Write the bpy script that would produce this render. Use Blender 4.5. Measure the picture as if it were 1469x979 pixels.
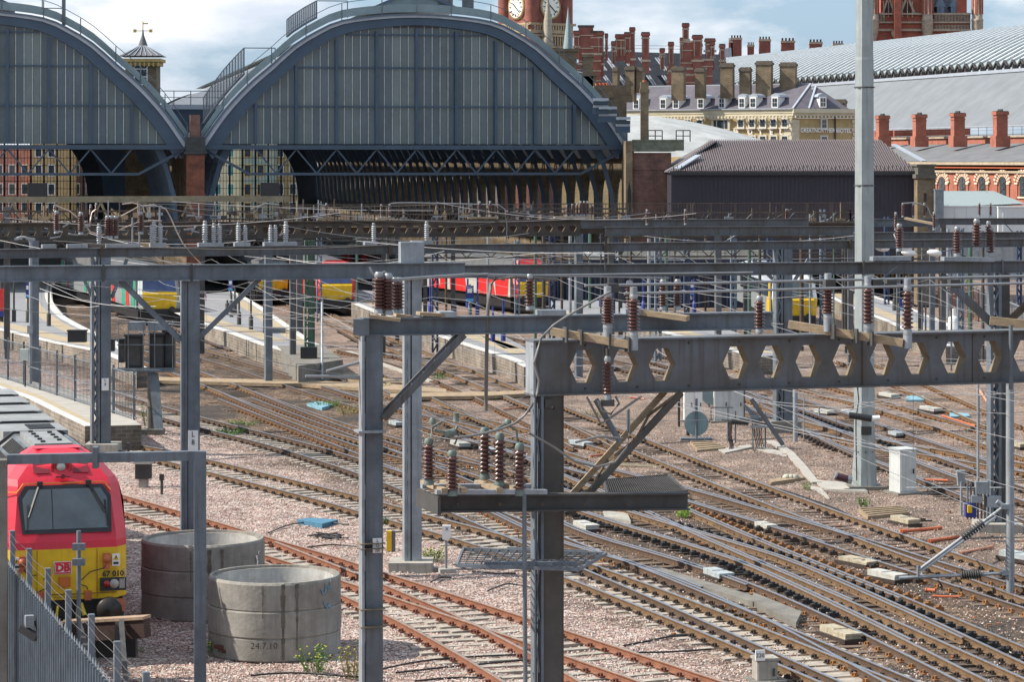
import bpy, math, random
from mathutils import Vector, Matrix
from math import sin, cos, tan, pi, radians as R, sqrt, atan2
random.seed(7)
for o in list(bpy.data.objects): bpy.data.objects.remove(o)
sc = bpy.context.scene
# ---------------- camera, world, sun, exposure ----------------
H, F, CX, HZ = 10.6, 4000.0, 734.5, 230.0
cam = bpy.data.cameras.new('camera'); co = bpy.data.objects.new('camera', cam); sc.collection.objects.link(co)
co.location = (0, 0, H); co.rotation_euler = (pi/2, 0, 0)
cam.sensor_width = 36; cam.lens = F/1469*36; cam.shift_y = -(489.5-HZ)/1469
cam.clip_start = 0.5; cam.clip_end = 6000
sc.camera = co
SUN_AZ, SUN_EL = R(-91), R(43)          # measured from +Y (view direction), negative = left
w = bpy.data.worlds.new('World'); sc.world = w; w.use_nodes = True
nt = w.node_tree; nt.nodes.clear(); N = nt.nodes.new; L = nt.links.new
out = N('ShaderNodeOutputWorld'); bg = N('ShaderNodeBackground'); bg.inputs[1].default_value = 0.072
sky = N('ShaderNodeTexSky'); sky.sky_type = 'NISHITA'; sky.sun_disc = False
sky.sun_elevation = SUN_EL; sky.sun_rotation = SUN_AZ; sky.air_density = 1.0; sky.dust_density = 1.5
tc = N('ShaderNodeTexCoord'); mp = N('ShaderNodeMapping'); mp.inputs['Scale'].default_value = (1.0, 1.0, 2.6); mp.inputs['Location'].default_value = (0.37, 0.1, 0.23)
n1 = N('ShaderNodeTexNoise'); n1.inputs['Scale'].default_value = 6.5; n1.inputs['Detail'].default_value = 9; n1.inputs['Roughness'].default_value = 0.55
rp = N('ShaderNodeValToRGB'); rp.color_ramp.elements[0].position = 0.46; rp.color_ramp.elements[1].position = 0.57
n2 = N('ShaderNodeTexNoise'); n2.inputs['Scale'].default_value = 14; n2.inputs['Detail'].default_value = 6
rp2 = N('ShaderNodeValToRGB'); rp2.color_ramp.elements[0].position = 0.34; rp2.color_ramp.elements[1].position = 0.66
rp2.color_ramp.elements[0].color = (7.2, 7.9, 9.0, 1); rp2.color_ramp.elements[1].color = (12.6, 12.4, 12.2, 1)
skm = N('ShaderNodeMix'); skm.data_type = 'RGBA'; skm.blend_type = 'MIX'; skm.inputs[0].default_value = 0.45; skm.inputs[7].default_value = (5.0, 7.9, 11.4, 1)
mx = N('ShaderNodeMix'); mx.data_type = 'RGBA'
L(tc.outputs['Generated'], mp.inputs[0]); L(mp.outputs[0], n1.inputs[0]); L(mp.outputs[0], n2.inputs[0])
L(n1.outputs[0], rp.inputs[0]); L(n2.outputs[0], rp2.inputs[0])
L(sky.outputs[0], skm.inputs[6]); L(skm.outputs[2], mx.inputs[6])
L(rp.outputs[0], mx.inputs[0]); L(rp2.outputs[0], mx.inputs[7]); L(mx.outputs[2], bg.inputs[0]); L(bg.outputs[0], out.inputs[0])
sl = bpy.data.lights.new('sun', 'SUN'); sl.energy = 5.0; sl.angle = R(0.6); sl.color = (1.0, 0.93, 0.82)
so = bpy.data.objects.new('sun', sl); sc.collection.objects.link(so)
sd = Vector((sin(SUN_AZ)*cos(SUN_EL), cos(SUN_AZ)*cos(SUN_EL), sin(SUN_EL)))
so.rotation_euler = (-sd).to_track_quat('-Z', 'Y').to_euler(); so.location = (-60, 60, 80)
sc.view_settings.view_transform = 'Standard'; sc.view_settings.look = 'None'; sc.view_settings.gamma = 1
sc.view_settings.exposure = 0.58
sc.render.engine = 'CYCLES'; sc.cycles.use_denoising = True; sc.cycles.max_bounces = 6
sc.cycles.transparent_max_bounces = 8

# ---------------- pixel (1469x979) -> world ----------------
def P(px, py, Y): return Vector(((px-CX)*Y/F, Y, H-(py-HZ)*Y/F))
def G(px, py, z=0.0):
    Y = F*(H-z)/(py-HZ); return Vector(((px-CX)*Y/F, Y, z))
class Line:
    def __init__(s, px, Y, deg):
        s.X0 = (px-CX)*Y/F; s.Y0 = Y; s.c = cos(R(deg)); s.s = sin(R(deg)); s.a = R(deg)
    def Y(s, px):
        k = (px-CX)/F; t = (k*s.Y0-s.X0)/(s.c-k*s.s); return s.Y0+t*s.s
    def at(s, px, py): return P(px, py, s.Y(px))
    def atz(s, px, z): Y = s.Y(px); return Vector(((px-CX)*Y/F, Y, z))

# ---------------- materials ----------------
MATS = {}
def mat(name, col, rough=0.6, metal=0.0, var=0.25, scale=3.0, col2=None, bump=0.0, bscale=None, spec=0.5, stretch=None, streak=0.0):
    if name in MATS: return MATS[name]
    m = bpy.data.materials.new(name); m.use_nodes = True; t = m.node_tree; b = t.nodes['Principled BSDF']
    b.inputs['Roughness'].default_value = rough; b.inputs['Metallic'].default_value = metal
    b.inputs['Specular IOR Level'].default_value = spec
    c = Vector(col[:3]); c2 = Vector(col2[:3]) if col2 else c*(1-var)
    tcn = t.nodes.new('ShaderNodeTexCoord'); mpn = t.nodes.new('ShaderNodeMapping')
    if stretch: mpn.inputs['Scale'].default_value = stretch
    no = t.nodes.new('ShaderNodeTexNoise'); no.inputs['Scale'].default_value = scale; no.inputs['Detail'].default_value = 6; no.inputs['Roughness'].default_value = .65
    ra = t.nodes.new('ShaderNodeValToRGB'); ra.color_ramp.elements[0].position = .33; ra.color_ramp.elements[1].position = .68
    ra.color_ramp.elements[0].color = (*c2, 1); ra.color_ramp.elements[1].color = (*(c*(1+var*.3)), 1)
    t.links.new(tcn.outputs['Object'], mpn.inputs[0]); t.links.new(mpn.outputs[0], no.inputs[0]); t.links.new(no.outputs[0], ra.inputs[0])
    src = ra.outputs[0]
    if streak:
        mp3 = t.nodes.new('ShaderNodeMapping'); mp3.inputs['Scale'].default_value = (6, 6, .35)
        n3 = t.nodes.new('ShaderNodeTexNoise'); n3.inputs['Scale'].default_value = 1.6; n3.inputs['Detail'].default_value = 5
        r3 = t.nodes.new('ShaderNodeValToRGB'); r3.color_ramp.elements[0].position = .5; r3.color_ramp.elements[1].position = .72
        r3.color_ramp.elements[0].color = (0, 0, 0, 1); r3.color_ramp.elements[1].color = (streak,)*3+(1,)
        mm = t.nodes.new('ShaderNodeMix'); mm.data_type = 'RGBA'; mm.inputs[7].default_value = (*(c*.35+Vector((.035, .02, .008))), 1)
        t.links.new(tcn.outputs['Object'], mp3.inputs[0]); t.links.new(mp3.outputs[0], n3.inputs[0]); t.links.new(n3.outputs[0], r3.inputs[0])
        t.links.new(r3.outputs[0], mm.inputs[0]); t.links.new(src, mm.inputs[6]); src = mm.outputs[2]
    t.links.new(src, b.inputs['Base Color'])
    if bump:
        nb = t.nodes.new('ShaderNodeTexNoise'); nb.inputs['Scale'].default_value = bscale or scale*4; nb.inputs['Detail'].default_value = 4
        bu = t.nodes.new('ShaderNodeBump'); bu.inputs['Strength'].default_value = bump; bu.inputs['Distance'].default_value = .03
        t.links.new(tcn.outputs['Object'], nb.inputs[0]); t.links.new(nb.outputs[0], bu.inputs['Height']); t.links.new(bu.outputs[0], b.inputs['Normal'])
    MATS[name] = m; return m
def brickmat(name, c1, c2, mortar, bw=.23, bh=.075, rough=.85, dirt=.3):
    if name in MATS: return MATS[name]
    m = bpy.data.materials.new(name); m.use_nodes = True; t = m.node_tree; b = t.nodes['Principled BSDF']; b.inputs['Roughness'].default_value = rough
    g = t.nodes.new('ShaderNodeNewGeometry'); sp = t.nodes.new('ShaderNodeSeparateXYZ'); ad = t.nodes.new('ShaderNodeMath'); ad.operation = 'ADD'
    tco = t.nodes.new('ShaderNodeTexCoord')
    t.links.new(tco.outputs['Object'], sp.inputs[0]); t.links.new(sp.outputs[0], ad.inputs[0]); t.links.new(sp.outputs[1], ad.inputs[1])
    cb = t.nodes.new('ShaderNodeCombineXYZ'); t.links.new(ad.outputs[0], cb.inputs[0]); t.links.new(sp.outputs[2], cb.inputs[1])
    br = t.nodes.new('ShaderNodeTexBrick'); br.inputs['Color1'].default_value = (*c1, 1); br.inputs['Color2'].default_value = (*c2, 1); br.inputs['Mortar'].default_value = (*mortar, 1)
    br.inputs['Scale'].default_value = 1; br.inputs['Brick Width'].default_value = bw; br.inputs['Row Height'].default_value = bh; br.inputs['Mortar Size'].default_value = bh*.12; br.inputs['Bias'].default_value = -.1
    t.links.new(cb.outputs[0], br.inputs[0])
    no = t.nodes.new('ShaderNodeTexNoise'); no.inputs['Scale'].default_value = .7; no.inputs['Detail'].default_value = 8; no.inputs['Roughness'].default_value = .7
    t.links.new(tco.outputs['Object'], no.inputs[0])
    ra = t.nodes.new('ShaderNodeValToRGB'); ra.color_ramp.elements[0].position = .35; ra.color_ramp.elements[1].position = .65
    ra.color_ramp.elements[0].color = (1-dirt,)*3+(1,); ra.color_ramp.elements[1].color = (1.1, 1.1, 1.1, 1)
    t.links.new(no.outputs[0], ra.inputs[0])
    mu = t.nodes.new('ShaderNodeMix'); mu.data_type = 'RGBA'; mu.blend_type = 'MULTIPLY'; mu.inputs[0].default_value = 1
    t.links.new(br.outputs[0], mu.inputs[6]); t.links.new(ra.outputs[0], mu.inputs[7]); t.links.new(mu.outputs[2], b.inputs['Base Color'])
    MATS[name] = m; return m
def glassmat(name, col, rough=.12, var=.35, scale=.4):
    m = mat(name, col, rough=rough, var=var, scale=scale, spec=.6); return m

steel   = mat('galvanised_steel', (.150, .178, .208), .6, .2, .42, 1.3, bump=.05, streak=.6)
steel_l = mat('pale_steel', (.30, .33, .36), .55, .25, .3, 2, streak=.45)
steel_w = mat('weathered_steel', (.115, .13, .15), .65, .2, .5, 1.1, bump=.1, streak=.9, col2=(.085, .08, .072))
steel_d = mat('dark_grimy_steel', (.07, .07, .07), .7, .2, .4, 2.2, streak=.6)
brownst = mat('brown_grimy_steel', (.095, .07, .052), .75, .2, .45, 2.5, streak=.4)
ochre   = mat('rust_stained_ochre', (.19, .15, .095), .8, .0, .35, 5)
plank   = mat('weathered_timber', (.33, .25, .16), .8, 0, .4, 6, stretch=(1, 1, 6))
conc    = mat('stained_concrete', (.36, .34, .30), .9, 0, .35, 1.2, bump=.25, bscale=14, streak=.65)
conc_d  = mat('dark_concrete', (.19, .18, .16), .9, 0, .4, 1.2, bump=.25, bscale=10, streak=.4)
conc_in = mat('pale_concrete_lining', (.50, .50, .48), .85, 0, .45, 1.7, bump=.1, streak=.3)
paleblk = mat('pale_painted_box', (.46, .46, .42), .6, 0, .25, 5, streak=.3)
white   = mat('white_paint', (.78, .78, .76), .5, 0, .1, 3)
blackm  = mat('black_paint', (.022, .023, .026), .45, 0, .3, 4)
darkm   = mat('dark_void', (.03, .032, .036), .8, 0, .3, 2)
porc    = mat('brown_porcelain', (.085, .035, .028), .22, 0, .2, 6)
porcg   = mat('grey_porcelain', (.38, .40, .43), .25, 0, .2, 6)
verd    = mat('verdigris_metal', (.16, .20, .18), .6, .2, .4, 9)
alu     = mat('aluminium', (.30, .31, .32), .45, .6, .15, 4)
wirem   = mat('wire_metal', (.33, .33, .34), .45, .6, .25, 4)
wired   = mat('dark_wire', (.07, .065, .062), .6, .3, .3, 4)
copper  = mat('pale_copper_wire', (.58, .47, .40), .4, .5, .2, 4)
yellow  = mat('yellow_paint', (.74, .46, .008), .42, 0, .2, 1.8, streak=.3)
redp    = mat('red_paint', (.62, .020, .045), .36, 0, .16, 1.1, streak=.22)
orange  = mat('orange_plastic', (.50, .13, .05), .55, 0, .3, 5)
bluep   = mat('blue_cover_paint', (.06, .19, .29), .6, 0, .3, 6)
slate   = mat('slate_roof', (.15, .15, .165), .85, 0, .2, .6, spec=.15)
lead    = mat('lead_sheet', (.40, .44, .50), .5, .3, .15, 1)
bluesteel = mat('blue_grey_painted_iron', (.052, .088, .135), .5, .1, .2, .8)
bluesteel_l = mat('pale_blue_painted_iron', (.10, .145, .20), .5, .2, .2, .8)
shedglass = glassmat('shed_gable_glass', (.112, .150, .158), .18, .35, .25)
greenglass = mat('green_grey_glass', (.20, .27, .29), .2, 0, .3, .5)
winglass = glassmat('window_glass', (.05, .07, .085), .08, .5, 1.2)
loco_glass = glassmat('windscreen_glass', (.085, .115, .135), .07, .35, .9)
redbrick = brickmat('red_brick', (.40, .105, .06), (.30, .07, .04), (.32, .20, .15))
dullbrick = brickmat('weathered_red_brick', (.24, .105, .08), (.15, .07, .055), (.22, .17, .14), dirt=.55)
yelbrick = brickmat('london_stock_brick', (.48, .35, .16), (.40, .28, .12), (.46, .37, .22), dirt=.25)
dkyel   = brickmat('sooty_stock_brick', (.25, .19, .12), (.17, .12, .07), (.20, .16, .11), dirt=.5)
cream   = mat('cream_stone', (.60, .54, .40), .75, 0, .15, 1)
stone   = mat('tan_stone', (.40, .33, .24), .8, 0, .3, 1.5)
terrac  = mat('terracotta', (.50, .13, .06), .7, 0, .2, 4)
platf   = mat('platform_tarmac', (.23, .235, .25), .9, 0, .2, 1.2, bump=.1)
buff    = mat('buff_paving', (.37, .30, .20), .9, 0, .2, 1.5)
palepl  = mat('pale_platform_concrete', (.36, .34, .305), .9, 0, .2, 1.2, bump=.1)
timber  = mat('boarded_crossing', (.33, .245, .155), .85, 0, .35, 3)

# ---------------- mesh builder ----------------
ORG = {}
SPLIT = {'equipment_shelf', 'strut', 'knee_brace', 'strap', 'timber_bearer', 'fitting', 'hip_flashing', 'damp_streak', 'box', 'pipework', 'switch_gear', 'busbar', 'splice_plate', 'band', 'jumper_cable', 'dormer_', 'stair_', 'registration_arm', 'lancet', 'roof_panels_', 'clamp', 'raker', 'stone_bands_', 'strut_tube', 'lead_flashing', 'skylight_frame', 'shelf_rail', 'brake_hoses', 'joint_band', 'slit', 'wiper', 'rods'}
class MB:
    def __init__(s): s.v = []; s.f = []; s.m = []; s.sm = []
    def add(s, vs, fs, mi=0, smooth=False):
        n = len(s.v); s.v += [tuple(v) for v in vs]
        for f in fs: s.f.append(tuple(n+i for i in f)); s.m.append(mi); s.sm.append(smooth)
    def hexa(s, o, a, b, c, mi=0):
        o = Vector(o); a = Vector(a); b = Vector(b); c = Vector(c)
        s.add([o, o+a, o+a+b, o+b, o+c, o+a+c, o+a+b+c, o+b+c], [(0,3,2,1),(4,5,6,7),(0,1,5,4),(1,2,6,5),(2,3,7,6),(3,0,4,7)], mi)
    def islands(s):
        par = list(range(len(s.v)))
        def fd(a):
            while par[a] != a: par[a] = par[par[a]]; a = par[a]
            return a
        for f in s.f:
            for v in f[1:]: par[fd(v)] = fd(f[0])
        g = {}
        for i, f in enumerate(s.f): g.setdefault(fd(f[0]), []).append(i)
        gs = []
        for fs in g.values():
            vv = [s.v[v] for i in fs for v in s.f[i]]; gs.append([fs, [min(p[k] for p in vv)-.02 for k in range(3)], [max(p[k] for p in vv)+.02 for k in range(3)]])
        ch = True
        while ch and len(gs) < 400:
            ch = False
            for i in range(len(gs)):
                for j in range(i+1, len(gs)):
                    a, b = gs[i], gs[j]
                    if all(a[1][k] <= b[2][k] and b[1][k] <= a[2][k] for k in range(3)):
                        a[0] += b[0]; a[1] = [min(a[1][k], b[1][k]) for k in range(3)]; a[2] = [max(a[2][k], b[2][k]) for k in range(3)]; gs.pop(j); ch = True; break
                if ch: break
        return [x[0] for x in gs]
    def box(s, c, d, rz=0, mi=0):
        x = Vector((cos(rz), sin(rz), 0))*d[0]; y = Vector((-sin(rz), cos(rz), 0))*d[1]; z = Vector((0, 0, d[2]))
        s.hexa(Vector(c)-x/2-y/2-z/2, x, y, z, mi)
    def bar(s, p, q, w, h, mi=0):
        p = Vector(p); q = Vector(q); d = (q-p)
        if d.length < 1e-6: return
        up = Vector((0, 0, 1)); n = d.normalized()
        if abs(n.z) > .95: up = Vector((0, 1, 0))
        a = n.cross(up).normalized(); b = a.cross(n).normalized()
        s.hexa(p-a*w/2-b*h/2, d, a*w, b*h, mi)
    def tube(s, p, q, r, n=6, mi=0, r2=None, cap=True):
        p = Vector(p); q = Vector(q); d = q-p
        if d.length < 1e-6: return
        r2 = r if r2 is None else r2; k = d.normalized(); up = Vector((0, 0, 1)) if abs(k.z) < .95 else Vector((1, 0, 0))
        a = k.cross(up).normalized(); b = a.cross(k)
        vs = [p+(a*cos(2*pi*i/n)+b*sin(2*pi*i/n))*r for i in range(n)]+[q+(a*cos(2*pi*i/n)+b*sin(2*pi*i/n))*r2 for i in range(n)]
        s.add(vs, [(i, (i+1) % n, n+(i+1) % n, n+i) for i in range(n)], mi, n > 4)
        if cap: s.add(vs, [tuple(range(n-1, -1, -1)), tuple(range(n, 2*n))], mi)
    def path(s, pts, r, n=5, mi=0):
        pts = [Vector(p) for p in pts]; rings = []
        for i, p in enumerate(pts):
            k = (pts[min(i+1, len(pts)-1)]-pts[max(i-1, 0)]).normalized(); up = Vector((0, 0, 1)) if abs(k.z) < .95 else Vector((1, 0, 0))
            a = k.cross(up).normalized(); b = a.cross(k)
            rings.append([p+(a*cos(2*pi*j/n)+b*sin(2*pi*j/n))*r for j in range(n)])
        vs = [v for g in rings for v in g]
        s.add(vs, [(i*n+j, i*n+(j+1) % n, (i+1)*n+(j+1) % n, (i+1)*n+j) for i in range(len(pts)-1) for j in range(n)], mi, True)
    def lathe(s, o, prof, n=12, mi=0, axis=None):
        o = Vector(o); k = Vector(axis or (0, 0, 1)).normalized(); up = Vector((0, 0, 1)) if abs(k.z) < .95 else Vector((1, 0, 0))
        a = k.cross(up).normalized(); b = a.cross(k); vs = []
        for r, h in prof: vs += [o+k*h+(a*cos(2*pi*i/n)+b*sin(2*pi*i/n))*r for i in range(n)]
        s.add(vs, [(i*n+j, i*n+(j+1) % n, (i+1)*n+(j+1) % n, (i+1)*n+j) for i in range(len(prof)-1) for j in range(n)], mi, True)
        if prof[0][0] > 1e-4: s.add(vs[:n], [tuple(range(n-1, -1, -1))], mi)
        if prof[-1][0] > 1e-4: s.add(vs[-n:], [tuple(range(n))], mi)
    def prism(s, poly, ext, mi=0, mi_side=None):
        poly = [Vector(p) for p in poly]; e = Vector(ext); n = len(poly)
        s.add(poly+[p+e for p in poly], [tuple(range(n)), tuple(range(2*n-1, n-1, -1))], mi)
        s.add(poly+[p+e for p in poly], [(i, n+i, n+(i+1) % n, (i+1) % n) for i in range(n)], mi if mi_side is None else mi_side)
    def ibeam(s, p, q, h, w, t=.02, mi=0):
        p = Vector(p); q = Vector(q); z = Vector((0, 0, 1))     # p,q on the centre line
        s.bar(p+z*(h/2-t/2), q+z*(h/2-t/2), w, t, mi); s.bar(p-z*(h/2-t/2), q-z*(h/2-t/2), w, t, mi); s.bar(p, q, t, h-2*t, mi)
    def build(s, name, m, parent=None, local=False):
        if not s.f: return None
        if name in SPLIT and parent is not None and not local:
            cs = s.islands()
            if len(cs) > 1:
                for fs in cs:
                    q = MB(); mp_ = {}
                    for i in fs:
                        f = []
                        for v in s.f[i]:
                            if v not in mp_: mp_[v] = len(q.v); q.v.append(s.v[v])
                            f.append(mp_[v])
                        q.f.append(tuple(f)); q.m.append(s.m[i]); q.sm.append(s.sm[i])
                    o = q.build(name+'\0', m, parent)
                return o
        name = name.rstrip('\0')
        o0 = Vector((0, 0, 0))
        if parent is not None and not local: o0 = ORG.get(parent.name, Vector((0, 0, 0)))
        me = bpy.data.meshes.new(name); me.from_pydata([tuple(Vector(v)-o0) for v in s.v], [], s.f)
        ms = m if isinstance(m, (list, tuple)) else [m]
        for x in ms: me.materials.append(x)
        me.polygons.foreach_set('material_index', s.m); me.polygons.foreach_set('use_smooth', s.sm); me.update()
        o = bpy.data.objects.new(name, me); sc.collection.objects.link(o)
        if parent is not None: o.parent = parent; ORG[o.name] = o0
        return o
def tag(o, label=None, cat=None, group=None, kind=None):
    if label: o['label'] = label
    if cat: o['category'] = cat
    if group: o['group'] = group
    if kind: o['kind'] = kind
    return o
def thing(name, label, cat, loc=(0, 0, 0), rz=0, group=None):
    o = bpy.data.objects.new(name, None); sc.collection.objects.link(o); o.location = loc; o.rotation_euler = (0, 0, rz); o.empty_display_size = .3
    ORG[o.name] = Vector(loc); return tag(o, label, cat, group)
def inst(src, name, parent, loc, rz=0, scale=None, rot=None):
    o = bpy.data.objects.new(name, src.data if hasattr(src, 'data') else src); sc.collection.objects.link(o)
    if parent is not None: o.parent = parent; o.location = Vector(loc)-ORG.get(parent.name, Vector((0, 0, 0)))
    else: o.location = loc
    o.rotation_euler = rot or (0, 0, rz)
    if scale: o.scale = scale if hasattr(scale, '__len__') else (scale,)*3
    return o
def copy_tree(o, parent=None):
    c = o.copy(); sc.collection.objects.link(c); c.parent = parent
    for ch in list(o.children): copy_tree(ch, c)
    return c
def struct(name, mb, m): o = mb.build(name, m); o['kind'] = 'structure'; return o
def seg(a, b, n): return [Vector(a).lerp(Vector(b), i/n) for i in range(n+1)]
def catmull(pts, step=2.0):
    pts = [Vector(p) for p in pts]; q = [pts[0]*2-pts[1]]+pts+[pts[-1]*2-pts[-2]]; o = []
    for i in range(1, len(q)-2):
        n = max(1, int((q[i+1]-q[i]).length/step))
        for k in range(n):
            t = k/n; o.append(.5*((2*q[i])+(q[i+1]-q[i-1])*t+(2*q[i-1]-5*q[i]+4*q[i+1]-q[i+2])*t*t+(-q[i-1]+3*q[i]-3*q[i+1]+q[i+2])*t**3))
    o.append(q[-2]); return o
def text(name, body, size, o, xdir, m, parent, normal_up=Vector((0, 0, 1)), depth=.01, sx=1.0, bold=0.0):
    """lettering turned into a mesh; o = centre, xdir = reading direction"""
    cu = bpy.data.curves.new(name, 'FONT'); cu.body = body; cu.size = size; cu.align_x = 'CENTER'; cu.align_y = 'CENTER'; cu.extrude = depth; cu.offset = bold; cu.resolution_u = 2
    t = bpy.data.objects.new(name+'_tmp', cu); sc.collection.objects.link(t); dg = bpy.context.evaluated_depsgraph_get(); me = bpy.data.meshes.new_from_object(t.evaluated_get(dg)); bpy.data.objects.remove(t)
    x = Vector(xdir).normalized(); up = normal_up.normalized(); z = x.cross(up).normalized()
    mt = Matrix(((x.x*sx, up.x, z.x), (x.y*sx, up.y, z.y), (x.z*sx, up.z, z.z))).to_4x4(); me.transform(mt)
    me.transform(Matrix.Translation(Vector(o)-(ORG.get(parent.name, Vector()) if parent else Vector())))
    me.materials.clear(); me.materials.append(m); ob = bpy.data.objects.new(name, me); sc.collection.objects.link(ob)
    if parent: ob.parent = parent
    return ob
# ---------------- ground ----------------
def ground_mat():
    m = bpy.data.materials.new('ballast'); m.use_nodes = True; t = m.node_tree; b = t.nodes['Principled BSDF']; b.inputs['Roughness'].default_value = .9
    n = t.nodes.new; l = t.links.new
    tc = n('ShaderNodeTexCoord')
    vo = n('ShaderNodeTexVoronoi'); vo.inputs['Scale'].default_value = 8.5; l(tc.outputs['Object'], vo.inputs[0])
    hs = n('ShaderNodeSeparateColor'); l(vo.outputs['Color'], hs.inputs[0])
    pink = n('ShaderNodeValToRGB'); cr = pink.color_ramp; cr.elements[0].position = 0; cr.elements[0].color = (.22, .14, .11, 1); cr.elements[1].position = 1; cr.elements[1].color = (.56, .48, .43, 1)
    for p, c in ((.25, (.38, .25, .21, 1)), (.55, (.50, .36, .31, 1)), (.8, (.54, .45, .40, 1))): e = cr.elements.new(p); e.color = c
    l(hs.outputs[0], pink.inputs[0])
    brn = n('ShaderNodeValToRGB'); cr = brn.color_ramp; cr.elements[0].color = (.075, .045, .028, 1); cr.elements[1].color = (.36, .24, .15, 1)
    e = cr.elements.new(.6); e.color = (.20, .125, .078, 1)
    l(hs.outputs[0], brn.inputs[0])
    # position mask: clean pink ballast on the left sidings, brown dirty ballast between the running lines
    sp = n('ShaderNodeSeparateXYZ'); l(tc.outputs['Object'], sp.inputs[0])
    my = n('ShaderNodeMath'); my.operation = 'MULTIPLY'; my.inputs[1].default_value = .33; l(sp.outputs[1], my.inputs[0])
    ad = n('ShaderNodeMath'); l(sp.outputs[0], ad.inputs[0]); l(my.outputs[0], ad.inputs[1])
    no = n('ShaderNodeTexNoise'); no.inputs['Scale'].default_value = .5; no.inputs['Detail'].default_value = 6; l(tc.outputs['Object'], no.inputs[0])
    nm = n('ShaderNodeMath'); nm.operation = 'MULTIPLY_ADD'; nm.inputs[1].default_value = 6; l(no.outputs[0], nm.inputs[0]); l(ad.outputs[0], nm.inputs[2])
    mr = n('ShaderNodeMapRange'); mr.inputs[1].default_value = 26.3; mr.inputs[2].default_value = 28.8; l(nm.outputs[0], mr.inputs[0])
    m2 = n('ShaderNodeMapRange'); m2.inputs[1].default_value = 37; m2.inputs[2].default_value = 41; l(nm.outputs[0], m2.inputs[0])
    # third zone: trodden pink-brown
    m3 = n('ShaderNodeMath'); m3.operation = 'MULTIPLY_ADD'; m3.inputs[1].default_value = -.55; l(m2.outputs[0], m3.inputs[0]); l(mr.outputs[0], m3.inputs[2])
    mix = n('ShaderNodeMix'); mix.data_type = 'RGBA'; l(m3.outputs[0], mix.inputs[0]); l(pink.outputs[0], mix.inputs[6]); l(brn.outputs[0], mix.inputs[7])
    # gaps between stones
    vd = n('ShaderNodeTexVoronoi'); vd.feature = 'DISTANCE_TO_EDGE'; vd.inputs['Scale'].default_value = 8.5; l(tc.outputs['Object'], vd.inputs[0])
    gp = n('ShaderNodeMapRange'); gp.inputs[1].default_value = .0; gp.inputs[2].default_value = .12; gp.inputs[3].default_value = .3; gp.inputs[4].default_value = 1; l(vd.outputs[0], gp.inputs[0])
    n5 = n('ShaderNodeTexNoise'); n5.inputs['Scale'].default_value = 1.1; n5.inputs['Detail'].default_value = 7; n5.inputs['Roughness'].default_value = .7; l(tc.outputs['Object'], n5.inputs[0])
    g5 = n('ShaderNodeMapRange'); g5.inputs[1].default_value = .3; g5.inputs[2].default_value = .62; g5.inputs[3].default_value = .52; g5.inputs[4].default_value = 1.15; l(n5.outputs[0], g5.inputs[0])
    mg = n('ShaderNodeMath'); mg.operation = 'MULTIPLY'; l(gp.outputs[0], mg.inputs[0]); l(g5.outputs[0], mg.inputs[1])
    # trodden earth between the lines at the right: smoother, sandy
    so_ = n('ShaderNodeMix'); so_.data_type = 'RGBA'; so_.inputs[7].default_value = (.355, .255, .195, 1); sf = n('ShaderNodeMath'); sf.operation = 'MULTIPLY'; sf.inputs[1].default_value = .62; l(m2.outputs[0], sf.inputs[0]); l(sf.outputs[0], so_.inputs[0]); l(mix.outputs[2], so_.inputs[6])
    # oily black patches between the switches
    no2 = n('ShaderNodeTexNoise'); no2.inputs['Scale'].default_value = .35; no2.inputs['Detail'].default_value = 5; l(tc.outputs['Object'], no2.inputs[0])
    oi = n('ShaderNodeMapRange'); oi.inputs[1].default_value = .42; oi.inputs[2].default_value = .58; oi.inputs[4].default_value = .85; l(no2.outputs[0], oi.inputs[0])
    om = n('ShaderNodeMath'); om.operation = 'MULTIPLY'; l(oi.outputs[0], om.inputs[0]); l(m3.outputs[0], om.inputs[1])
    ol = n('ShaderNodeMix'); ol.data_type = 'RGBA'; ol.inputs[7].default_value = (.045, .036, .03, 1); l(om.outputs[0], ol.inputs[0]); l(so_.outputs[2], ol.inputs[6])
    mu = n('ShaderNodeMix'); mu.data_type = 'RGBA'; mu.blend_type = 'MULTIPLY'; mu.inputs[0].default_value = 1; l(ol.outputs[2], mu.inputs[6]); l(mg.outputs[0], mu.inputs[7])
    l(mu.outputs[2], b.inputs['Base Color'])
    bu = n('ShaderNodeBump'); bu.inputs['Strength'].default_value = .9; bu.inputs['Distance'].default_value = .05
    hm = n('ShaderNodeMath'); hm.operation = 'MULTIPLY_ADD'; hm.inputs[1].default_value = .5; l(hs.outputs[1], hm.inputs[0]); l(gp.outputs[0], hm.inputs[2])
    l(hm.outputs[0], bu.inputs['Height']); l(bu.outputs[0], b.inputs['Normal'])
    return m
GZ = -.20
g = MB()
nx, ny = 260, 320
x0, x1, y0, y1 = -60, 75, 30, 230
def gh(x, y): return GZ+.035*sin(x*1.7+y*.6)*sin(y*1.1-x*.4)+.025*sin(x*5.1+1.3*y)*sin(y*3.3-x)
for j in range(ny+1):
    for i in range(nx+1):
        x = x0+(x1-x0)*i/nx; y = y0+(y1-y0)*j/ny; e = min(i, j, nx-i, ny-j); g.v.append((x, y, gh(x, y) if e else GZ))
for j in range(ny):
    for i in range(nx): a = j*(nx+1)+i; g.f.append((a, a+1, a+nx+2, a+nx+1)); g.m.append(0); g.sm.append(True)
B = 3500
g.add([(-B, -200, GZ), (B, -200, GZ), (B, y0, GZ), (-B, y0, GZ)], [(0, 1, 2, 3)]); g.add([(-B, y1, GZ), (B, y1, GZ), (B, B, GZ), (-B, B, GZ)], [(0, 1, 2, 3)])
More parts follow.
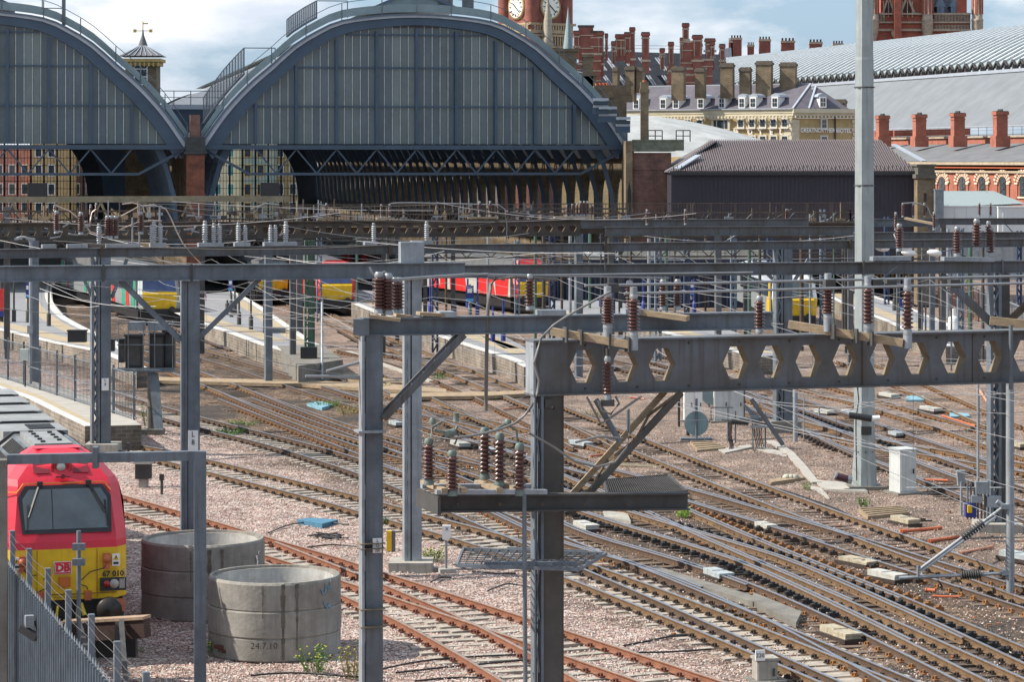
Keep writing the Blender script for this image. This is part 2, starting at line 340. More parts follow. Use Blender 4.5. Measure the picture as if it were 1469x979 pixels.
g.add([(-B, y0, GZ), (x0, y0, GZ), (x0, y1, GZ), (-B, y1, GZ)], [(0, 1, 2, 3)]); g.add([(x1, y0, GZ), (B, y0, GZ), (B, y1, GZ), (x1, y1, GZ)], [(0, 1, 2, 3)])
struct('ground', g, ground_mat())

# ---------------- tracks ----------------
rail_side = mat('rail_rust_brown', (.10, .062, .040), .8, .1, .4, 6)
rail_rust = mat('rail_orange_rust', (.235, .10, .058), .85, .1, .3, 5)
rail_och  = mat('rail_ochre_rust', (.165, .100, .052), .8, .1, .45, 5)
rail_wht  = mat('rail_white_web', (.66, .57, .44), .8, 0, .3, 4)
rail_top  = mat('rail_polished_head', (.36, .385, .43), .34, .85, .15, 3)
rail_tops = mat('rail_dull_head', (.42, .33, .27), .42, .7, .3, 5)
slp_c = mat('sleeper_concrete', (.36, .32, .27), .9, 0, .4, 3, bump=.2)
slp_w = mat('sleeper_timber', (.085, .06, .042), .9, 0, .5, 4, col2=(.05, .036, .028), bump=.3)
slp_m = mat('sleeper_old_timber', (.15, .11, .08), .9, 0, .5, 4, col2=(.10, .07, .05), bump=.3)
chair_r = mat('chair_rust', (.15, .055, .035), .8, .2, .4, 12)
chair_d = mat('chair_dark', (.06, .045, .038), .6, .3, .4, 12)
chair_o = mat('chair_orange', (.30, .14, .05), .8, .1, .5, 12)
GA = 1.505
def sleeper_mesh(ms, L_=2.5, w=.25):
    b = MB(); b.hexa((-w/2, -L_/2, -.14), (w, 0, 0), (0, L_, 0), (0, 0, .14), 0)
    for s in (-1, 1):
        y = s*GA/2; b.box((0, y, .012), (.19, .36, .026), 0, 1)
        for q in (-1, 1):
            b.box((0, y+q*.115, .055), (.11, .05, .075), 0, 1); b.box((.03*q, y+q*.15, .045), (.05, .06, .06), 0, 1)
    o = b.build('sleeper', ms, local=True); me = o.data; bpy.data.objects.remove(o); return me
SM = {'c': sleeper_mesh([slp_c, chair_r]), 'w': sleeper_mesh([slp_w, chair_d]), 'm': sleeper_mesh([slp_m, chair_o]), 'cm': sleeper_mesh([slp_c, chair_d])}
def rail_mb(path, zt, mi_side=0):
    """bull-head style profile swept along the path"""
    prof = [(-.07, -.165), (.07, -.165), (.07, -.148), (.013, -.135), (.013, -.045), (.036, -.035), (.036, -.006), (.03, 0), (-.03, 0), (-.036, -.006), (-.036, -.035), (-.013, -.045), (-.013, -.135), (-.07, -.148)]
    b = MB(); n = len(prof); vs = []
    for i, p in enumerate(path):
        d = (path[min(i+1, len(path)-1)]-path[max(i-1, 0)]); d.z = 0; d.normalize(); a = Vector((d.y, -d.x, 0))
        vs += [p+a*x+Vector((0, 0, z+zt)) for x, z in prof]
    for i in range(len(path)-1):
        for j in range(n):
            k = (j+1) % n; top = j in (6, 7, 8)
            b.add([vs[i*n+j], vs[i*n+k], vs[(i+1)*n+k], vs[(i+1)*n+j]], [(0, 3, 2, 1)], 1 if top else 0)
    b.add(vs[:n], [tuple(range(n))]); b.add(vs[-n:], [tuple(range(n-1, -1, -1))]); return b
TRK = []
def track(pts, label, sl='c', sidem=rail_side, topm=rail_top, spacing=.66, sleepers=True, check=None, z0=0.0):
    i = len(TRK); zt = -.0015*i; far = catmull([G(x, y) for x, y in pts], 1.5)
    off = []
    for k, p in enumerate(far):
        d = far[min(k+1, len(far)-1)]-far[max(k-1, 0)]; d.z = 0; d.normalize()      # heading towards the camera/right
        n = Vector((d.y, -d.x, 0));  off.append(p+n*GA)
    mid = [(a+b)/2 for a, b in zip(far, off)]
    rt = thing('railway_track', label, 'railway track', (mid[len(mid)//2].x, mid[len(mid)//2].y, 0))
    rail_mb(far, zt).build('rail', [sidem, topm], rt); rail_mb(off, zt).build('rail', [sidem, topm], rt)
    if check:
        a, b_ = check
        for src, sg in ((far, 1), (off, -1)):
            pp = []
            for k in range(int(len(src)*a), int(len(src)*b_)):
                d = src[min(k+1, len(src)-1)]-src[max(k-1, 0)]; d.z = 0; d.normalize(); pp.append(src[k]+Vector((d.y, -d.x, 0))*sg*.15)
            if len(pp) > 3: rail_mb(pp, zt-.004).build('check_rail', [sidem, rail_top], rt)
    if sleepers:
        # walk along the middle
        S = []; acc = 0; 
        for k in range(len(mid)-1):
            d = mid[k+1]-mid[k]; ln = d.length
            while acc < ln: S.append((mid[k]+d*(acc/ln), atan2(d.y, d.x))); acc += spacing
            acc -= ln
        S = [s for s in S if s[0].y < 175 and abs(s[0].x/s[0].y*F) < 790 and 230+F*H/s[0].y < 1010]
        S.sort(key=lambda s: s[0].y); zz = -.165+zt*2-.001
        for q, (p, a) in enumerate(S[:98]):
            o = inst(SM[sl], 'sleeper', rt, Vector((p.x, p.y, zz-.0006*(q % 3))), a+R(random.uniform(-.6, .6)))
        if len(S) > 98:
            b = MB()
            for p, a in S[98:]: b.box((p.x, p.y, zz-.07), (.25, 2.5, .14), a, 0)
            o = b.build('far_sleepers', [SM[sl].materials[0]], rt); o['kind'] = 'stuff'
    TRK.append((far, off)); return rt
T = track
T([(120, 694), (177, 710), (296, 744), (400, 775), (490, 801), (549, 820.5), (759, 887), (1041, 979), (1230, 1041)], 'orange rusty siding nearest the concrete rings, the outer of the two rusty tracks', 'c', rail_rust, rail_tops)
T([(395, 777), (500, 818), (549, 837.5), (657, 884), (759, 936), (845, 985), (900, 1019)], 'orange rusty track branching off the siding toward the bottom edge', 'c', rail_rust, rail_tops)
T([(60, 612), (158, 631), (243, 646), (296, 658), (370, 676), (513, 711), (605, 736), (724, 768), (817, 798), (885, 822), (962, 850), (1089, 899), (1305, 985), (1400, 1024)], 'running line on pale concrete sleepers passing behind the round concrete rings', 'cm', rail_och, rail_top)
T([(180, 568), (296, 600), (360, 616), (437, 635), (513, 657), (620, 692), (725, 736), (809, 770), (950, 826), (1089, 883), (1310, 975), (1400, 1012)], 'track joining the concrete-sleepered running line at a long shallow turnout', 'cm', rail_side, rail_top)
T([(200, 500), (280, 530), (360, 560), (424, 583), (513, 613), (620, 643), (720, 672), (808, 700), (881, 724), (947, 745), (1080, 784), (1159, 811), (1308, 876), (1469, 951), (1560, 992)], 'worn main line with bright rail heads through the black slide chairs', 'w', rail_och, rail_top, check=(.62, .95))
T([(360, 570), (440, 600), (513, 627), (640, 675), (760, 726), (850, 765), (969, 800), (1080, 838), (1200, 890), (1392, 985), (1480, 1028)], 'crossover track slanting between two worn main lines', 'm', rail_side, rail_top, spacing=.7, check=(.5, .8))
T([(548, 536), (606, 563), (682, 599), (760, 632), (848, 671), (960, 717), (1080, 768), (1173, 806), (1300, 857), (1430, 911), (1540, 957), (1580, 974)], 'diagonal line through the middle of the scissors crossing', 'w', rail_och, rail_top, check=(.55, .9))
T([(200, 476), (280, 500), (360, 522), (444, 548), (513, 569), (606, 595), (720, 628), (850, 664), (1007, 704), (1088, 727), (1186, 755), (1318, 796), (1469, 842), (1560, 870)], 'timber sleepered line crossing the diagonal tracks in mid yard', 'm', rail_side, rail_top, check=(.6, .9))
T([(440, 436), (548, 479), (640, 515), (720, 547), (808, 582), (924, 628), (1090, 692), (1221, 740), (1371, 793), (1469, 826), (1560, 858)], 'brown railed track running beside the bare trodden ground and the round grey disc', 'w', rail_och, rail_top)
T([(620, 455), (760, 490), (900, 520), (1030, 552), (1100, 576), (1200, 614), (1300, 655), (1469, 718), (1560, 752)], 'track passing just behind the foot of the tall tapered lighting pole', 'w', rail_side, rail_top, check=(.55, .9))
T([(900, 492), (1010, 528), (1100, 556), (1200, 587), (1300, 620), (1469, 676), (1560, 706)], 'track with black slide chairs beyond the tall tapered lighting pole', 'w', rail_side, rail_top, check=(.4, .9))
T([(1030, 553), (1100, 583), (1170, 607), (1260, 628), (1340, 643), (1469, 664), (1560, 680)], 'crossover linking the two lines beyond the lighting pole', 'm', rail_och, rail_top, check=(.3, .8))
T([(1100, 528), (1200, 556), (1300, 584), (1400, 613), (1469, 636), (1560, 664)], 'far track on the right beside the pale blue covers', 'm', rail_och, rail_top)
T([(1240, 516), (1300, 538), (1353, 561), (1417, 589), (1469, 611), (1560, 650)], 'farthest track at the right edge beyond the lattice mast', 'm', rail_och, rail_tops)
T([(110, 470), (230, 511), (330, 548), (430, 588), (520, 621), (600, 646), (700, 668)], 'track curving out of the bay beside the green and red liveried train', 'm', rail_side, rail_top)
T([(300, 489), (380, 512), (470, 538), (560, 567), (640, 588), (800, 625), (900, 655)], 'track leaving the platform end under the green mast', 'm', rail_och, rail_top)
T([(520, 500), (610, 522), (700, 556), (790, 596), (880, 640)], 'short dull track between the platform walls in the middle distance', 'm', rail_side, rail_tops)
for k, (pa, pb, lb) in enumerate([((205, 452), (330, 500), 'bay platform'), ((470, 445), (560, 492), 'second platform')]):
    T([pa, ((pa[0]+pb[0])/2, (pa[1]+pb[1])/2), pb], 'shaded track disappearing into the train shed beside the '+lb, 'w', rail_side, rail_tops)
# ---------------- twin arched train shed ----------------
TH = R(9.64); SD = Vector((-sin(TH), cos(TH), 0)); SR = Vector((cos(TH), sin(TH), 0)); S0 = Vector(((280-CX)/F*212.7, 212.7, 0))
def S(u, w_, z): return S0+SR*u+SD*w_+Vector((0, 0, z))
SHL = 244.0
PROF = [(0, 0), (2.7, -.1), (5.8, -.5), (7.6, -1.25), (9.5, -2.4), (11.2, -3.9), (13.06, -5.5), (14.9, -7.5), (16.6, -9.9)]
PR = [(-x, z) for x, z in reversed(PROF[1:])]+PROF
def profile(n=48):
    p = catmull([(x, z, 0) for x, z in PR], .8); return [(q[0], q[1]) for q in p]
PP = profile(); ZC = 21.9
def zprof(x):
    for (a, za), (b, zb) in zip(PP, PP[1:]):
        if a <= x <= b: return ZC+za+(zb-za)*(x-a)/(b-a+1e-9)
    return ZC-10
ribblue = mat('rib_blue_paint', (.075, .125, .19), .5, .1, .2, 1)
dslate = mat('shed_roof_slate', (.085, .10, .125), .7, 0, .2, .6)
def arch_shed(uc, label, cat, ladder_side):
    rt = thing('train_shed', label, cat, S(uc, 0, 0), 0, 'twin arched halls of the terminus')
    # roof skin: outer and inner, leaving glazed strips
    def skin(x0_, x1_, m, name, th=.35, w0=0.0, w1=SHL, dz=0):
        b = MB(); pp = [(x, z) for x, z in PP if x0_ <= x <= x1_]
        v = []
        for x, z in pp:
            v += [S(uc+x, w0, ZC+z+dz), S(uc+x, w1, ZC+z+dz), S(uc+x*(1-th/17), w0, ZC+z-th+dz), S(uc+x*(1-th/17), w1, ZC+z-th+dz)]
        n = len(pp)
        for i in range(n-1):
            a = i*4; c = a+4
            b.add([v[a], v[a+1], v[c+1], v[c]], [(0, 1, 2, 3)], 0, True); b.add([v[a+2], v[a+3], v[c+3], v[c+2]], [(3, 2, 1, 0)], 0, True)
            b.add([v[a], v[c], v[c+2], v[a+2]], [(0, 1, 2, 3)], 0)
        return b.build(name, m, rt)
    skin(-17, -8.0, dslate, 'roof', dz=-.9); skin(8.0, 17, dslate, 'roof', dz=-.9); skin(-8.6, -2.2, skylight, 'skylight', .12, dz=-.8); skin(2.2, 8.6, skylight, 'skylight', .12, dz=-.8); skin(-2.7, 2.7, dslate, 'roof', dz=-.7)
    # gable band: thick arched rim
    rim = MB(); pp = PP
    for (xa, za), (xb, zb) in zip(pp, pp[1:]):
        def q(x, z, t, w_): k = (1-t/17.5); return S(uc+x*k, w_, ZC+z-t*(.9+abs(x)/17*.5))
        for (t0, t1, wa, wb, mi) in ((0, .12, -.75, .2, 1), (.12, .30, -.62, .2, 2), (.30, .95, -.45, .2, 0)):
            A, B_, C_, D_ = q(xa, za, t0, wa), q(xb, zb, t0, wa), q(xb, zb, t1, wa), q(xa, za, t1, wa)
            A2, B2, C2, D2 = q(xa, za, t0, wb), q(xb, zb, t0, wb), q(xb, zb, t1, wb), q(xa, za, t1, wb)
            rim.add([A, B_, C_, D_, A2, B2, C2, D2], [(0, 3, 2, 1), (0, 1, 5, 4), (3, 7, 6, 2)], mi)
    rim.build('arch_rim', [bluesteel, bluesteel_l, lead], rt)
    # glazed gable: panes between bars
    zb_ = 11.85; gl = MB(); bars = MB(); mull = MB()
    xs = [x*.62 for x in range(-25, 26)]
    inner = lambda x: zprof(x/(1-.95/17.5))-.95*(.9+abs(x)/17*.5)
    for i, (a, b_) in enumerate(zip(xs, xs[1:])):
        za, zc = inner(a), inner(b_)
        if za < zb_+.1 and zc < zb_+.1: continue
        off = random.uniform(0, .02); mi = random.choice([0, 0, 0, 1, 2, 2])
        gl.add([S(uc+a, .05+off, zb_), S(uc+b_, .05+off, zb_), S(uc+b_, .05+off, max(zc, zb_)), S(uc+a, .05+off, max(za, zb_))], [(0, 1, 2, 3)], mi)
    gl.build('glazing', [shedglass, shedglass2, shedglass3], rt)
    for i, x in enumerate(xs):
        zt = inner(x)-.02
        if zt > zb_+.2:
            big = (i % 5 == 0)
            if big: mull.box(S(uc+x, -.18, (zb_+zt)/2-.1), (.22, .36, zt-zb_-.2), TH)
            else: bars.box(S(uc+x, -.02, (zb_+zt)/2), (.055, .06, zt-zb_), TH)
    for z in (14.75, 17.75, 20.3):
        xm = max([x for x in [k*.2 for k in range(80)] if inner(x) > z+.1] or [0])
        if xm > 1: mull.box(S(uc, -.1, z), (2*xm, .12, .12), TH)
    bars.build('glazing_bars', mat('pale_glazing_bar', (.50, .53, .50), .6, 0, .3, 3), rt); mull.build('mullions', bluesteel, rt)
    # bottom truss across the opening
    tr = MB(); tr.bar(S(uc-16.4, -.35, 11.6), S(uc+16.4, -.35, 11.6), .5, .34); tr.bar(S(uc-12.9, -.35, 9.55), S(uc+12.9, -.35, 9.55), .22, .2)
    n = 11; W = 3.1
    for k in range(-5, 5):
        xa = k*W; m_ = xa+W/2
        tr.bar(S(uc+xa, -.35, 11.45), S(uc+m_, -.35, 9.6), .12, .12) if -12.9 <= m_ <= 12.9 else None
        tr.bar(S(uc+m_, -.35, 9.6), S(uc+xa+W, -.35, 11.45), .12, .12) if -12.9 <= m_ <= 12.9 else None
    for s in (-1, 1): tr.bar(S(uc+s*12.9, -.35, 9.55), S(uc+s*16.3, -.35, 11.4), .2, .2)
    tr.build('truss', mat('truss_blue', (.055, .085, .125), .5, .2, .2, 1), rt)
    # interior ribs
    for s in (-1, 1):
        for k in range(40):
            w_ = 1.2+k*6.1
            b = MB(); pts = []
            for t in range(9):
                an = t/8*R(78); x = 15.9*cos(an); z = 5.3+15.2*sin(an); pts.append((x, z))
            pts = [(16.1, 3.6), (16.0, 4.4)]+pts
            for (xa, za), (xb, zb) in zip(pts, pts[1:]):
                b.bar(S(uc+s*xa, w_, za), S(uc+s*xb, w_, zb), .34, .62)
            b.build('rib', ribblue, rt)
    end = MB()        # dark inner gable far away, glazed arch openings between piers
    for s in (-1, 1):
        pass
    # walkway glass and rail over the arch
    rl = MB(); gp = MB()
    for (xa, za), (xb, zb) in zip(pp, pp[1:]):
        a = S(uc+xa, -.3, ZC+za+.15); c = S(uc+xb, -.3, ZC+zb+.15)
        gp.hexa(a, c-a, SD*.03, Vector((0, 0, .62)), 0)
        rl.bar(a+Vector((0, 0, 1.15)), c+Vector((0, 0, 1.15)), .05, .05)
    for i in range(0, len(pp), 3): a = S(uc+pp[i][0], -.3, ZC+pp[i][1]); rl.bar(a, a+Vector((0, 0, 1.25)), .07, .07)
    gp.build('walkway_screen', greenglass, rt); rl.build('handrail', steel, rt)
    # lantern ridge
    la = MB(); la.prism([S(uc-3.6, .6, ZC+.35), S(uc+3.6, .6, ZC+.35), S(uc, .6, ZC+1.9)], SD*(SHL-2)); la.build('ridge_lantern', greenglass, rt)
    rf = MB()
    for s in (-1, 1): rf.bar(S(uc+s*3.7, .4, ZC+.32), S(uc, .4, ZC+1.95), .15, .2)
    rf.build('lantern_frame', bluesteel_l, rt)
    return rt
shedglass2 = glassmat('shed_gable_glass_light', (.15, .195, .195), .2, .3, .3)
shedglass3 = glassmat('shed_gable_glass_blue', (.085, .12, .145), .15, .3, .3)
skylight = bpy.data.materials.new('skylight_glass'); skylight.use_nodes = True
_t = skylight.node_tree; _b = _t.nodes['Principled BSDF']; _b.inputs['Base Color'].default_value = (.5, .55, .58, 1); _b.inputs['Roughness'].default_value = .4; _b.inputs['Alpha'].default_value = .3
clearpane = skylight.copy(); clearpane.name = 'clear_pane'; clearpane.node_tree.nodes['Principled BSDF'].inputs['Alpha'].default_value = .3
right_shed = arch_shed(17.0, 'right hand arched train shed with the full glazed gable in view', 'train shed', 1)
left_shed = arch_shed(-17.2, 'left hand arched train shed cut by the left edge of the picture', 'train shed', -1)
# side and middle walls of the sheds
def arcade(u, name, label, side, L_=SHL, m=dkyel):
    """arcaded side wall: piers, arched recesses, springing along d"""
    rt = thing(name, label, 'wall', S(u, 0, 0)); b = MB(); th = .5
    b.hexa(S(u, 0, 9.9), SR*th*side, SD*L_, (0, 0, 2.1), 0)
    n = int(L_/6.1)
    for k in range(n+1):
        w0 = k*6.1; b.hexa(S(u, w0, 0), SR*th*side, SD*1.3, (0, 0, 9.9), 0)
        if k < n:
            c = w0+1.3+2.4
            pts = [S(u, w0+1.3, 9.9)]+[S(u, c-2.4*cos(pi*t/8), 7.2+2.3*sin(pi*t/8)) for t in range(9)]+[S(u, w0+6.1, 9.9)]
            for t in range(len(pts)-1):
                p, q = pts[t], pts[t+1]; 
                if 0 < t < len(pts)-2: b.add([p, q, Vector((q.x, q.y, 9.9)), Vector((p.x, p.y, 9.9)), p+SR*th*side, q+SR*th*side], [(0, 1, 2, 3), (0, 4, 5, 1)], 0)
            b.hexa(S(u, w0+1.3, 0), SR*th*side*.6, SD*4.8, (0, 0, 4.4), 0)
            b.hexa(S(u-.1*side, w0+1.2, 4.4), SR*th*side, SD*5.0, (0, 0, .25), 1)
    b.build('brickwork', [m, ochre], rt)
    wn = MB(); wn.hexa(S(u+side*th*.8, 0, 4.6), SR*.05*side, SD*L_, (0, 0, 5), 0); wn.build('window_glazing', clearpane, rt); return rt
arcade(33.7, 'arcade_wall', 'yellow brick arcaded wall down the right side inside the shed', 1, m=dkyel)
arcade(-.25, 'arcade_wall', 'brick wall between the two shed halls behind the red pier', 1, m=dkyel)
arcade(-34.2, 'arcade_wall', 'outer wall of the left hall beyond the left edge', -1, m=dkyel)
# far gables: lunettes of glazing open to the street
def far_gable(uc, label):
    rt = thing('end_screen', label, 'window', S(uc, SHL, 0)); b = MB(); r = 13.3; c0 = 4.4
    # solid surround
    arc = [(r*cos(pi*t/24), c0+r*sin(pi*t/24)*1.0) for t in range(25)]
    arc = [(r, 0)]+arc+[(-r, 0)]; outer = [(17.2, 0)]+[(17.2*cos(pi*t/24), 5+17*sin(pi*t/24)) for t in range(25)]+[(-17.2, 0)]
    for (a, b2), (c, d) in zip(zip(arc, arc[1:]), zip(outer, outer[1:])):
        q = [S(uc+a[0], SHL, a[1]), S(uc+b2[0], SHL, b2[1]), S(uc+d[0], SHL, d[1]), S(uc+c[0], SHL, c[1])]
        b.add(q+[v+SD for v in q], [(0, 1, 2, 3), (0, 4, 5, 1), (7, 6, 5, 4)])
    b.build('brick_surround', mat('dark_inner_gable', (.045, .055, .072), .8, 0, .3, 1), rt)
    f = MB()
    for k in range(-6, 7):
        x = k*2.1; f.box(S(uc+x, SHL+.2, (c0+sqrt(max(0, r*r-x*x)))/2), (.3, .3, c0+sqrt(max(0, r*r-x*x))), TH)
    for k in range(-26, 27):
        x = k*.525
        if abs(x) < 13.2: zt = c0+sqrt(r*r-x*x); f.box(S(uc+x, SHL+.25, zt/2), (.07, .1, zt), TH)
    for k in range(14):
        z = 1+k*1.25; hx = sqrt(max(0, r*r-max(0, z-c0)**2)); 
        if z < c0+r: f.box(S(uc, SHL+.25, z), (2*hx, .1, .09), TH)
    f.build('glazing_bars', bluesteel, rt); return rt
far_gable(17.0, 'far arched end window of the right hall with buildings showing through')
far_gable(-17.2, 'far arched end window of the left hall seen under its gable')
fl = MB(); fl.hexa(S(-34, 6, GZ+.05), SR*68, SD*(SHL-6), (0, 0, .7)); struct('shed_platform', fl, mat('shed_floor', (.06, .06, .062), .8, 0, .3, .5))
# brick pier between the two arches, with lead cap and chimney
pr = thing('brick_pier', 'orange red brick pier between the two arches with a dark cap', 'pier', S(0, -1, 0))
b = MB(); b.hexa(S(-.72, -1.4, 0), SR*1.35, SD*1.3, (0, 0, 11.0)); b.build('shaft', mat('orange_brick', (.23, .085, .05), .85, 0, .6, 1.3, bump=.2, streak=.6), pr)
b = MB(); b.hexa(S(-.8, -1.5, 11.0), SR*1.5, SD*1.45, (0, 0, 1.35)); b.hexa(S(-.9, -1.6, 11.1), SR*1.7, SD*1.6, (0, 0, .18)); b.build('cap', mat('sooty_stone', (.06, .065, .065), .9, 0, .4, 2), pr)
b = MB(); b.hexa(S(-.42, -1.1, 12.35), SR*.72, SD*1.0, (0, 0, 1.7)); b.build('chimney', dullbrick, pr)
# valley gutters/flashing between the arches
vg = thing('roof_valley', 'grey flat roof valley with pale rooflights between the two arches', 'roof', S(0, 6, 11.5))
b = MB(); b.hexa(S(-4.5, 3, 11.6), SR*9, SD*30, (0, 0, .6)); b.build('flat_roof', slate, vg)
b = MB()
for i in range(3): b.prism([S(-3+i*2.2, 4, 12.3), S(-1.4+i*2.2, 4, 12.3), S(-2.2+i*2.2, 4, 12.9)], SD*4)
b.build('rooflight', lead, vg)
b = MB(); b.hexa(S(-4, 4.5, 14.6), SR*6.5, SD*.3, (0, 0, .35)); b.hexa(S(-4, 5, 12.2), SR*6.5, SD*.2, (0, 0, 2.4), 1); b.build('parapet', [lead, bluesteel], vg)
for uu in (-4, -1.7, .3, 2.4):
    pass
b = MB(); 
for k in range(6): b.bar(S(-4+k*1.3, 4.4, 14.9), S(-4+k*1.3, 4.4, 16.0), .06, .06)
b.bar(S(-4, 4.4, 16), S(2.5, 4.4, 16), .06, .06); b.bar(S(-4, 4.4, 15.5), S(2.5, 4.4, 15.5), .05, .05); b.build('handrail', steel, vg)
# maintenance stairs with mesh balustrade climbing the left flank of the right arch, and small one higher up
def stair(x0_, x1_, label, h=2.0):
    rt = thing('roof_stair', label, 'stair', S(17+x0_, -.2, 12)); pts = [x0_+(x1_-x0_)*i/14 for i in range(15)]; fr = MB(); me = MB(); st = MB()
    for a, c in zip(pts, pts[1:]):
        A = S(17+a, 1.2, zprof(a)+1.0); C = S(17+c, 1.2, zprof(c)+1.0)
        fr.bar(A, C, .9, .16); fr.bar(A+Vector((0, 0, h)), C+Vector((0, 0, h)), .07, .07); fr.bar(A, A+Vector((0, 0, h)), .07, .07)
        for q in range(6): p = A.lerp(C, q/6); me.bar(p, p+Vector((0, 0, h)), .018, .018)
    a = pts[-1]; A = S(17+a, 1.2, zprof(a)+1); fr.bar(A, A+Vector((0, 0, h)), .1, .1)
    fr.bar(A+Vector((0, 0, h)), A+Vector((0, 0, h))+SR*2.4, .07, .07); fr.bar(A+SR*2.4, A+Vector((0, 0, h))+SR*2.4, .07, .07)
    fr.build('frame', steel, rt); me.build('balustrade_mesh', steel_l, rt)
stair(-16.3, -13.2, 'lower grey access stair with balustrade on the left flank of the right arch'); stair(-9.9, -7.6, 'upper short grey access stair on the left flank of the right arch', 1.3)
# vent fittings on the crown: small boxes
rt = thing('roof_vents', 'pair of small grey vents on the crown of the right arch', 'roof vent', S(20, 1, 22))
b = MB(); b.box(S(19.4, 1, 22.9), (1.2, 1, .9)); b.box(S(21.2, 1, 22.9), (.9, 1, 1.0)); b.build('box', steel, rt)
b = MB()
for u in (19.1, 19.6, 21): b.tube(S(u, 1, 23.3), S(u, 1, 24.3), .1, 6)
b.build('pipe', steel_d, rt)
rt = thing('roof_camera_post', 'small steel post with bracket on the slope of the left arch', 'post', S(-17.2+10, -.3, 17))
b = MB(); a = S(-17.2+7.3, -.3, zprof(7.3)); b.bar(a, a+Vector((0, 0, 2.3)), .25, .25); b.bar(a+Vector((0, 0, 2.2)), a+Vector((0, 0, 2.2))-SR*1.6, .07, .07); b.bar(a+Vector((0, 0, 1.3)), a+Vector((0, 0, 1.3))-SR*1.6, .07, .07); b.bar(a-SR*1.6+Vector((0, 0, 1.3)), a-SR*1.6+Vector((0, 0, 2.2)), .07, .07); b.build('frame', steel, rt)

# ---------------- weathervane turret ----------------
tw = P(205, 200, 262); rt = thing('clock_turret', 'small brick turret with slated pyramid cap and gilt weathervane between the arches', 'turret', (tw.x, tw.y, 0))
def pz(py, Y): return H-(py-HZ)*Y/F
Y_ = 262; zt = pz(84, Y_); ze = pz(81, Y_)
b = MB(); b.hexa((tw.x-1.45, Y_-1.5, 4), (2.9, 0, 0), (0, 3, 0), (0, 0, zt-4-.6)); b.build('shaft', dkyel, rt)
b = MB(); b.hexa((tw.x-1.7, Y_-1.75, zt-.7), (3.4, 0, 0), (0, 3.5, 0), (0, 0, .35)); b.hexa((tw.x-1.9, Y_-1.95, zt-.35), (3.8, 0, 0), (0, 3.9, 0), (0, 0, .3))
for k in range(9): b.box((tw.x-1.7+k*.42, Y_-1.9, zt-.6), (.16, .25, .35))
b.build('cornice', mat('ochre_stone', (.50, .36, .14), .8, 0, .3, 3), rt)
b = MB(); b.add([(tw.x-2, Y_-2, ze), (tw.x+2, Y_-2, ze), (tw.x+2, Y_+2, ze), (tw.x-2, Y_+2, ze), (tw.x-.35, Y_-.35, pz(66, Y_)), (tw.x+.35, Y_-.35, pz(66, Y_)), (tw.x+.35, Y_+.35, pz(66, Y_)), (tw.x-.35, Y_+.35, pz(66, Y_))], [(0, 1, 5, 4), (1, 2, 6, 5), (2, 3, 7, 6), (3, 0, 4, 7), (4, 5, 6, 7)])
b.lathe((tw.x, Y_, pz(66, Y_)), [(.45, 0), (.3, .5), (.12, 1.0), (.05, 1.6)], 8); b.build('roof', slate, rt)
b = MB()
for k in range(-3, 4):
    b.bar((tw.x+k*.55, Y_-2.03, ze+.05), (tw.x+k*.1, Y_-.4, pz(66, Y_)+.03), .06, .06)
b.build('roof_rolls', lead, rt)
b = MB(); b.box((tw.x, Y_-1.52, pz(105, Y_)), (1.3, .1, 2.3)); b.build('window_frame', white, rt)
b = MB()
for i in range(2):
    for j in range(3): b.box((tw.x-.3+i*.6, Y_-1.59, pz(105, Y_)-.72+j*.72), (.48, .04, .6))
b.build('window_panes', winglass, rt)
b = MB(); zv = pz(66, Y_)+1.4; b.tube((tw.x, Y_, zv), (tw.x, Y_, pz(30, Y_)), .05, 6); b.bar((tw.x-.8, Y_, pz(44, Y_)), (tw.x+.8, Y_, pz(44, Y_)), .07, .07)
for s in (-1, 1): b.box((tw.x+s*.75, Y_, pz(44, Y_)), (.3, .05, .3))
b.box((tw.x+.25, Y_, pz(33.5, Y_)), (.5, .05, .12)); b.build('weathervane', mat('gilt', (.6, .42, .12), .4, .6, .2, 4), rt)
# ---------------- Great St Pancras style shed with ridge and furrow glazing ----------------
PA = Vector((88.1, 480, 0)); Pa = Vector((-.25, .968, 0)); Pn = Vector((-.968, -.25, 0))
def Q(s, t, z): return PA+Pn*s+Pa*t+Vector((0, 0, z))
PS = [(0, 32.6), (4, 32.2), (8, 31.2), (12, 29.8), (17, 27.6), (22, 25.0)]
PS2 = [(22.6, 24.3), (26, 21.9), (29, 19.6), (32, 17.3), (34.5, 15.6)]
rt = thing('station_roof', 'vast curved pale roof with ridge and furrow glazing above plain grey slate flank', 'station roof', Q(0, 0, 0))
slate_pale = mat('pale_grey_slate', (.155, .172, .19), .75, 0, .18, .35, stretch=(1, 1, .4))
b = MB(); br = MB()
for k in range(-52, 60):
    t0 = k*3.0
    for (s0, z0), (s1, z1) in zip(PS, PS[1:]):
        b.add([Q(s0, t0, z0), Q(s0, t0+1.5, z0+1.15), Q(s0, t0+3, z0), Q(s1, t0, z1), Q(s1, t0+1.5, z1+1.15), Q(s1, t0+3, z1)], [(0, 1, 4, 3), (1, 2, 5, 4)], 0)
        br.bar(Q(s0, t0+1.5, z0+1.2), Q(s1, t0+1.5, z1+1.2), .45, .25, 0); br.bar(Q(s0, t0+.05, z0+.05), Q(s1, t0+.05, z1+.05), .55, .2, 1)
    br.bar(Q(22, t0, 25.0), Q(22, t0+1.5, 26.2), .3, .3, 1); br.bar(Q(22, t0+1.5, 26.2), Q(22, t0+3, 25.0), .3, .3, 1)
b.build('glazing', mat('roof_glazing', (.36, .42, .44), .3, 0, .3, .5), rt); br.build('roof_bars', [mat('white_roof_bar', (.66, .68, .69), .5, 0, .1, 1), steel_d], rt)
b = MB()
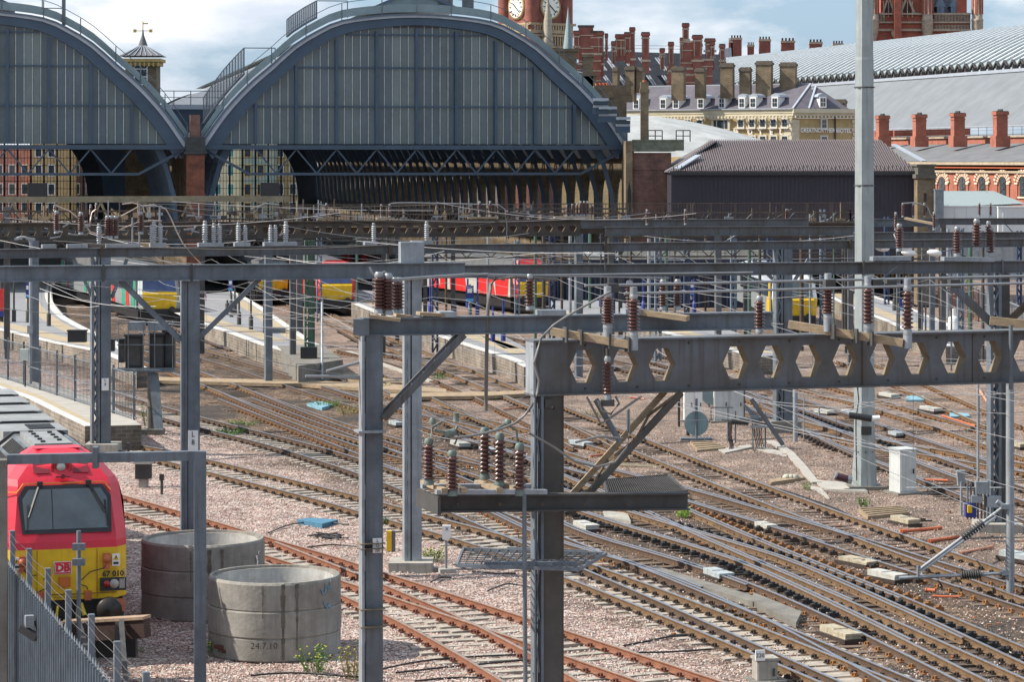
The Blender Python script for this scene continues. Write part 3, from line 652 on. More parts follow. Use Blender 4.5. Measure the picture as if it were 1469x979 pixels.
for (s0, z0), (s1, z1) in zip(PS2, PS2[1:]): b.add([Q(s0, -160, z0), Q(s0, 178, z0), Q(s1, 178, z1), Q(s1, -160, z1)], [(0, 1, 2, 3)], 0, True)
b.add([Q(22, -160, 24.6), Q(22, 178, 24.6), Q(22.7, 178, 24.3), Q(22.7, -160, 24.3)], [(0, 1, 2, 3)], 0)
b.build('slate_flank', slate_pale, rt)
b = MB(); b.bar(Q(22.7, -160, 24.5), Q(22.7, 178, 24.5), .5, .5, 0); b.bar(Q(34.6, -160, 15.55), Q(34.6, 178, 15.55), .5, .3, 0)
for k in range(-50, 58): b.box(Q(22.2, k*3.0+.2, 25.0), (.9, .9, .8), 0, 1)
b.build('gutter', [lead, steel_d], rt)
b = MB(); pts = PS+PS2; b.prism([Q(s, 178, z) for s, z in pts]+[Q(34.5, 178, 0), Q(0, 178, 0)], Pa*.6); b.build('end_gable', dullbrick, rt)
b = MB()       # railing along the near end rising with the curve
for (s0, z0), (s1, z1) in zip(pts, pts[1:]): b.bar(Q(s0, 178.5, z0+1.6), Q(s1, 178.5, z1+1.6), .1, .1)
for s, z in pts: b.bar(Q(s, 178.5, z), Q(s, 178.5, z+1.6), .12, .12)
b.build('handrail', steel, rt)
# side building in red brick with polychrome arches
rt = thing('brick_station_building', 'orange red brick side range with striped round arched windows and slate roof', 'building', Q(46, 0, 0))
def Yray(s, px):      # distance along t where the px column meets offset s
    k = (px-CX)/F; t = (PA.x+Pn.x*s-k*(PA.y+Pn.y*s))/(k*Pa.y-Pa.x); return t, (Q(s, t, 0)).y
sw = 46.0
def zat(s, px, py): t, Y = Yray(s, px); return H-(py-HZ)*Y/F
ZW1 = zat(35.2, 1469, 194); ZR1 = zat(38, 1469, 205); ZE = zat(sw, 1469, 232); tA = -140; tB = 62
tl = Yray(sw, 1250)[0]
b = MB(); b.hexa(Q(sw, tA, 0), Pa*(tl+30-tA), Pn*-.5, (0, 0, ZE-1.6)); b.hexa(Q(35.2, tA, 8), Pa*(tl+60-tA), Pn*-.4, (0, 0, ZW1-8)); b.build('wall', redbrick, rt)
b = MB(); b.add([Q(35.6, tA, ZR1), Q(35.6, tl+60, ZR1), Q(sw+.6, tl+60, ZE), Q(sw+.6, tA, ZE)], [(0, 1, 2, 3)]); b.hexa(Q(34.4, tA, ZW1+.1), Pa*(tl+60-tA), Pn*.2, (0, 0, .15)); b.build('roof', mat('slate_roof_pale', (.16, .165, .175), .85, 0, .25, .5, spec=.15), rt)
b = MB(); b.hexa(Q(sw+.55, tA, ZE-.45), Pa*(tl+30-tA), Pn*-1.0, (0, 0, .4)); b.hexa(Q(sw+.35, tA, ZE-1.55), Pa*(tl+30-tA), Pn*-1.0, (0, 0, .3)); b.hexa(Q(sw+.2, tA, ZE-.9), Pa*(tl+30-tA), Pn*-.3, (0, 0, .18), 1)
b.hexa(Q(35.5, tA, ZW1-.25), Pa*(tl+60-tA), Pn*-.4, (0, 0, .25))
b.build('cornice', [stone, terrac], rt)
for px in (1352, 1381, 1409.5, 1439, 1468, 1323+2, 1497):
    t = Yray(sw, px)[0]; zb = zat(sw, px, 282); zs = zat(sw, px, 262); r = 1.0
    wn = MB(); arc = [Q(sw+.05, t+r*1.0*cos(pi*k/12), zs+r*.8*sin(pi*k/12)) for k in range(13)]
    wn.prism([Q(sw+.05, t+1.0*r, zb)]+arc+[Q(sw+.05, t-1.0*r, zb)], Pn*.04, 1)
    for k in range(3): wn.box(Q(sw+.12, t, zb+.4+k*.75), (.05, 1.5, .07), 0, 0)
    wn.bar(Q(sw+.12, t, zb), Q(sw+.12, t, zs+.75), .07, .07, 0)
    wo = wn.build('window', [mat('dark_window_bar', (.16, .17, .17), .6), winglass], rt)
    ar = MB()
    for k in range(20):
        a0, a1 = pi*k/20, pi*(k+1)/20
        for (ra, rb, dz) in ((.85, 1.28, .12), (1.34, 1.74, .2)):
            ar.prism([Q(sw+.02, t+1.55*ra*cos(a0), zs+ra*sin(a0)), Q(sw+.02, t+1.55*rb*cos(a0), zs+rb*sin(a0)), Q(sw+.02, t+1.55*rb*cos(a1), zs+rb*sin(a1)), Q(sw+.02, t+1.55*ra*cos(a1), zs+ra*sin(a1))], Pn*dz, k % 2)
    for s in (-1, 1): ar.hexa(Q(sw+.02, t+s*1.9-.45, zs-.25), Pa*.9, Pn*.22, (0, 0, .25), 1); ar.hexa(Q(sw+.02, t+s*1.9-.3, zb-.3), Pa*.6, Pn*.12, (0, 0, zs-zb), 0)
    ar.hexa(Q(sw+.02, t-1.4, zb-.25), Pa*2.8, Pn*.2, (0, 0, .22), 1)
    ar.build('arch_surround', [redbrick, cream], rt)
for px, py in ((1266, 167), (1319, 165.5), (1374, 163.5), (1435, 161)):
    c = MB(); s_ = 39.5; t, Y = Yray(s_, px); zt = zat(s_, px, py); zb = zat(s_, px, 206)
    c.box(Q(s_, t, (zt+zb)/2), (1.7, 1.3, zt-zb), 0.25, 0); c.box(Q(s_, t, zb+.3), (2.2, 1.9, 1.6), .25, 0); c.box(Q(s_, t, zt-.15), (2.0, 1.6, .5), .25, 0); c.box(Q(s_, t, zt-.8), (1.85, 1.45, .16), .25, 0); c.box(Q(s_, t, zt+.12), (1.8, 1.4, .12), .25, 1)
    for q in (-.5, .0, .5): c.lathe(Q(s_, t+q, zt+.1), [(.2, 0), (.17, .35)], 8, 1)
    c.build('chimney', [redbrick, steel_d], rt)
b = MB(); t0 = Yray(36, 1250)[0]
b.bar(Q(36, tA, ZW1+1.3), Q(36, t0+40, ZW1+1.3), .06, .06); b.bar(Q(36, tA, ZW1+.8), Q(36, t0+40, ZW1+.8), .04, .04)
for k in range(60): b.bar(Q(36, tA+k*3, ZW1), Q(36, tA+k*3, ZW1+1.3), .06, .06)
b.build('handrail', steel_d, rt)

# ---------------- hotel gothic skyline ----------------
def tower_box(b, x, Y, wd, z0, z1, dp=None, rz=0, mi=0): b.box((x, Y, (z0+z1)/2), (wd, dp or wd, z1-z0), rz, mi)
Yc = 600; k_ = Yc/F
X = lambda px, Y: (px-CX)*Y/F
rt = thing('clock_tower', 'red brick clock tower with two white clock dials behind the right arch', 'tower', (X(768, Yc), Yc, 0))
hw = 40*k_; cx = X(768, Yc); a45 = R(38)
b = MB(); z0 = 0; zt = pz(-40, Yc)
side = 2*hw*.83
b.box((cx, Yc, (z0+zt)/2), (side, side, zt-z0), a45, 0)
for q in range(4):
    an = a45+pi/4+q*pi/2; c = Vector((cx+cos(an)*side*.66, Yc+sin(an)*side*.66, 0)); b.lathe(c, [(1.5, 0), (1.5, zt)], 8, 0)
b.build('brickwork', brickmat('deep_red_brick', (.27, .075, .055), (.20, .055, .042), (.22, .12, .09)), rt)
b = MB()
for py, e, h in ((36, 1.25, .5), (47, 1.3, .7), (52, 1.15, .5), (68, .8, .5), (75, .5, .35)): b.box((cx, Yc, pz(py, Yc)), (side+2*e, side+2*e, h), a45, 0)
for fc in range(4):
    an = a45+fc*pi/2; ex = Vector((cos(an), sin(an), 0)); ey = Vector((-sin(an), cos(an), 0))
    for q in range(15):
        c = Vector((cx, Yc, 0))+ex*(side/2+.5)+ey*(-side/2+side*q/14); b.box((c.x, c.y, pz(60, Yc)), (1.0, .35, 2.0), an, 0); b.box((c.x+ex.x*.6, c.y+ex.y*.6, pz(41, Yc)), (.3, .4, 1.3), an, 0)
b.build('stone_bands', mat('tan_stone_band', (.40, .30, .19), .8, 0, .35, 1.5), rt)
dm = mat('dial_white', (.78, .77, .70), .5, 0, .05, 3); dg = mat('dial_gilt', (.45, .35, .17), .5, .2, .2, 3)
for fc, hands in ((2, 0), (3, 0)):
    an = a45+fc*pi/2+ (0); ex = Vector((cos(an), sin(an), 0)); ey = Vector((-sin(an), cos(an), 0))
    c = Vector((cx, Yc, pz(11, Yc)))+ex*(side/2+.02)
    ring = MB(); ring.lathe(c, [(2.75, 0), (2.75, .3), (2.3, .34)], 32, 0, ex); d = ring.build('dial_rim', dg, rt)
    f = MB(); f.lathe(c, [(2.3, 0), (2.3, .36)], 32, 0, ex); fo = f.build('dial_face', dm, rt)
    h = MB(); rd = -1
    xd = ex.cross(Vector((0, 0, 1)))*-1     # reading direction to the viewer's right
    for q in range(12):
        aa = q*pi/6; dr = xd*sin(aa)+Vector((0, 0, cos(aa))); p = c+ex*.4; h.bar(p+dr*1.55, p+dr*2.1, .24, .12)
    for aa, ln, w_ in ((R(311), 1.25, .28), (R(132), 1.9, .2)):
        dr = xd*sin(aa)+Vector((0, 0, cos(aa))); p = c+ex*.46; h.bar(p-dr*.3, p+dr*ln, w_, .12)
    h.build('hands_and_numerals', blackm, rt)
b = MB()
for px in (786, ): b.lathe((X(px, Yc-8), Yc-8, pz(88, Yc)), [(1.0, 0), (1.0, 3), (1.3, 3.3), (.9, 5), (.9, 8.2), (.3, 12), (.2, 14)], 8, 0)
b.build('pinnacle', mat('green_copper_stone', (.33, .30, .24), .8, 0, .3, 2), rt)
rt = thing('spire', 'thin slate green spire beside the clock tower', 'spire', (X(816, 560), 560, 0))
b = MB(); b.lathe((X(815, 560), 560, pz(84, 560)), [(1.25, 0), (.02, 10.5)], 8, 0); b.build('roof', mat('green_slate', (.20, .27, .29), .6, 0, .2, 2), rt)
b = MB(); b.lathe((X(815, 560), 560, 10), [(1.3, 0), (1.3, pz(84, 560)-10)], 8, 0); b.build('turret', redbrick, rt)
# west tower
Yw = 620; kw = Yw/F
rt = thing('gothic_tower', 'massive red gothic tower with stone turrets above the pale curved roof', 'tower', (X(1330, Yw), Yw, 0)); zt = pz(-40, Yw)
rb = MATS['deep_red_brick']; rb2 = brickmat('bright_red_brick', (.42, .10, .06), (.33, .075, .05), (.30, .15, .11))
b = MB(); cx = X(1330, Yw); b.hexa((X(1256, Yw), Yw, 10), (X(1392, Yw)-X(1256, Yw), 0, 0), (0, 20, 0), (0, 0, pz(18, Yw)-10))
b.hexa((X(1264, Yw), Yw+.5, 10), (X(1330, Yw)-X(1264, Yw), 0, 0), (0, 8, 0), (0, 0, zt-10)); b.hexa((X(1374, Yw), Yw+1, 10), (X(1388, Yw)-X(1374, Yw), 0, 0), (0, 8, 0), (0, 0, zt-10))
b.hexa((X(1281, Yw), Yw-2.5, 10), (X(1291, Yw)-X(1281, Yw), 0, 0), (0, 3, 0), (0, 0, zt-10))
b.build('brickwork', rb2, rt)
st = mat('turret_stone', (.43, .35, .27), .8, 0, .35, 1.4)
for px in (1252, 1329.5, 1401):
    t_ = MB(); r = 8.3*kw; zb = pz(40, Yw)
    t_.lathe((X(px, Yw), Yw-1, zb-3), [(r*.5, 0), (r*.9, 2), (r, 3), (r, 4.5), (r*1.1, 4.8), (r*.92, 5), (r*.92, 11), (r*1.08, 11.4), (r*.9, 12), (r*.9, zt-zb+3)], 8, 0)
    for q in range(8):
        an = q*pi/4+.39; t_.box((X(px, Yw)+cos(an)*r*.93, Yw-1+sin(an)*r*.93, zb+5.6), (.16, .5, 5.2), an, 1)
    t_.build('turret', [st, rb2], rt)
b = MB()
for py, h in ((44.5, .5), (33, .35), (21, .4)):
    b.hexa((X(1255, Yw), Yw-.6, pz(py, Yw)), (X(1392, Yw)-X(1255, Yw), 0, 0), (0, .7, 0), (0, 0, h))
for q in range(24):
    x = X(1341+q*2.1, Yw); b.box((x, Yw-.4, pz(26, Yw)), (.14, .3, 1.7)); b.box((x, Yw-.4, pz(38.5, Yw)), (.14, .3, 1.0))
for q in range(6): b.box((X(1258+q*2.1, Yw), Yw-.4, pz(26, Yw)), (.14, .3, 1.7))
for (pa, pb) in ((1268, 1281), (1293, 1310)):
    xm = X((pa+pb)/2, Yw); 
    b.bar((X(pa-2, Yw), Yw-.1, pz(20, Yw)), (xm, Yw-.1, pz(-6, Yw)), .4, .5); b.bar((X(pb+2, Yw), Yw-.1, pz(20, Yw)), (xm, Yw-.1, pz(-6, Yw)), .4, .5)
    for q in range(3): b.box((xm-1.1+q*1.1, Yw-.15, pz(13, Yw)), (.2, .4, 3.6))
for px, py in ((1283, 51), (1330, 51)): b.lathe((X(px, Yw), Yw-1.2, pz(py, Yw)-.5), [(.5, 0), (.9, .8), (.9, 1.4), (1.0, 1.6)], 8)
b.build('stone_dressings', st, rt)
b = MB()
for pa in (1271, 1276, 1296, 1302): b.box((X(pa+.6, Yw), Yw-.05, pz(12, Yw)), (.5, .35, 3.0))
b.build('lancet', darkm, rt)
b = MB(); b.prism([(X(1337, Yw), Yw+2, pz(28, Yw)), (X(1383, Yw), Yw+2, pz(28, Yw)), (X(1366, Yw), Yw+9, pz(-30, Yw)), (X(1345, Yw), Yw+9, pz(-30, Yw))], (0, 4, 0)); b.build('roof', mat('blue_slate', (.07, .09, .125), .6, 0, .2, 1), rt)
b = MB()
for px in (1351, 1371):
    x = X(px, Yw); b.hexa((x-.8, Yw+1.4, pz(28, Yw)), (1.6, 0, 0), (0, 3, 0), (0, 0, 3.0)); b.prism([(x-1.1, Yw+1.3, pz(28, Yw)+3), (x+1.1, Yw+1.3, pz(28, Yw)+3), (x, Yw+1.3, pz(28, Yw)+5.4)], (0, 4, 0))
    b.bar((x, Yw+1.2, pz(28, Yw)+.4), (x, Yw+1.2, pz(28, Yw)+2.8), .3, .1)
b.build('dormer', mat('blue_lead', (.15, .21, .29), .5, .1, .2, 2), rt)

# hotel slate roofs and red chimneys range
Yh = 540
rt = thing('gothic_hotel_range', 'long dark slate roof of the gothic hotel between the spire and the pale roof', 'building', (X(930, Yh), Yh, 0))
b = MB(); zr = pz(73, Yh+8); zl = pz(130, Yh)
b.add([(X(850, Yh), Yh, zl), (X(1050, Yh), Yh, zl), (X(1040, Yh+8), Yh+8, pz(78, Yh+8)), (X(862, Yh+8), Yh+8, zr)], [(0, 1, 2, 3)]); b.build('roof', mat('dark_slate', (.040, .045, .058), .9, 0, .25, .8, spec=.1), rt)
b = MB(); b.hexa((X(812, Yh), Yh, 8), (X(1060, Yh)-X(812, Yh), 0, 0), (0, 3, 0), (0, 0, pz(132, Yh)-8)); b.build('wall', rb, rt)
b = MB()
for px in (868, 893, 916, 940, 853): 
    for dx in (0, 3.5):
        p = Vector((X(px+dx, Yh+4), Yh+3.2, pz(83, Yh+4))); q = Vector((X(px+14+dx, Yh), Yh-.3, pz(101, Yh))); b.bar(p, q, .22, .18)
    b.bar((X(px, Yh+4), Yh+3, pz(83, Yh)), (X(px+3.5, Yh+4), Yh+3, pz(83, Yh)), .22, .2)
for px in (865, 886, 928, 950):
    for dx in (0, 3.5):
        p = Vector((X(px+dx, Yh), Yh+.6, pz(108, Yh))); q = Vector((X(px+9+dx, Yh), Yh-1.2, pz(122, Yh))); b.bar(p, q, .2, .18)
b.bar((X(862, Yh+8), Yh+8, zr+.6), (X(1000, Yh+8), Yh+8, pz(75, Yh+8)+.6), .08, .08); b.bar((X(862, Yh+8), Yh+8, zr+1.2), (X(1000, Yh+8), Yh+8, pz(75, Yh+8)+1.2), .08, .08)
b.build('skylight_frame', lead, rt)
for (px, wd, pt, pb, style) in ((840.5, 21, 36, 95, 1), (855.5, 16, 44, 80, 1), (862, 10, 46, 95, 0), (827, 10, 45, 70, 0), (870, 5, 49, 72, 0), (888, 12, 50, 72, 0), (900, 10, 47, 76, 0), (907, 9, 40, 88, 0), (926, 13, 47, 90, 0), (962.5, 9, 61, 105, 0), (983.5, 11, 34, 60, 0), (985, 18, 58, 115, 1), (1000.5, 16, 51, 90, 0), (1003, 10, 63, 92, 0), (1018.5, 16, 56, 76, 0), (849, 26, 76, 118, 1), (824, 20, 90, 125, 1), (991, 40, 97, 130, 1), (963, 12, 95, 130, 1), (977, 4, 55, 62, 0), (818, 14, 84, 140, 1), (836, 30, 92, 140, 1), (880, 7, 60, 76, 0), (893, 7, 50, 72, 0), (950, 8, 70, 84, 0), (1012, 20, 84, 125, 1), (1022, 7, 60, 85, 0), (1036, 9, 64, 90, 0)):
    c = MB(); Y = Yh-1.5+random.uniform(-.4, .4); w_ = wd*Y/F; x = X(px, Y); z1 = pz(pt, Y); z0 = pz(pb, Y)-2
    if style == 0:
        c.box((x, Y, (z0+z1)/2), (w_*.8, 1.2, z1-z0), 0, 0); c.box((x, Y, z1-.3), (w_, 1.5, .5), 0, 0); c.box((x, Y, z1-1.0), (w_*.93, 1.4, .22), 0, 1); c.box((x, Y, z1+.08), (w_*.9, 1.3, .2), 0, 2)
        for q in (-.3, 0, .3): c.bar((x+q*w_, Y-.62, z1-1.1), (x+q*w_, Y-.62, z1-4), .1, .16, 1 if q else 0)
        c.box((x, Y, z0+2.4), (w_*1.1, 1.4, .4), 0, 1)
    else:
        c.box((x, Y, (z0+z1)/2), (w_, 1.6, z1-z0), 0, 0); c.box((x, Y, z1-.2), (w_*1.12, 1.8, .4), 0, 2 if pt < 50 else 1)
        for q in range(3): c.box((x, Y-.85, z0+(z1-z0)*(.3+.25*q)), (w_*1.02, .1, .18), 0, 1)
    c.build('chimney' if style == 0 or pt < 60 else 'stepped_gable', [rb, st, steel_d], rt)
for (px, wd, pt) in ((1056, 17, 54), (1048, 6, 58), (1097, 18, 56), (1130, 21, 58), (1170, 20, 60), (1202, 16, 62), (1077, 10, 64)):
    c = MB(); Y = 700; x = X(px, Y); w_ = wd*Y/F; z1 = pz(pt, Y); c.box((x, Y, z1-4), (w_*.9, 1.5, 8), 0, 0); c.box((x, Y, z1-.3), (w_, 1.8, .5), 0, 1)
    for q in range(4): c.box((x-w_*.36+q*w_*.24, Y, z1+.2), (w_*.12, .5, .9), 0, 2)
    ct = tag(c.build('chimney_stack', [rb, st, steel_d]), {1056: 'red chimney stack left of the vast curved roof crest', 1048: 'narrow red chimney stack touching the large one left of the curved roof', 1097: 'red chimney stack just over the curved roof, left of the middle one', 1130: 'wide squat red chimney stack showing over the curved roof', 1170: 'red chimney stack near the tall pole over the curved roof', 1202: 'grey stone chimney top just left of the tall pole', 1077: 'low dark stack between two red stacks over the curved roof'}[px], 'chimney', 'stacks showing over the curved roof')
b = MB(); b.prism([(X(1028, 690), 690, pz(84, 690)), (X(1050, 690), 690, pz(84, 690)), (X(1049, 690), 690, pz(68, 690)), (X(1033, 690), 690, pz(70, 690))], (0, 8, 0)); tag(b.build('lead_roof', lead), 'pale lead roof block left of the red stacks', 'roof')

# ---------------- yellow brick hotel with white dormers ----------------
Yg = 300; hx = X(1136, Yg); zE = pz(156, Yg)
rt = thing('yellow_brick_hotel', 'yellow stock brick hotel with white dormers, cream cornice and HOTEL lettering', 'hotel', (hx, Yg, 0))
aL = R(33); dl = Vector((-cos(aL), sin(aL), 0)); nl = Vector((-sin(aL), -cos(aL), 0))           # left facade runs away to the left
aR = R(14); dr = Vector((cos(aR), sin(aR), 0)); nr = Vector((sin(aR), -cos(aR), 0))
C0 = Vector((hx, Yg, 0)); LL = 30.0; RL = (X(1224, 306)-hx)/cos(aR)
b = MB(); b.hexa(C0, dl*LL, -nl*9, (0, 0, zE-1.0)); b.hexa(C0+Vector((0, .05, 0)), dr*RL, -nr*9, (0, 0, zE-1.02)); b.build('wall', yelbrick, rt)
b = MB()
def band(z, h, out, mi=0):
    b.hexa(C0+nl*out+dr*out+Vector((0, 0, z)), dl*(LL+out), -nl*(out+.3), (0, 0, h), mi); b.hexa(C0+nr*out+nl*.0+Vector((0, 0, z+.002)), dr*(RL+.2), -nr*(out+.3), (0, 0, h), mi)
band(zE-.98, .24, .10); band(zE-.45, .45, .5); band(zE-.75, .3, .3); band(zE-2.12, .10, .08)
for q in range(62): p = C0+dl*(.3+q*.42)+nl*.45; b.box((p.x, p.y, zE-.85), (.16, .3, .22), -aL)
for q in range(int(RL/.42)): p = C0+dr*(.3+q*.42)+nr*.4; b.box((p.x, p.y, zE-.85), (.16, .3, .22), aR)
for q in range(22): b.box(C0+dl*.45+nl*.03+Vector((0, 0, zE-1.35-q*.45)), (.95-.2*(q % 2), .12, .36), -aL); b.box(C0+dr*.4+nr*.03+Vector((0, 0, zE-1.35-q*.45)), (.85-.2*(q % 2), .12, .36), aR); b.box(C0+dr*(RL-.35)+nr*.03+Vector((0, 0, zE-1.35-q*.45)), (.7-.2*(q % 2), .12, .36), aR)
p = C0+dl*.45+nl*.02; b.hexa(C0+nl*.02+Vector((0, 0, 4)), dl*.9, nl*.03, (0, 0, zE-5.2)); b.hexa(C0+nr*.02+Vector((0, 0, 4)), dr*.85, nr*.03, (0, 0, zE-5.2))
b.build('cornice', cream, rt)
def onleft(px):     # distance along the left facade for an image column
    k = (px-CX)/F; return (C0.x-k*C0.y)/(k*dl.y-dl.x)
def onright(px):
    k = (px-CX)/F; return (C0.x-k*C0.y)/(k*dr.y-dr.x)
wf = mat('window_surround', (.60, .57, .50), .6, 0, .1, 4)
def hwin(pos, n_, an, z, w_=.62, h=1.15, big=False):
    f = MB(); f.box(pos+n_*.04+Vector((0, 0, z)), (w_+.3, .14, h+.3), an); f.box(pos+n_*.16+Vector((0, 0, z-h/2-.18)), (w_+.45, .25, .12), an)
    fo = f.build('window', wf, rt); g_ = MB()
    for i in (-1, 1):
        for j in (-1, 1): g_.box(pos+n_*.12+Vector((cos(an)*i*w_*.25, sin(an)*i*w_*.25, z+j*h*.25)), (w_*.42, .06, h*.44), an)
    g_.build('pane', winglass, fo)
for px in (987, 1004, 1063, 1079, 1094.5, 1110, 1126): hwin(C0+dl*onleft(px), nl, -aL, zE-1.52, .58, .78)
for px in (1063, 1079, 1094.5, 1110, 1126): hwin(C0+dl*onleft(px), nl, -aL, zE-3.25, .65, .6)
for px in (1182,): hwin(C0+dr*onright(px), nr, aR, zE-1.6, .5, .9); hwin(C0+dr*onright(px), nr, aR, zE-3.3, .6, .6)
p = C0+dl*onleft(1035); f = MB(); f.box(p+nl*.1+Vector((0, 0, zE-1.65)), (2.3, .3, 1.2), -aL); f.box(p+nl*.15+Vector((0, 0, zE-1.05)), (2.6, .5, .16), -aL); fo = f.build('bay_window', cream, rt)
g_ = MB()
for i, ww in ((-1, .28), (0, .75), (1, .28)): g_.box(p+nl*.28+Vector((cos(-aL)*i*.68, sin(-aL)*i*.68, zE-1.62)), (ww, .06, .85), -aL)
g_.build('pane', winglass, fo)
# mansard roof
rz_ = pz(120, 305); ins = 5.0
b = MB(); E0 = C0+nl*.3+dr*.2; e = Vector((0, 0, zE)); r_ = Vector((0, 0, rz_))
cornerR = C0-nl*ins+dr*0-Vector((ins*.05, 0, 0))
Lf = C0+dl*LL; b.add([E0+e, Lf+nl*.3+e, Lf-nl*ins+r_, cornerR+r_], [(0, 1, 2, 3)])
Rm = C0+dr*3.6+Vector((0, 5, 0)); b.add([E0+e, cornerR+r_, C0+dr*(onright(1168))+nr*.2+e], [(0, 1, 2)])
b.build('roof', mat('mauve_slate', (.125, .118, .14), .9, 0, .2, .9, spec=.1), rt)
b = MB(); x0_ = onright(1160); x1_ = onright(1218)
ap = C0+dr*onright(1174)+Vector((0, 2.6, pz(124, 304)))
b.add([C0+dr*x0_+nr*.1+e, C0+dr*x1_+nr*.1+e, ap, C0+dr*x0_-nr*5+e, C0+dr*x1_-nr*6+e], [(0, 1, 2), (0, 2, 3), (1, 4, 2)]); b.build('roof', MATS['mauve_slate'], rt)
b = MB(); b.bar(E0+e, cornerR+r_, .22, .12); b.bar(cornerR+r_, Lf-nl*ins+r_, .15, .1); b.bar(C0+dr*x0_+nr*.1+e+Vector((0, 0, .05)), ap, .2, .12); b.hexa(E0+e-Vector((0, 0, .05)), dl*LL, nl*.15, (0, 0, .12)); b.build('lead_flashing', lead, rt)
def dormer(px, onr=False):
    an = aR if onr else -aL; n_ = nr if onr else nl; pos = (C0+dr*onright(px)) if onr else (C0+dl*onleft(px)); pos = pos-n_*.15
    m = MB(); m.box(pos-n_*.7+Vector((0, 0, zE+.72)), (.78, 1.6, 1.2), an); xx = Vector((cos(an), sin(an), 0)); z = Vector((0, 0, zE+1.3))
    m.prism([pos-xx*.6+z, pos+xx*.6+z, pos+xx*.45+z+Vector((0, 0, .25)), pos+z+Vector((0, 0, .42)), pos-xx*.45+z+Vector((0, 0, .25))], -n_*1.9, 1)
    o = m.build('dormer', [white, lead], rt); g2 = MB()
    for i in (-1, 1):
        for j in (-1, 1): g2.box(pos+n_*.12+xx*(i*.15)+Vector((0, 0, zE+.72+j*.24)), (.22, .04, .4), an)
    g2.build('pane', winglass, o)
for px in (912, 950.5, 969, 1004.5, 1035, 1063.5, 1079.5, 1111): dormer(px)
dormer(1181, True)
for (px, wd, pt, pb) in ((973.5, 20, 97, 131), (1005, 15, 99, 128), (1043.5, 20, 92, 128), (1069.5, 17, 98, 122), (1096.5, 25, 89, 128), (1131, 25, 91, 118), (905, 15, 96, 133), (919, 10, 98, 120), (884, 8, 98, 121), (1160, 22, 141, 152), (1206, 17, 144, 153)):
    c = MB(); Y = 305 if px < 1150 else 303; x = X(px, Y); w_ = wd*Y/F; z1 = pz(pt, Y); z0 = pz(pb, Y)-1.0
    c.box((x, Y, (z0+z1)/2), (w_*.9, 1.1, z1-z0), -.3, 0); c.box((x, Y, z1-.18), (w_, 1.25, .3), -.3, 1); c.box((x, Y, z1+.05), (w_*.85, 1.0, .16), -.3, 1); c.build('chimney', [dkyel, mat('sooty_cap', (.13, .11, .085), .9, 0, .3, 3)], rt)
p = C0+dr*onright(1197.5)+nr*.12; b = MB(); b.tube(p+Vector((0, 0, 6)), p+Vector((0, 0, zE-.7)), .09, 6); b.build('downpipe', blackm, rt)
lm = mat('white_lettering', (.85, .85, .82), .5, 0, .03, 3)
for ch, px in zip('HOTEL', (1056, 1076.5, 1091.5, 1107, 1121)):
    text('letter', ch, .8, C0+dl*onleft(px)+nl*.12+Vector((0, 0, pz(189.5, Yg+2))), -dl, lm, rt, bold=.02)
text('lettering', 'GREATNORTHERN', .62, C0+dr*onright(1175)+nr*.12+Vector((0, 0, pz(187.5, Yg+2))), dr, lm, rt, sx=.82, bold=.012)
text('lettering', 'HOTEL', .62, C0+dr*onright(1210)+nr*.12+Vector((0, 0, pz(188, Yg+2))), dr, lm, rt, sx=.9, bold=.012)

# ---------------- white curved concourse roof ----------------
b = MB(); rows = []
for i in range(15):
    px = 890+i*18; py = 168+ (max(0, i-1)/13)**1.7*50
    top = P(px, py, 262); rows.append([top+Vector((0, 10, .4)), top, P(px, py+10, 254), P(px, 225, 246)])
for i in range(14):
    for j in range(3): b.add([rows[i][j], rows[i+1][j], rows[i+1][j+1], rows[i][j+1]], [(0, 1, 2, 3)], 0, True)
tag(b.build('concourse_roof', mat('white_roof_membrane', (.38, .395, .395), .75, 0, .3, .5, bump=.1, streak=.35)), 'smooth white curved roof sloping down behind the ribbed brown roof', 'roof')

# ---------------- brick pier house, parapet, chimney right of the arch ----------------
Yp = 212
rt = thing('pier_building', 'weathered red brick pier building with mossy grey parapet right of the arch', 'building', (X(930, Yp), Yp, 0))
b = MB(); b.hexa((X(907, Yp), Yp, 0), (X(963, Yp)-X(907, Yp), 0, 0), (0, 8, 0), (0, 0, pz(219, Yp))); b.build('wall', dullbrick, rt)
b = MB(); b.hexa((X(897.5, Yp), Yp-.4, 0), (X(907, Yp)-X(897.5, Yp), 0, 0), (0, 8, 0), (0, 0, pz(202, Yp))); b.build('quoin', dkyel, rt)
b = MB(); b.prism([(X(899, Yp)+.05, Yp-.43, 5.5), (X(905, Yp), Yp-.43, 5.5), (X(905, Yp), Yp-.43, 8.3), (X(902, Yp), Yp-.43, 9.0), (X(899, Yp)+.05, Yp-.43, 8.3)], (0, .05, 0)); b.build('niche', darkm, rt)
b = MB(); b.hexa((X(905, Yp)-.2, Yp-.35, pz(217, Yp)), (X(963, Yp)-X(905, Yp)+.5, 0, 0), (0, 8.5, 0), (0, 0, .2)); b.hexa((X(907, Yp), Yp-.25, pz(216, Yp)), (X(981, Yp)-X(907, Yp), 0, 0), (0, 1, 0), (0, 0, .8)); b.hexa((X(907, Yp), Yp-.3, pz(202.5, Yp)), (X(981, Yp)-X(907, Yp), 0, 0), (0, 1.1, 0), (0, 0, .12)); b.build('parapet', mat('mossy_render', (.16, .175, .13), .9, 0, .5, 2), rt)
b = MB(); b.hexa((X(907, Yp)-.1, Yp-.06, pz(244, Yp)), (X(963, Yp)-X(907, Yp)+.1, 0, 0), (0, .1, 0), (0, 0, .25)); b.build('string_course', dullbrick, rt)
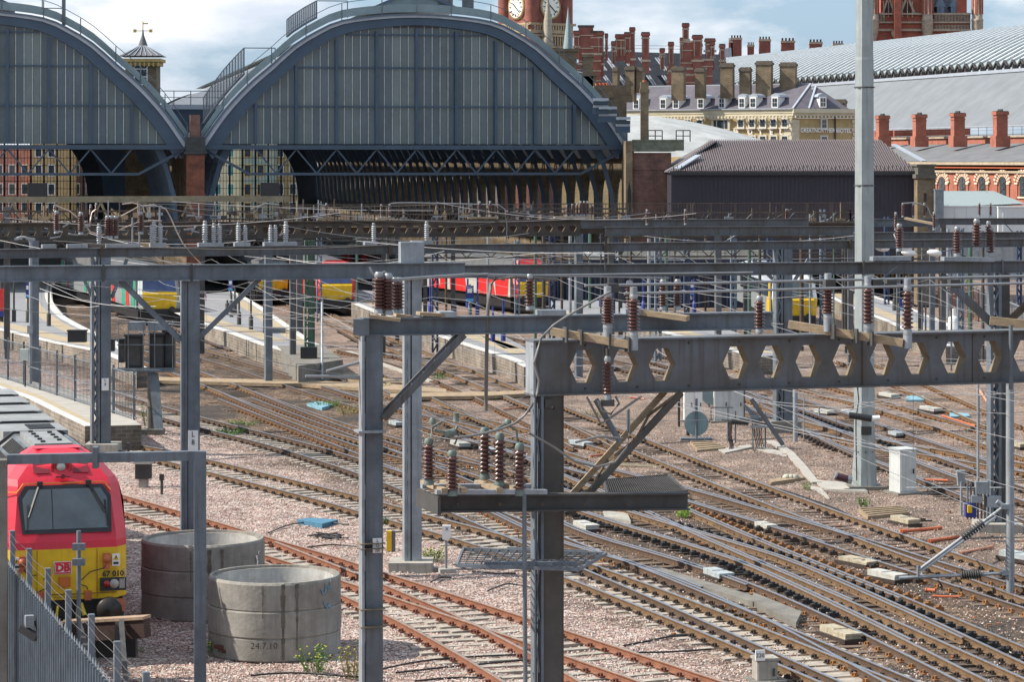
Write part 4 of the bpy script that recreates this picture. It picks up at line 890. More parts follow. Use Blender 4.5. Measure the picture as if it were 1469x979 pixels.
c = MB(); c.box((X(924.5, 216), 216, pz(160, 216)), (.62, .62, 4.6), 0, 0); c.box((X(924.5, 216), 216, pz(126, 216)-.25), (.75, .75, .3), 0, 0); c.lathe((X(924.5, 216), 216, pz(127, 216)), [(.17, 0), (.15, .65)], 8, 1)
tag(c.build('chimney', [dkyel, terrac]), 'slim sooty brick chimney with one terracotta pot on the pier building', 'chimney')
rt = thing('brick_chimney_group', 'brick stack with a row of orange pots beside the right arch', 'chimney', (X(880, 222), 222, 0)); Yq = 222
c = MB(); c.box((X(875, Yq), Yq, pz(155, Yq)), (2.6, 1.5, 3.6)); c.box((X(866, Yq), Yq-.3, pz(136, Yq)), (1.5, 1.2, .5)); c.box((X(887, Yq), Yq, pz(141, Yq)), (2.2, 1.4, .6)); c.build('stack', dkyel, rt)
for px, t_ in ((856, 120), (861, 120), (866, 119), (871, 119), (881.5, 126), (886, 126), (891, 126)): c = MB(); c.lathe((X(px, Yq), Yq-.3, pz(131 if px < 875 else 138, Yq)), [(.17, 0), (.14, .66)], 8); c.build('chimney_pot', terrac, rt)
for i, (px, py, w_, lb) in enumerate(((862, 152, 1.7, 'upper'), (872, 164, 2.0, 'middle'), (894, 179, 1.6, 'lower'))):
    c = MB(); p = P(px, py, 214+i*.3)
    for q in range(4): c.bar(p+Vector((-w_*.35, q*.3, .5-q*.26)), p+Vector((w_*.35, q*.3, .5-q*.26)), .5, .2, q % 2)
    c.box(p+Vector((0, .7, -.2)), (w_*.7, .6, .8), 0, 1); tag(c.build('stepped_roof', [lead, bluesteel, dkyel]), 'small ' + lb + ' stepped lead roof down the right flank of the arch', 'roof')
c = MB()
for px, w_, h in ((803, 3.0, 2.2), (843, .9, 3.6), (842, 1.6, 1.6)): c.box((X(px, 236), 236, pz(85 if px < 820 else 112, 236)-1), (w_*.95, 1.4, h*1.6)); c.box((X(px, 236), 236, pz(85 if px < 820 else 112, 236)-1+h*.8), (w_*1.1, 1.6, .25))
tag(c.build('sooty_stacks', dkyel), 'sooty brick stacks peeping over the right arch below the clock tower', 'chimney')
c = MB()
for q in range(7): c.bar(P(818+q*2.6, 112+q*1.2, 226), P(818+q*2.6, 98+q*2.2, 226), .09, .09)
for z_ in (100, 106): c.bar(P(816, z_, 226), P(836, z_+4, 226), .08, .08)
tag(c.build('roof_railing', white), 'white roof railing on the right flank of the arch', 'railing')
for px in (932, 962, 985):
    pass
c = MB()
for (a, b2) in ((930, 950), (970, 990)):
    for q in (a, (a+b2)/2, b2): c.bar(P(q, 203, 214), P(q, 187, 214), .08, .08)
    for z_ in (187, 195): c.bar(P(a, z_, 214), P(b2, z_, 214), .07, .07)
tag(c.build('guard_rail', steel_d), 'dark guard rails on the parapet of the pier building', 'railing')
# ribbed metal-clad building
rt = thing('metal_clad_building', 'long building with brown ribbed hipped roof over dark purple cladding', 'building', (X(1140, 206), 206, 0)); Yb = 206
clad = mat('dark_plum_cladding', (.036, .032, .046), .6, .1, .15, .5); ribm = mat('brown_ribbed_roof', (.165, .135, .135), .55, .2, .12, .8)
xa, xb = X(963, Yb), X(1313, Yb); ze = pz(247, Yb); zr = pz(202, Yb+9); rxa, rxb = X(1019, Yb+9), X(1262, Yb+9)
b = MB(); b.hexa((xa, Yb, 2.5), (xb-xa, 0, 0), (0, 16, 0), (0, 0, ze-2.5-.05))
for q in range(int((xb-xa)/.3)): b.box((xa+.15+q*.3, Yb-.01, (ze+5)/2+1.2), (.05, .05, ze-6.4))
b.build('cladding', clad, rt)
b = MB(); n_ = 108
for q in range(n_):
    f0, f1 = q/n_, (q+1)/n_; e0, e1 = xa-.2+(xb-xa+.4)*f0, xa-.2+(xb-xa+.4)*f1
    def top(x):   # clip to the hips
        if x < rxa: u = (x-xa+.2)/(rxa-xa+.2)
        elif x > rxb: u = (xb+.2-x)/(xb+.2-rxb)
        else: u = 1
        u = max(0, min(1, u)); return Vector((x, Yb-.3+9.3*u, ze+(zr-ze)*u))
    m_ = (e0+e1)/2; w_ = (e1-e0)
    A, B_, C_, D_ = Vector((e0, Yb-.3, ze)), Vector((m_, Yb-.3, ze)), top(m_), top(e0)
    b.add([A, B_, C_, D_], [(0, 1, 2, 3)], 0); up = Vector((0, -.06, .12)); E_ = Vector((e1, Yb-.3, ze)); F_ = top(e1)
    b.add([B_+up, E_+up, F_+up, C_+up, B_, C_, E_, F_], [(0, 1, 2, 3), (4, 0, 3, 5), (6, 7, 2, 1), (4, 6, 1, 0)], 0)
b.add([(xa-.2, Yb-.3, ze), (rxa, Yb+9, zr), (rxa, Yb+9.2, zr), (xa-.2, Yb+18, ze)], [(0, 1, 2, 3)], 0); b.add([(xb+.2, Yb-.3, ze), (xb+.2, Yb+18, ze), (rxb, Yb+9.2, zr), (rxb, Yb+9, zr)], [(0, 1, 2, 3)], 0); b.add([(rxa, Yb+9.1, zr), (rxb, Yb+9.1, zr), (xb, Yb+18, ze), (xa, Yb+18, ze)], [(0, 1, 2, 3)], 0)
b.build('ribbed_roof', ribm, rt)
b = MB(); b.hexa((xa-.25, Yb-.42, ze-.22), (xb-xa+.5, 0, 0), (0, .12, 0), (0, 0, .22)); b.build('gutter', blackm, rt)
b = MB(); b.bar((xa+.4, Yb-.1, ze+.25), (xa+2.2, Yb+3, ze+1.25), .5, .1); b.bar((rxb+.8, Yb+7, zr-.3), (rxb+2.4, Yb+2.0, ze+.8), .4, .1); b.build('hip_flashing', lead, rt)
b = MB(); b.prism([(xa-.2, Yb+1, ze+.1), (rxa+.4, Yb+7, ze+2.4), (rxa+.4, Yb+9, ze+2.3), (xa-.2, Yb+16, ze)], (0, 0, -.1)); b.hexa((xa-2.9, Yb+8, ze-.4), (4, 0, 0), (0, 7, 0), (0, 0, .9)); b.build('flat_link_roof', slate, rt)
b = MB(); 
for q in range(16): b.box((X(1232+q*5.3, Yb+3), Yb+3, 4), (.16, .3, 6))
b.hexa((X(963, Yb+6), Yb+6, 0), (xb-xa, 0, 0), (0, .3, 0), (0, 0, 5), 1); b.build('arcade_posts', [mat('ochre_iron', (.40, .30, .13), .7, 0, .3, 3), darkm], rt)
rt = thing('stock_brick_pier', 'sooty yellow brick pier with square cap at the right end of the ribbed roof', 'pier', (X(1329, 204), 204, 0)); Yr = 204
b = MB(); b.hexa((X(1316, Yr), Yr, 0), (X(1342, Yr)-X(1316, Yr), 0, 0), (0, 3, 0), (0, 0, pz(252, Yr))); b.build('shaft', dkyel, rt)
b = MB(); b.hexa((X(1313.5, Yr), Yr-.15, pz(256, Yr)), (X(1343, Yr)-X(1313.5, Yr), 0, 0), (0, 3.3, 0), (0, 0, .3)); b.hexa((X(1317, Yr), Yr, pz(251, Yr)), (X(1341, Yr)-X(1317, Yr), 0, 0), (0, 3, 0), (0, 0, .7)); b.hexa((X(1315, Yr), Yr-.1, pz(238.5, Yr)), (X(1343, Yr)-X(1315, Yr), 0, 0), (0, 3.2, 0), (0, 0, .15)); b.build('cap', mat('sooty_cap_stone', (.12, .11, .09), .9, 0, .4, 3), rt)
b = MB(); b.box((X(1327, Yr), Yr-.02, pz(283, Yr)), (.2, .06, .6)); b.box((X(1327, Yr), Yr-.02, pz(300, Yr)), (.25, .06, .5)); b.build('slit', darkm, rt)
# white hoardings and pale canopy at the right
hoard = mat('white_hoarding', (.66, .67, .66), .6, 0, .06, .5)
for i, (pa, pb_, pt, pbt, Y, m, nm, lb) in enumerate(((1341, 1354, 273, 345, 203, steel_l, 'screen_wall', 'narrow pale grey upright panel beside the sooty brick pier'), (1353, 1490, 297, 352, 205, hoard, 'hoarding', 'long white hoarding in front of the red brick arches'), (1432, 1490, 298, 350, 203.5, hoard, 'hoarding', 'nearer white hoarding panel block at the right edge'), (1353, 1490, 352, 402, 196, mat('grey_plinth', (.34, .35, .36), .8), 'low_wall', 'low grey wall below the white hoarding'))):
    b = MB(); b.hexa((X(pa, Y), Y, pz(pbt, Y)), (X(pb_, Y)-X(pa, Y), 0, 0), (0, .4, 0), (0, 0, pz(pt, Y)-pz(pbt, Y)))
    for q in range(1, 8): b.box((X(pa+(pb_-pa)*q/8, Y), Y-.02, (pz(pt, Y)+pz(pbt, Y))/2), (.05, .05, pz(pt, Y)-pz(pbt, Y)-.05))
    b.hexa((X(pa, Y)-.03, Y-.06, pz(pt, Y)), (X(pb_, Y)-X(pa, Y)+.06, 0, 0), (0, .5, 0), (0, 0, .08)); tag(b.build(nm, m), lb, 'hoarding' if 'hoard' in nm else 'wall')
b = MB(); b.add([P(1352, 274, 230), P(1425, 274, 245), P(1470, 292, 225), P(1352, 297, 214)], [(0, 1, 2, 3)]); b.add([P(1352, 276, 230.2), P(1425, 276, 245.2), P(1470, 294, 225.2), P(1352, 299, 214.2)], [(3, 2, 1, 0)])
for q in range(7): b.bar(P(1355+q*10, 276, 231+q*1.5), P(1360+q*13, 297, 215+q), .12, .12, 1)
tag(b.build('canopy_roof', [mat('pale_green_glass', (.22, .28, .26), .3, 0, .15, 1), alu]), 'pale green translucent canopy roof above the white hoarding', 'canopy')
# buildings beyond the far end windows
def street_block(pa, pb_, Y, zt, m, lb, wm, ww=1.0, wp=2.3, trim=white):
    rt = thing('street_building', lb, 'building', (X((pa+pb_)/2, Y), Y, 0)); b = MB(); x0_, x1_ = X(pa, Y), X(pb_, Y)
    b.hexa((x0_, Y, 0), (x1_-x0_, 0, 0), (0, 10, 0), (0, 0, zt)); b.build('wall', m, rt); n_ = int((x1_-x0_)/wp)
    for i in range(n_):
        for j in range(int(zt/3.4)):
            o = MB(); c = (x0_+(i+.5)*wp, Y-.03, 2+j*3.4); o.box(c, (ww+.3, .1, 2.1)); f = o.build('window', trim, rt)
            o = MB(); o.box((c[0], Y-.1, c[2]), (ww, .06, 1.8)); o.build('pane', wm, f)
    return rt
def Xx(px): return px
street_block(-10, 45, 505, 13, mat('pink_brick', (.42, .20, .16), .8, 0, .3, 1), 'red brick street building seen through the left end window', winglass)
street_block(46, 100, 500, 17, yelbrick, 'yellow brick street building with tall windows seen through the left end window', winglass)
street_block(101, 165, 508, 14, dullbrick, 'dark red terrace at the right of the left end window', winglass)
street_block(285, 345, 503, 14, cream, 'pale street building seen through the right end window', mat('teal_hoarding', (.09, .27, .28), .5, 0, .6, .5))
street_block(346, 392, 498, 18, mat('patchwork_sheeting', (.10, .27, .28), .6, 0, .3, .35, col2=(.45, .40, .28)), 'building wrapped in teal sheeting seen through the right end window', winglass, trim=mat('ochre_trim', (.55, .38, .12)))
street_block(393, 450, 506, 16, yelbrick, 'ochre street building at the right of the right end window', winglass)
# ---------------- platforms ----------------
ZP = .75
def plat(pts, label, edges, m=platf, z=ZP, wallm=None, buffs=()):
    rt = thing('platform', label, 'platform', G(*pts[0], z)); p = [G(x, y, z) for x, y in pts]
    b = MB(); n = len(p); b.add(p+[Vector((q.x, q.y, GZ-.1)) for q in p], [tuple(range(n))], 0); b.add(p+[Vector((q.x, q.y, GZ-.1)) for q in p], [(i, (i+1) % n, n+(i+1) % n, n+i) for i in range(n)], 1)
    b.build('slab', [m, wallm or MATS['platform_wall']], rt)
    for nm, pl, w_, mm, dz in edges:
        q = catmull([G(x, y, z) for x, y in pl], 1.5); e = MB()
        for i in range(len(q)-1):
            d = (q[i+1]-q[i]).normalized(); a = Vector((d.y, -d.x, 0))*w_; d0 = (q[i]-q[max(i-1, 0)]).normalized() if i else d; a0 = Vector((d0.y, -d0.x, 0))*w_
            e.add([q[i], q[i+1], q[i+1]+a, q[i]+a]+[v+Vector((0, 0, dz)) for v in (q[i], q[i+1], q[i+1]+a, q[i]+a0)], [(4, 5, 6, 7), (0, 1, 5, 4), (3, 7, 6, 2)])
        e.build(nm, mm, rt)
    return rt
brickmat('platform_wall', (.24, .20, .16), (.16, .13, .105), (.30, .27, .23), .45, .15, dirt=.6)
WE = mat('edge_white', (.58, .57, .54), .8, 0, .35, 3, streak=.2)
plat([(-60, 536), (0, 559), (36, 570), (80, 592), (122, 612), (203, 610), (155, 577), (100, 560), (0, 537), (-60, 524)], 'pale platform end in the left foreground beside the red locomotive roof',
     [('edge_stone', [(-60, 536), (0, 559), (36, 570), (80, 592), (122, 612)], -.35, WE, .012), ('buff_strip', [(-60, 532), (0, 553), (40, 566), (85, 588), (128, 610)], -.35, buff, .006)], palepl, ZP)
plat([(-60, 461), (0, 474), (74, 492), (135, 504), (179, 520), (196, 528), (190, 508), (165, 489), (130, 474), (92, 453), (76, 433), (74, 415), (86, 397), (95, 385), (-60, 385)], 'curved platform with buff safety band on the far left',
     [('edge_stone', [(-60, 461), (0, 474), (74, 492), (135, 504), (179, 520), (196, 528)], -.5, WE, .012), ('edge_stone', [(190, 508), (165, 489), (130, 474), (92, 453), (76, 433), (74, 415), (86, 397)], -.45, WE, .012),
      ('buff_strip', [(-60, 456), (0, 468), (74, 487), (130, 497)], -1.2, buff, .006), ('buff_strip', [(128, 481), (90, 463), (62, 442), (55, 425), (60, 402), (64, 392)], -.9, buff, .006)])
plat([(262, 453), (285, 464), (330, 479), (370, 494), (405, 504), (440, 524), (462, 517), (462, 497), (437, 482), (391, 451), (360, 431), (335, 418), (250, 425)], 'middle platform between the green and red train and the yellow fronted train',
     [('edge_stone', [(250, 449), (285, 464), (330, 479), (370, 494), (405, 504), (440, 524)], -.5, WE, .012), ('edge_stone', [(462, 497), (437, 482), (391, 451), (360, 431), (335, 418)], -.4, WE, .012), ('buff_strip', [(262, 448), (300, 463), (340, 475), (385, 490)], -1.1, buff, .006), ('buff_strip', [(445, 494), (425, 481), (380, 451), (350, 432)], -.8, buff, .006)])
plat([(503, 435), (560, 458), (625, 482), (680, 500), (728, 515), (752, 527), (768, 518), (752, 498), (715, 478), (660, 456), (600, 436), (560, 420), (503, 415)], 'platform in front of the red and white train',
     [('edge_stone', [(503, 435), (560, 458), (625, 482), (680, 500), (728, 515), (752, 527)], -.5, WE, .012), ('buff_strip', [(515, 432), (570, 453), (630, 473), (690, 491), (735, 508)], -1.1, buff, .006), ('buff_strip', [(745, 500), (705, 480), (650, 459), (600, 441)], -.8, buff, .006)])
plat([(790, 450), (900, 466), (1000, 490), (1080, 512), (1120, 510), (1060, 478), (960, 448), (880, 432), (790, 430)], 'pale platform right of the red train nose seen above the plated beam', [('edge_stone', [(790, 450), (900, 466), (1000, 490), (1080, 512)], -.5, WE, .012), ('buff_strip', [(790, 447), (900, 462), (1000, 486), (1080, 507)], -1.2, buff, .006)])
plat([(1172, 415), (1209, 437), (1272, 462), (1310, 480), (1360, 498), (1405, 490), (1377, 472), (1309, 443), (1240, 420), (1210, 408)], 'right hand platform beyond the yellow and white train', [('edge_stone', [(1172, 415), (1209, 437), (1272, 462), (1310, 480), (1360, 498)], -.4, WE, .012), ('edge_stone', [(1405, 490), (1377, 472), (1309, 443), (1240, 420)], -.4, WE, .012), ('buff_strip', [(1180, 414), (1218, 434), (1282, 460), (1320, 477)], -1.0, buff, .006)])
# concrete block at the platform tip carrying the green mast
b = MB(); p = [G(398, 498, ZP), G(462, 496, ZP), G(492, 518, ZP), G(428, 527, ZP)]; b.prism([Vector((q.x, q.y, ZP+.06)) for q in p], (0, 0, -1.1)); tag(b.build('mast_foundation', conc_d), 'dark concrete block at the platform tip under the green mast', 'foundation')
# boarded staff crossings
for pts, lb in (([(225, 541), (440, 546), (560, 551), (640, 558), (640, 563), (540, 558), (430, 551), (225, 546)], 'long boarded crossing over the middle tracks'), ([(470, 541), (560, 549), (590, 549), (500, 535)], 'short pale boarded walkway near the platform tip'), ([(560, 565), (700, 562), (770, 560), (770, 564), (700, 568), (560, 570)], 'boarded crossing left of the big plated beam')):
    b = MB(); q = [G(x, y, .012) for x, y in pts]; b.prism(q, (0, 0, -.16)); tag(b.build('boarded_crossing', timber), lb, 'crossing')

# ---------------- insulators ----------------
def ins_mesh(n, r, h, m, caps=alu, name='insulator', core=.55):
    b = MB(); cap = h*.13; b.lathe((0, 0, 0), [(r*.75, 0), (r*.75, cap*.5), (r*.6, cap)], 12, 1); prof = []; hh = (h-2*cap)/n
    for i in range(n):
        z = cap+i*hh; prof += [(r*core, z), (r, z+hh*.25), (r*.97, z+hh*.45), (r*core, z+hh*.75)]
    prof.append((r*core, h-cap)); b.lathe((0, 0, 0), prof, 12, 0); b.lathe((0, 0, h-cap), [(r*.6, 0), (r*.7, cap*.5), (r*.5, cap)], 12, 1)
    o = b.build(name, [m, caps], local=True); me = o.data; bpy.data.objects.remove(o); return me
I_BIG = ins_mesh(9, .125, .9, porc, alu); I_VER = ins_mesh(9, .135, .9, porc, verd); I_STD = ins_mesh(8, .095, .62, porc); I_GRY = ins_mesh(7, .068, .5, porcg); I_DRK = ins_mesh(8, .07, .62, porc)
def at_line(ln, px, z): return ln.atz(px, z)
def zlook(ln, px, py): return H-(py-HZ)*ln.Y(px)/F
def laced_post(b, base, top, ang, w=.34, d=.34, mi=0):
    """two channels with diagonal lacing; ang is the gantry direction"""
    ex = Vector((cos(ang), sin(ang), 0)); h = top.z-base.z
    for s in (-1, 1):
        c = base+ex*(s*(w/2-.045)); b.box((c.x, c.y, base.z+h/2), (.09, d, h), ang, mi)
    n = max(2, int(h/.45))
    for i in range(n):
        s = 1 if i % 2 else -1; z0, z1 = base.z+h*i/n, base.z+h*(i+1)/n
        for q in (-1, 1):
            ey = Vector((-sin(ang), cos(ang), 0))*q*(d/2-.02); b.bar(base+ex*(s*(w/2-.05))+ey+Vector((0, 0, z0-base.z)), base-ex*(s*(w/2-.05))+ey+Vector((0, 0, z1-base.z)), .02, .055, mi)
def h_post(b, base, top, ang, w=.3, d=.3, t=.03, mi=0):
    h = top.z-base.z; ex = Vector((cos(ang), sin(ang), 0)); ey = Vector((-sin(ang), cos(ang), 0))
    for s in (-1, 1): c = base+ey*s*(d/2-t/2); b.box((c.x, c.y, base.z+h/2), (w, t, h), ang, mi)
    b.box((base.x, base.y, base.z+h/2), (t, d-2*t-.002, h), ang, mi)
def plinth(rt, base, w=.9, h=.3, m=conc):
    b = MB(); b.box((base.x, base.y, base.z+h/2-.1), (w, w, h+.1)); b.build('foundation', m, rt)
def castel(b, p, q, z0, z1, pitch, hw, hh, thick, holes=None, mi=0, mi_in=1, phase=.5):
    """castellated plate girder: web from p to q (plan points), hexagonal holes"""
    p = Vector((p.x, p.y, 0)); q = Vector((q.x, q.y, 0)); L_ = (q-p).length; ex = (q-p)/L_; ey = Vector((-ex.y, ex.x, 0)); zc = (z0+z1)/2
    cs = holes if holes is not None else [pitch*(i+phase) for i in range(int(L_/pitch))]
    edges = [0.0]
    for a, c in zip(cs, cs[1:]): edges.append((a+c)/2)
    edges.append(L_)
    for i, c in enumerate(cs):
        a0, a1 = edges[i], edges[i+1]; hx = [(c-hw, zc), (c-hw*.45, zc+hh), (c+hw*.45, zc+hh), (c+hw, zc), (c+hw*.45, zc-hh), (c-hw*.45, zc-hh)]
        for s in (0, 1):
            W = lambda x, z: p+ex*x+ey*(thick*s)+Vector((0, 0, z))
            A = [W(a0, z0), W(a1, z0), W(a1, z1), W(a0, z1)]+[W(x, z) for x, z in hx]+[W(a0, zc), W(a1, zc)]
            b.add(A, [(3, 2, 6, 5), (0, 9, 8, 1), (10, 4, 5, 3), (10, 0, 9, 4), (11, 2, 6, 7), (11, 7, 8, 1)], mi)
        F0 = [p+ex*x+Vector((0, 0, z)) for x, z in hx]; F1 = [v+ey*thick for v in F0]
        b.add(F0+F1, [(k, (k+1) % 6, 6+(k+1) % 6, 6+k) for k in range(6)], mi_in)
    W = lambda x, z, s: p+ex*x+ey*(thick*s)+Vector((0, 0, z))
    for x in (0, L_): b.add([W(x, z0, 0), W(x, z1, 0), W(x, z1, 1), W(x, z0, 1)], [(0, 1, 2, 3)], mi)
def plate(rt, c, ang, txt, w=.26, h=.62):
    b = MB(); n_ = Vector((sin(ang), -cos(ang), 0)); cc = c+n_*.02; b.box(cc, (w, .03, h), ang); o = b.build('number_plate', white, rt)
    L_ = txt.split('|'); ex = Vector((cos(ang), sin(ang), 0))
    for i, s in enumerate(L_): text('lettering', s, h/len(L_)*.95, cc+n_*.03+Vector((0, 0, h/2-h*(i+.5)/len(L_))), ex, blackm, o, depth=.003, sx=.9 if len(s) < 3 else .7)

# ======== gantry 1: near left goal post in front of the red locomotive ========
L1 = Line(286, 56, 8)
rt = thing('loading_frame', 'slim grey steel goal post frame crossing just in front of the red locomotive', 'frame', at_line(L1, 286, 0))
b = MB(); t = L1.atz(287, 0); zt1 = zlook(L1, 287, 647.5)
b.box((t.x, t.y, (zt1+GZ-.6)/2), (.24, .26, zt1-GZ+.6), L1.a); b.build('post', steel, rt)
b = MB(); t2 = L1.atz(5, 0); b.box((t2.x-.12, t2.y-.1, (zt1+GZ)/2-.1), (.42, .4, zt1-GZ), L1.a); b.build('post', conc_d, rt)
b = MB(); a = L1.atz(10, zt1-.11); c = L1.atz(286, zt1-.09); b.bar(a, c, .2, .19); b.bar(L1.atz(138, zt1-.3)+Vector((0, -.05, 0)), L1.atz(138, zt1+.12)+Vector((0, -.05, 0)), .1, .3); b.build('beam', steel, rt)

# ======== gantry 2: long blue grey beam on posts at left and centre ========
L2 = Line(590, 73.5, 11.5); zb2 = 7.90
rt = thing('overhead_line_gantry', 'long clean blue grey gantry beam across the left half on laced posts', 'gantry', at_line(L2, 590, 0))
b = MB(); f0, f1 = L2.atz(-60, zb2-.2), L2.atz(664, zb2-.2)
off = Vector((sin(L2.a), -cos(L2.a), 0))*.28
b.ibeam(f0+off, f1+off, .41, .22, .03); 
b.build('beam', steel, rt)
b = MB()
for px in (147, 273): q = L2.atz(px, zb2-.2)+off*1.25; b.box((q.x, q.y, q.z), (.06, .1, .44), L2.a)
b.build('splice_plate', steel_d, rt)
for px, zt, gr in ((271, zb2-.42, GZ), (590, 8.42, GZ)):
    b = MB(); q = L2.atz(px, 0); ex = Vector((cos(L2.a), sin(L2.a), 0)); laced_post(b, Vector((q.x, q.y, gr))-ex*.13, Vector((q.x, q.y, zt)), L2.a, .16, .34)
    c = Vector((q.x, q.y, 0))+ex*.12; b.box((c.x, c.y-.02, (zt+gr)/2), (.3 if px < 500 else .26, .36, zt-gr), L2.a); b.build('post', steel if px < 500 else steel_l, rt)
q = L2.atz(590, 0); b = MB(); b.box((q.x, q.y, 8.1), (.62, .42, .7), L2.a); b.build('post_head', steel_l, rt); plinth(rt, L2.atz(590, GZ-.05), 1.15, .35)
b = MB(); ex = Vector((cos(L2.a), sin(L2.a), 0))
q = L2.atz(271, 0)
for s, px in ((-1, 172), (1, 372)):
    for dy in (-.12, .12): a = L2.atz(px, zb2-.4); c = L2.atz(271+s*12, zlook(L2, 271, 488)); v = Vector((0, dy, 0)); b.bar(a+v, c+v, .05, .12, 0)
b.build('knee_brace', steel, rt)
plate(rt, L2.atz(276, zlook(L2, 276, 634))+off*.65, L2.a, 'L|8|')
# ======== gantry 2b: darker thinner beam on the right half ========
L2b = Line(665, 78, 12); z2b = 7.66
rt = thing('overhead_line_gantry', 'dark weathered thin gantry beam across the right half with laced end post', 'gantry', at_line(L2b, 1430, 0))
b = MB(); b.ibeam(L2b.atz(664, z2b-.17), L2b.atz(1560, z2b-.17), .36, .24, .03)
for px in (868, 1238, 1437): q = L2b.atz(px, z2b-.17)-Vector((0, .14, 0)); b.box(q, (.05, .06, .42), L2b.a)
b.build('beam', steel_w, rt)
b = MB(); q = L2b.atz(1426, GZ); laced_post(b, q, Vector((q.x, q.y, z2b-.35)), L2b.a, .34, .34); q = L2b.atz(1438, GZ); b.box((q.x, q.y, 3.6), (.34, .3, 7.4), L2b.a, 1); b.build('post', [steel, steel_d], rt)
plinth(rt, L2b.atz(1431, GZ), 1.3, .3)
b = MB(); a = L2b.atz(1350, z2b-.4); c = L2b.atz(1425, zlook(L2b, 1425, 466)); b.bar(a, c, .12, .22); b.build('knee_brace', steel_w, rt)
b = MB(); b.bar(L2b.atz(1480, zlook(L2b, 1480, 430)), L2b.atz(1442, zlook(L2b, 1442, 466)), .1, .2); b.build('knee_brace', brownst, rt)
for px in (1373, 1421): inst(I_STD, 'insulator', rt, L2b.atz(px, z2b+.14), 0, 1.4)
for px in (1290, ): inst(I_STD, 'insulator', rt, L2b.atz(px, z2b+.3), 0, 1.3)
inst(I_STD, 'insulator', rt, L2b.atz(1401, z2b+.3), 0, 1.5); inst(I_DRK, 'insulator', rt, L2b.atz(1418, z2b+.3), 0, 1.4)
b = MB(); b.bar(L2b.atz(1250, z2b+.1), L2b.atz(1305, z2b+.1), .3, .12); b.bar(L2b.atz(1352, z2b+.08), L2b.atz(1424, z2b+.04), .3, .12); b.build('equipment_shelf', steel_l, rt)
b = MB(); b.path([L2b.at(x, y) for x, y in ((1262, 402), (1292, 378), (1288, 350), (1282, 336), (1286, 333), (1294, 334))], .022, 6); b.build('jumper_cable', alu, rt)
# ======== gantry 3 ========
L3 = Line(147, 102, 19); z3 = 7.38
rt = thing('overhead_line_gantry', 'gantry beam just above the long clean beam, with grey insulators standing on its left part', 'gantry', at_line(L3, 147, 0))
b = MB(); b.ibeam(L3.atz(-60, z3-.16), L3.atz(1560, z3-.16), .34, .24, .03); 
for px in (147, 560, 868, 1220): q = L3.atz(px, z3-.16)-Vector((0, .15, 0)); b.box(q, (.1, .06, .42), L3.a, 1)
b.build('beam', [steel_w, brownst], rt)
for px in (148, 1126):
    b = MB(); q = L3.atz(px, GZ); ex = Vector((cos(L3.a), sin(L3.a), 0)); laced_post(b, q-ex*.3, Vector((q.x, q.y, z3-.33)), L3.a, .3, .34); c = q+ex*.07; b.box((c.x, c.y, 3.45), (.36, .36, 7.2), L3.a); b.build('post', steel, rt); plinth(rt, q, 1.2, .5, conc_d if px > 500 else conc)
b = MB()
for a_, c_ in (((106, 372), (133, 427)), ((182, 372), (160, 428)), ((1080, 372), (1108, 400)), ((1160, 372), (1140, 402))): b.bar(L3.at(*a_), L3.at(*c_), .1, .12)
b.build('knee_brace', steel, rt)
plate(rt, L3.atz(150, zlook(L3, 150, 551))+Vector((.05, -.22, 0)), L3.a, 'L|8|', .26, .45)
sh = MB()
for pa, pb_ in ((60, 80), (96, 125), (152, 200), (215, 238), (284, 320), (336, 358), (378, 425), (522, 540), (590, 620)): sh.bar(L3.atz(pa, z3+.09), L3.atz(pb_, z3+.09), .3, .14)
sh.build('equipment_shelf', steel_l, rt)
for px in (142, 221, 294, 307, 315, 342, 352, 388, 395, 410, 536, 612, 218, 230): inst(I_GRY, 'insulator', rt, L3.atz(px, z3+.16), 0, random.uniform(1.2, 1.7))
for px, dz in ((81, .55), (116, .5), (154, .35), (159, .35), (166, .35), (202, .5)): inst(I_STD, 'insulator', rt, L3.atz(px, z3+dz), 0, 1.35)
b = MB()
for pts in (((80, 295), (100, 303), (118, 318), (130, 333), (145, 337), (160, 335), (200, 318), (232, 317)), ((174, 310), (200, 296), (220, 294), (238, 300), (262, 349), (288, 378)), ((118, 320), (128, 325), (132, 305), (138, 300)), ((175, 293), (190, 291), (205, 295), (207, 305))):
    b.path(catmull([L3.at(x, y) for x, y in pts], .4), .024, 5)
b.build('jumper_cable', copper, rt)
b = MB()
for px, t_, bt in ((200, 295, 350), (229, 296, 352), (190, 312, 350), (213, 296, 312), (232, 296, 300)): b.tube(L3.at(px, t_), L3.at(px, bt), .035, 6)
b.tube(L3.at(198, 296), L3.at(232, 296), .03, 6)
for q in range(10): x = random.uniform(60, 420); y = random.uniform(325, 342); b.bar(L3.at(x, y), L3.at(x+random.uniform(5, 16), y-random.uniform(-3, 8)), .05, .05)
b.build('pipework', alu, rt)
# ======== gantry 4: brown castellated beam in the far middle ========
L4 = Line(300, 133, 17); z4 = zlook(L4, 300, 318); z4b = zlook(L4, 300, 343)
rt = thing('overhead_line_gantry', 'far brown grimy castellated beam with rows of small hexagonal openings', 'gantry', at_line(L4, 300, 0))
b = MB(); p0, p1 = L4.atz(-60, 0), L4.atz(832, 0); castel(b, p0, p1, z4b+.06, z4-.06, .62, .2, .2, .1)
b.bar(L4.atz(-60, z4-.03), L4.atz(832, z4-.03), .3, .06); b.bar(L4.atz(-60, z4b+.03), L4.atz(832, z4b+.03), .3, .06); b.build('castellated_beam', [mat('sooty_beam', (.085, .072, .06), .8, .1, .45, 1.5, streak=.5), mat('dull_ochre', (.15, .11, .065), .8)], rt)
b = MB(); b.ibeam(L4.atz(833, z4-.25), L4.atz(1160, z4-.25), .42, .24, .03); b.build('beam', steel_w, rt)
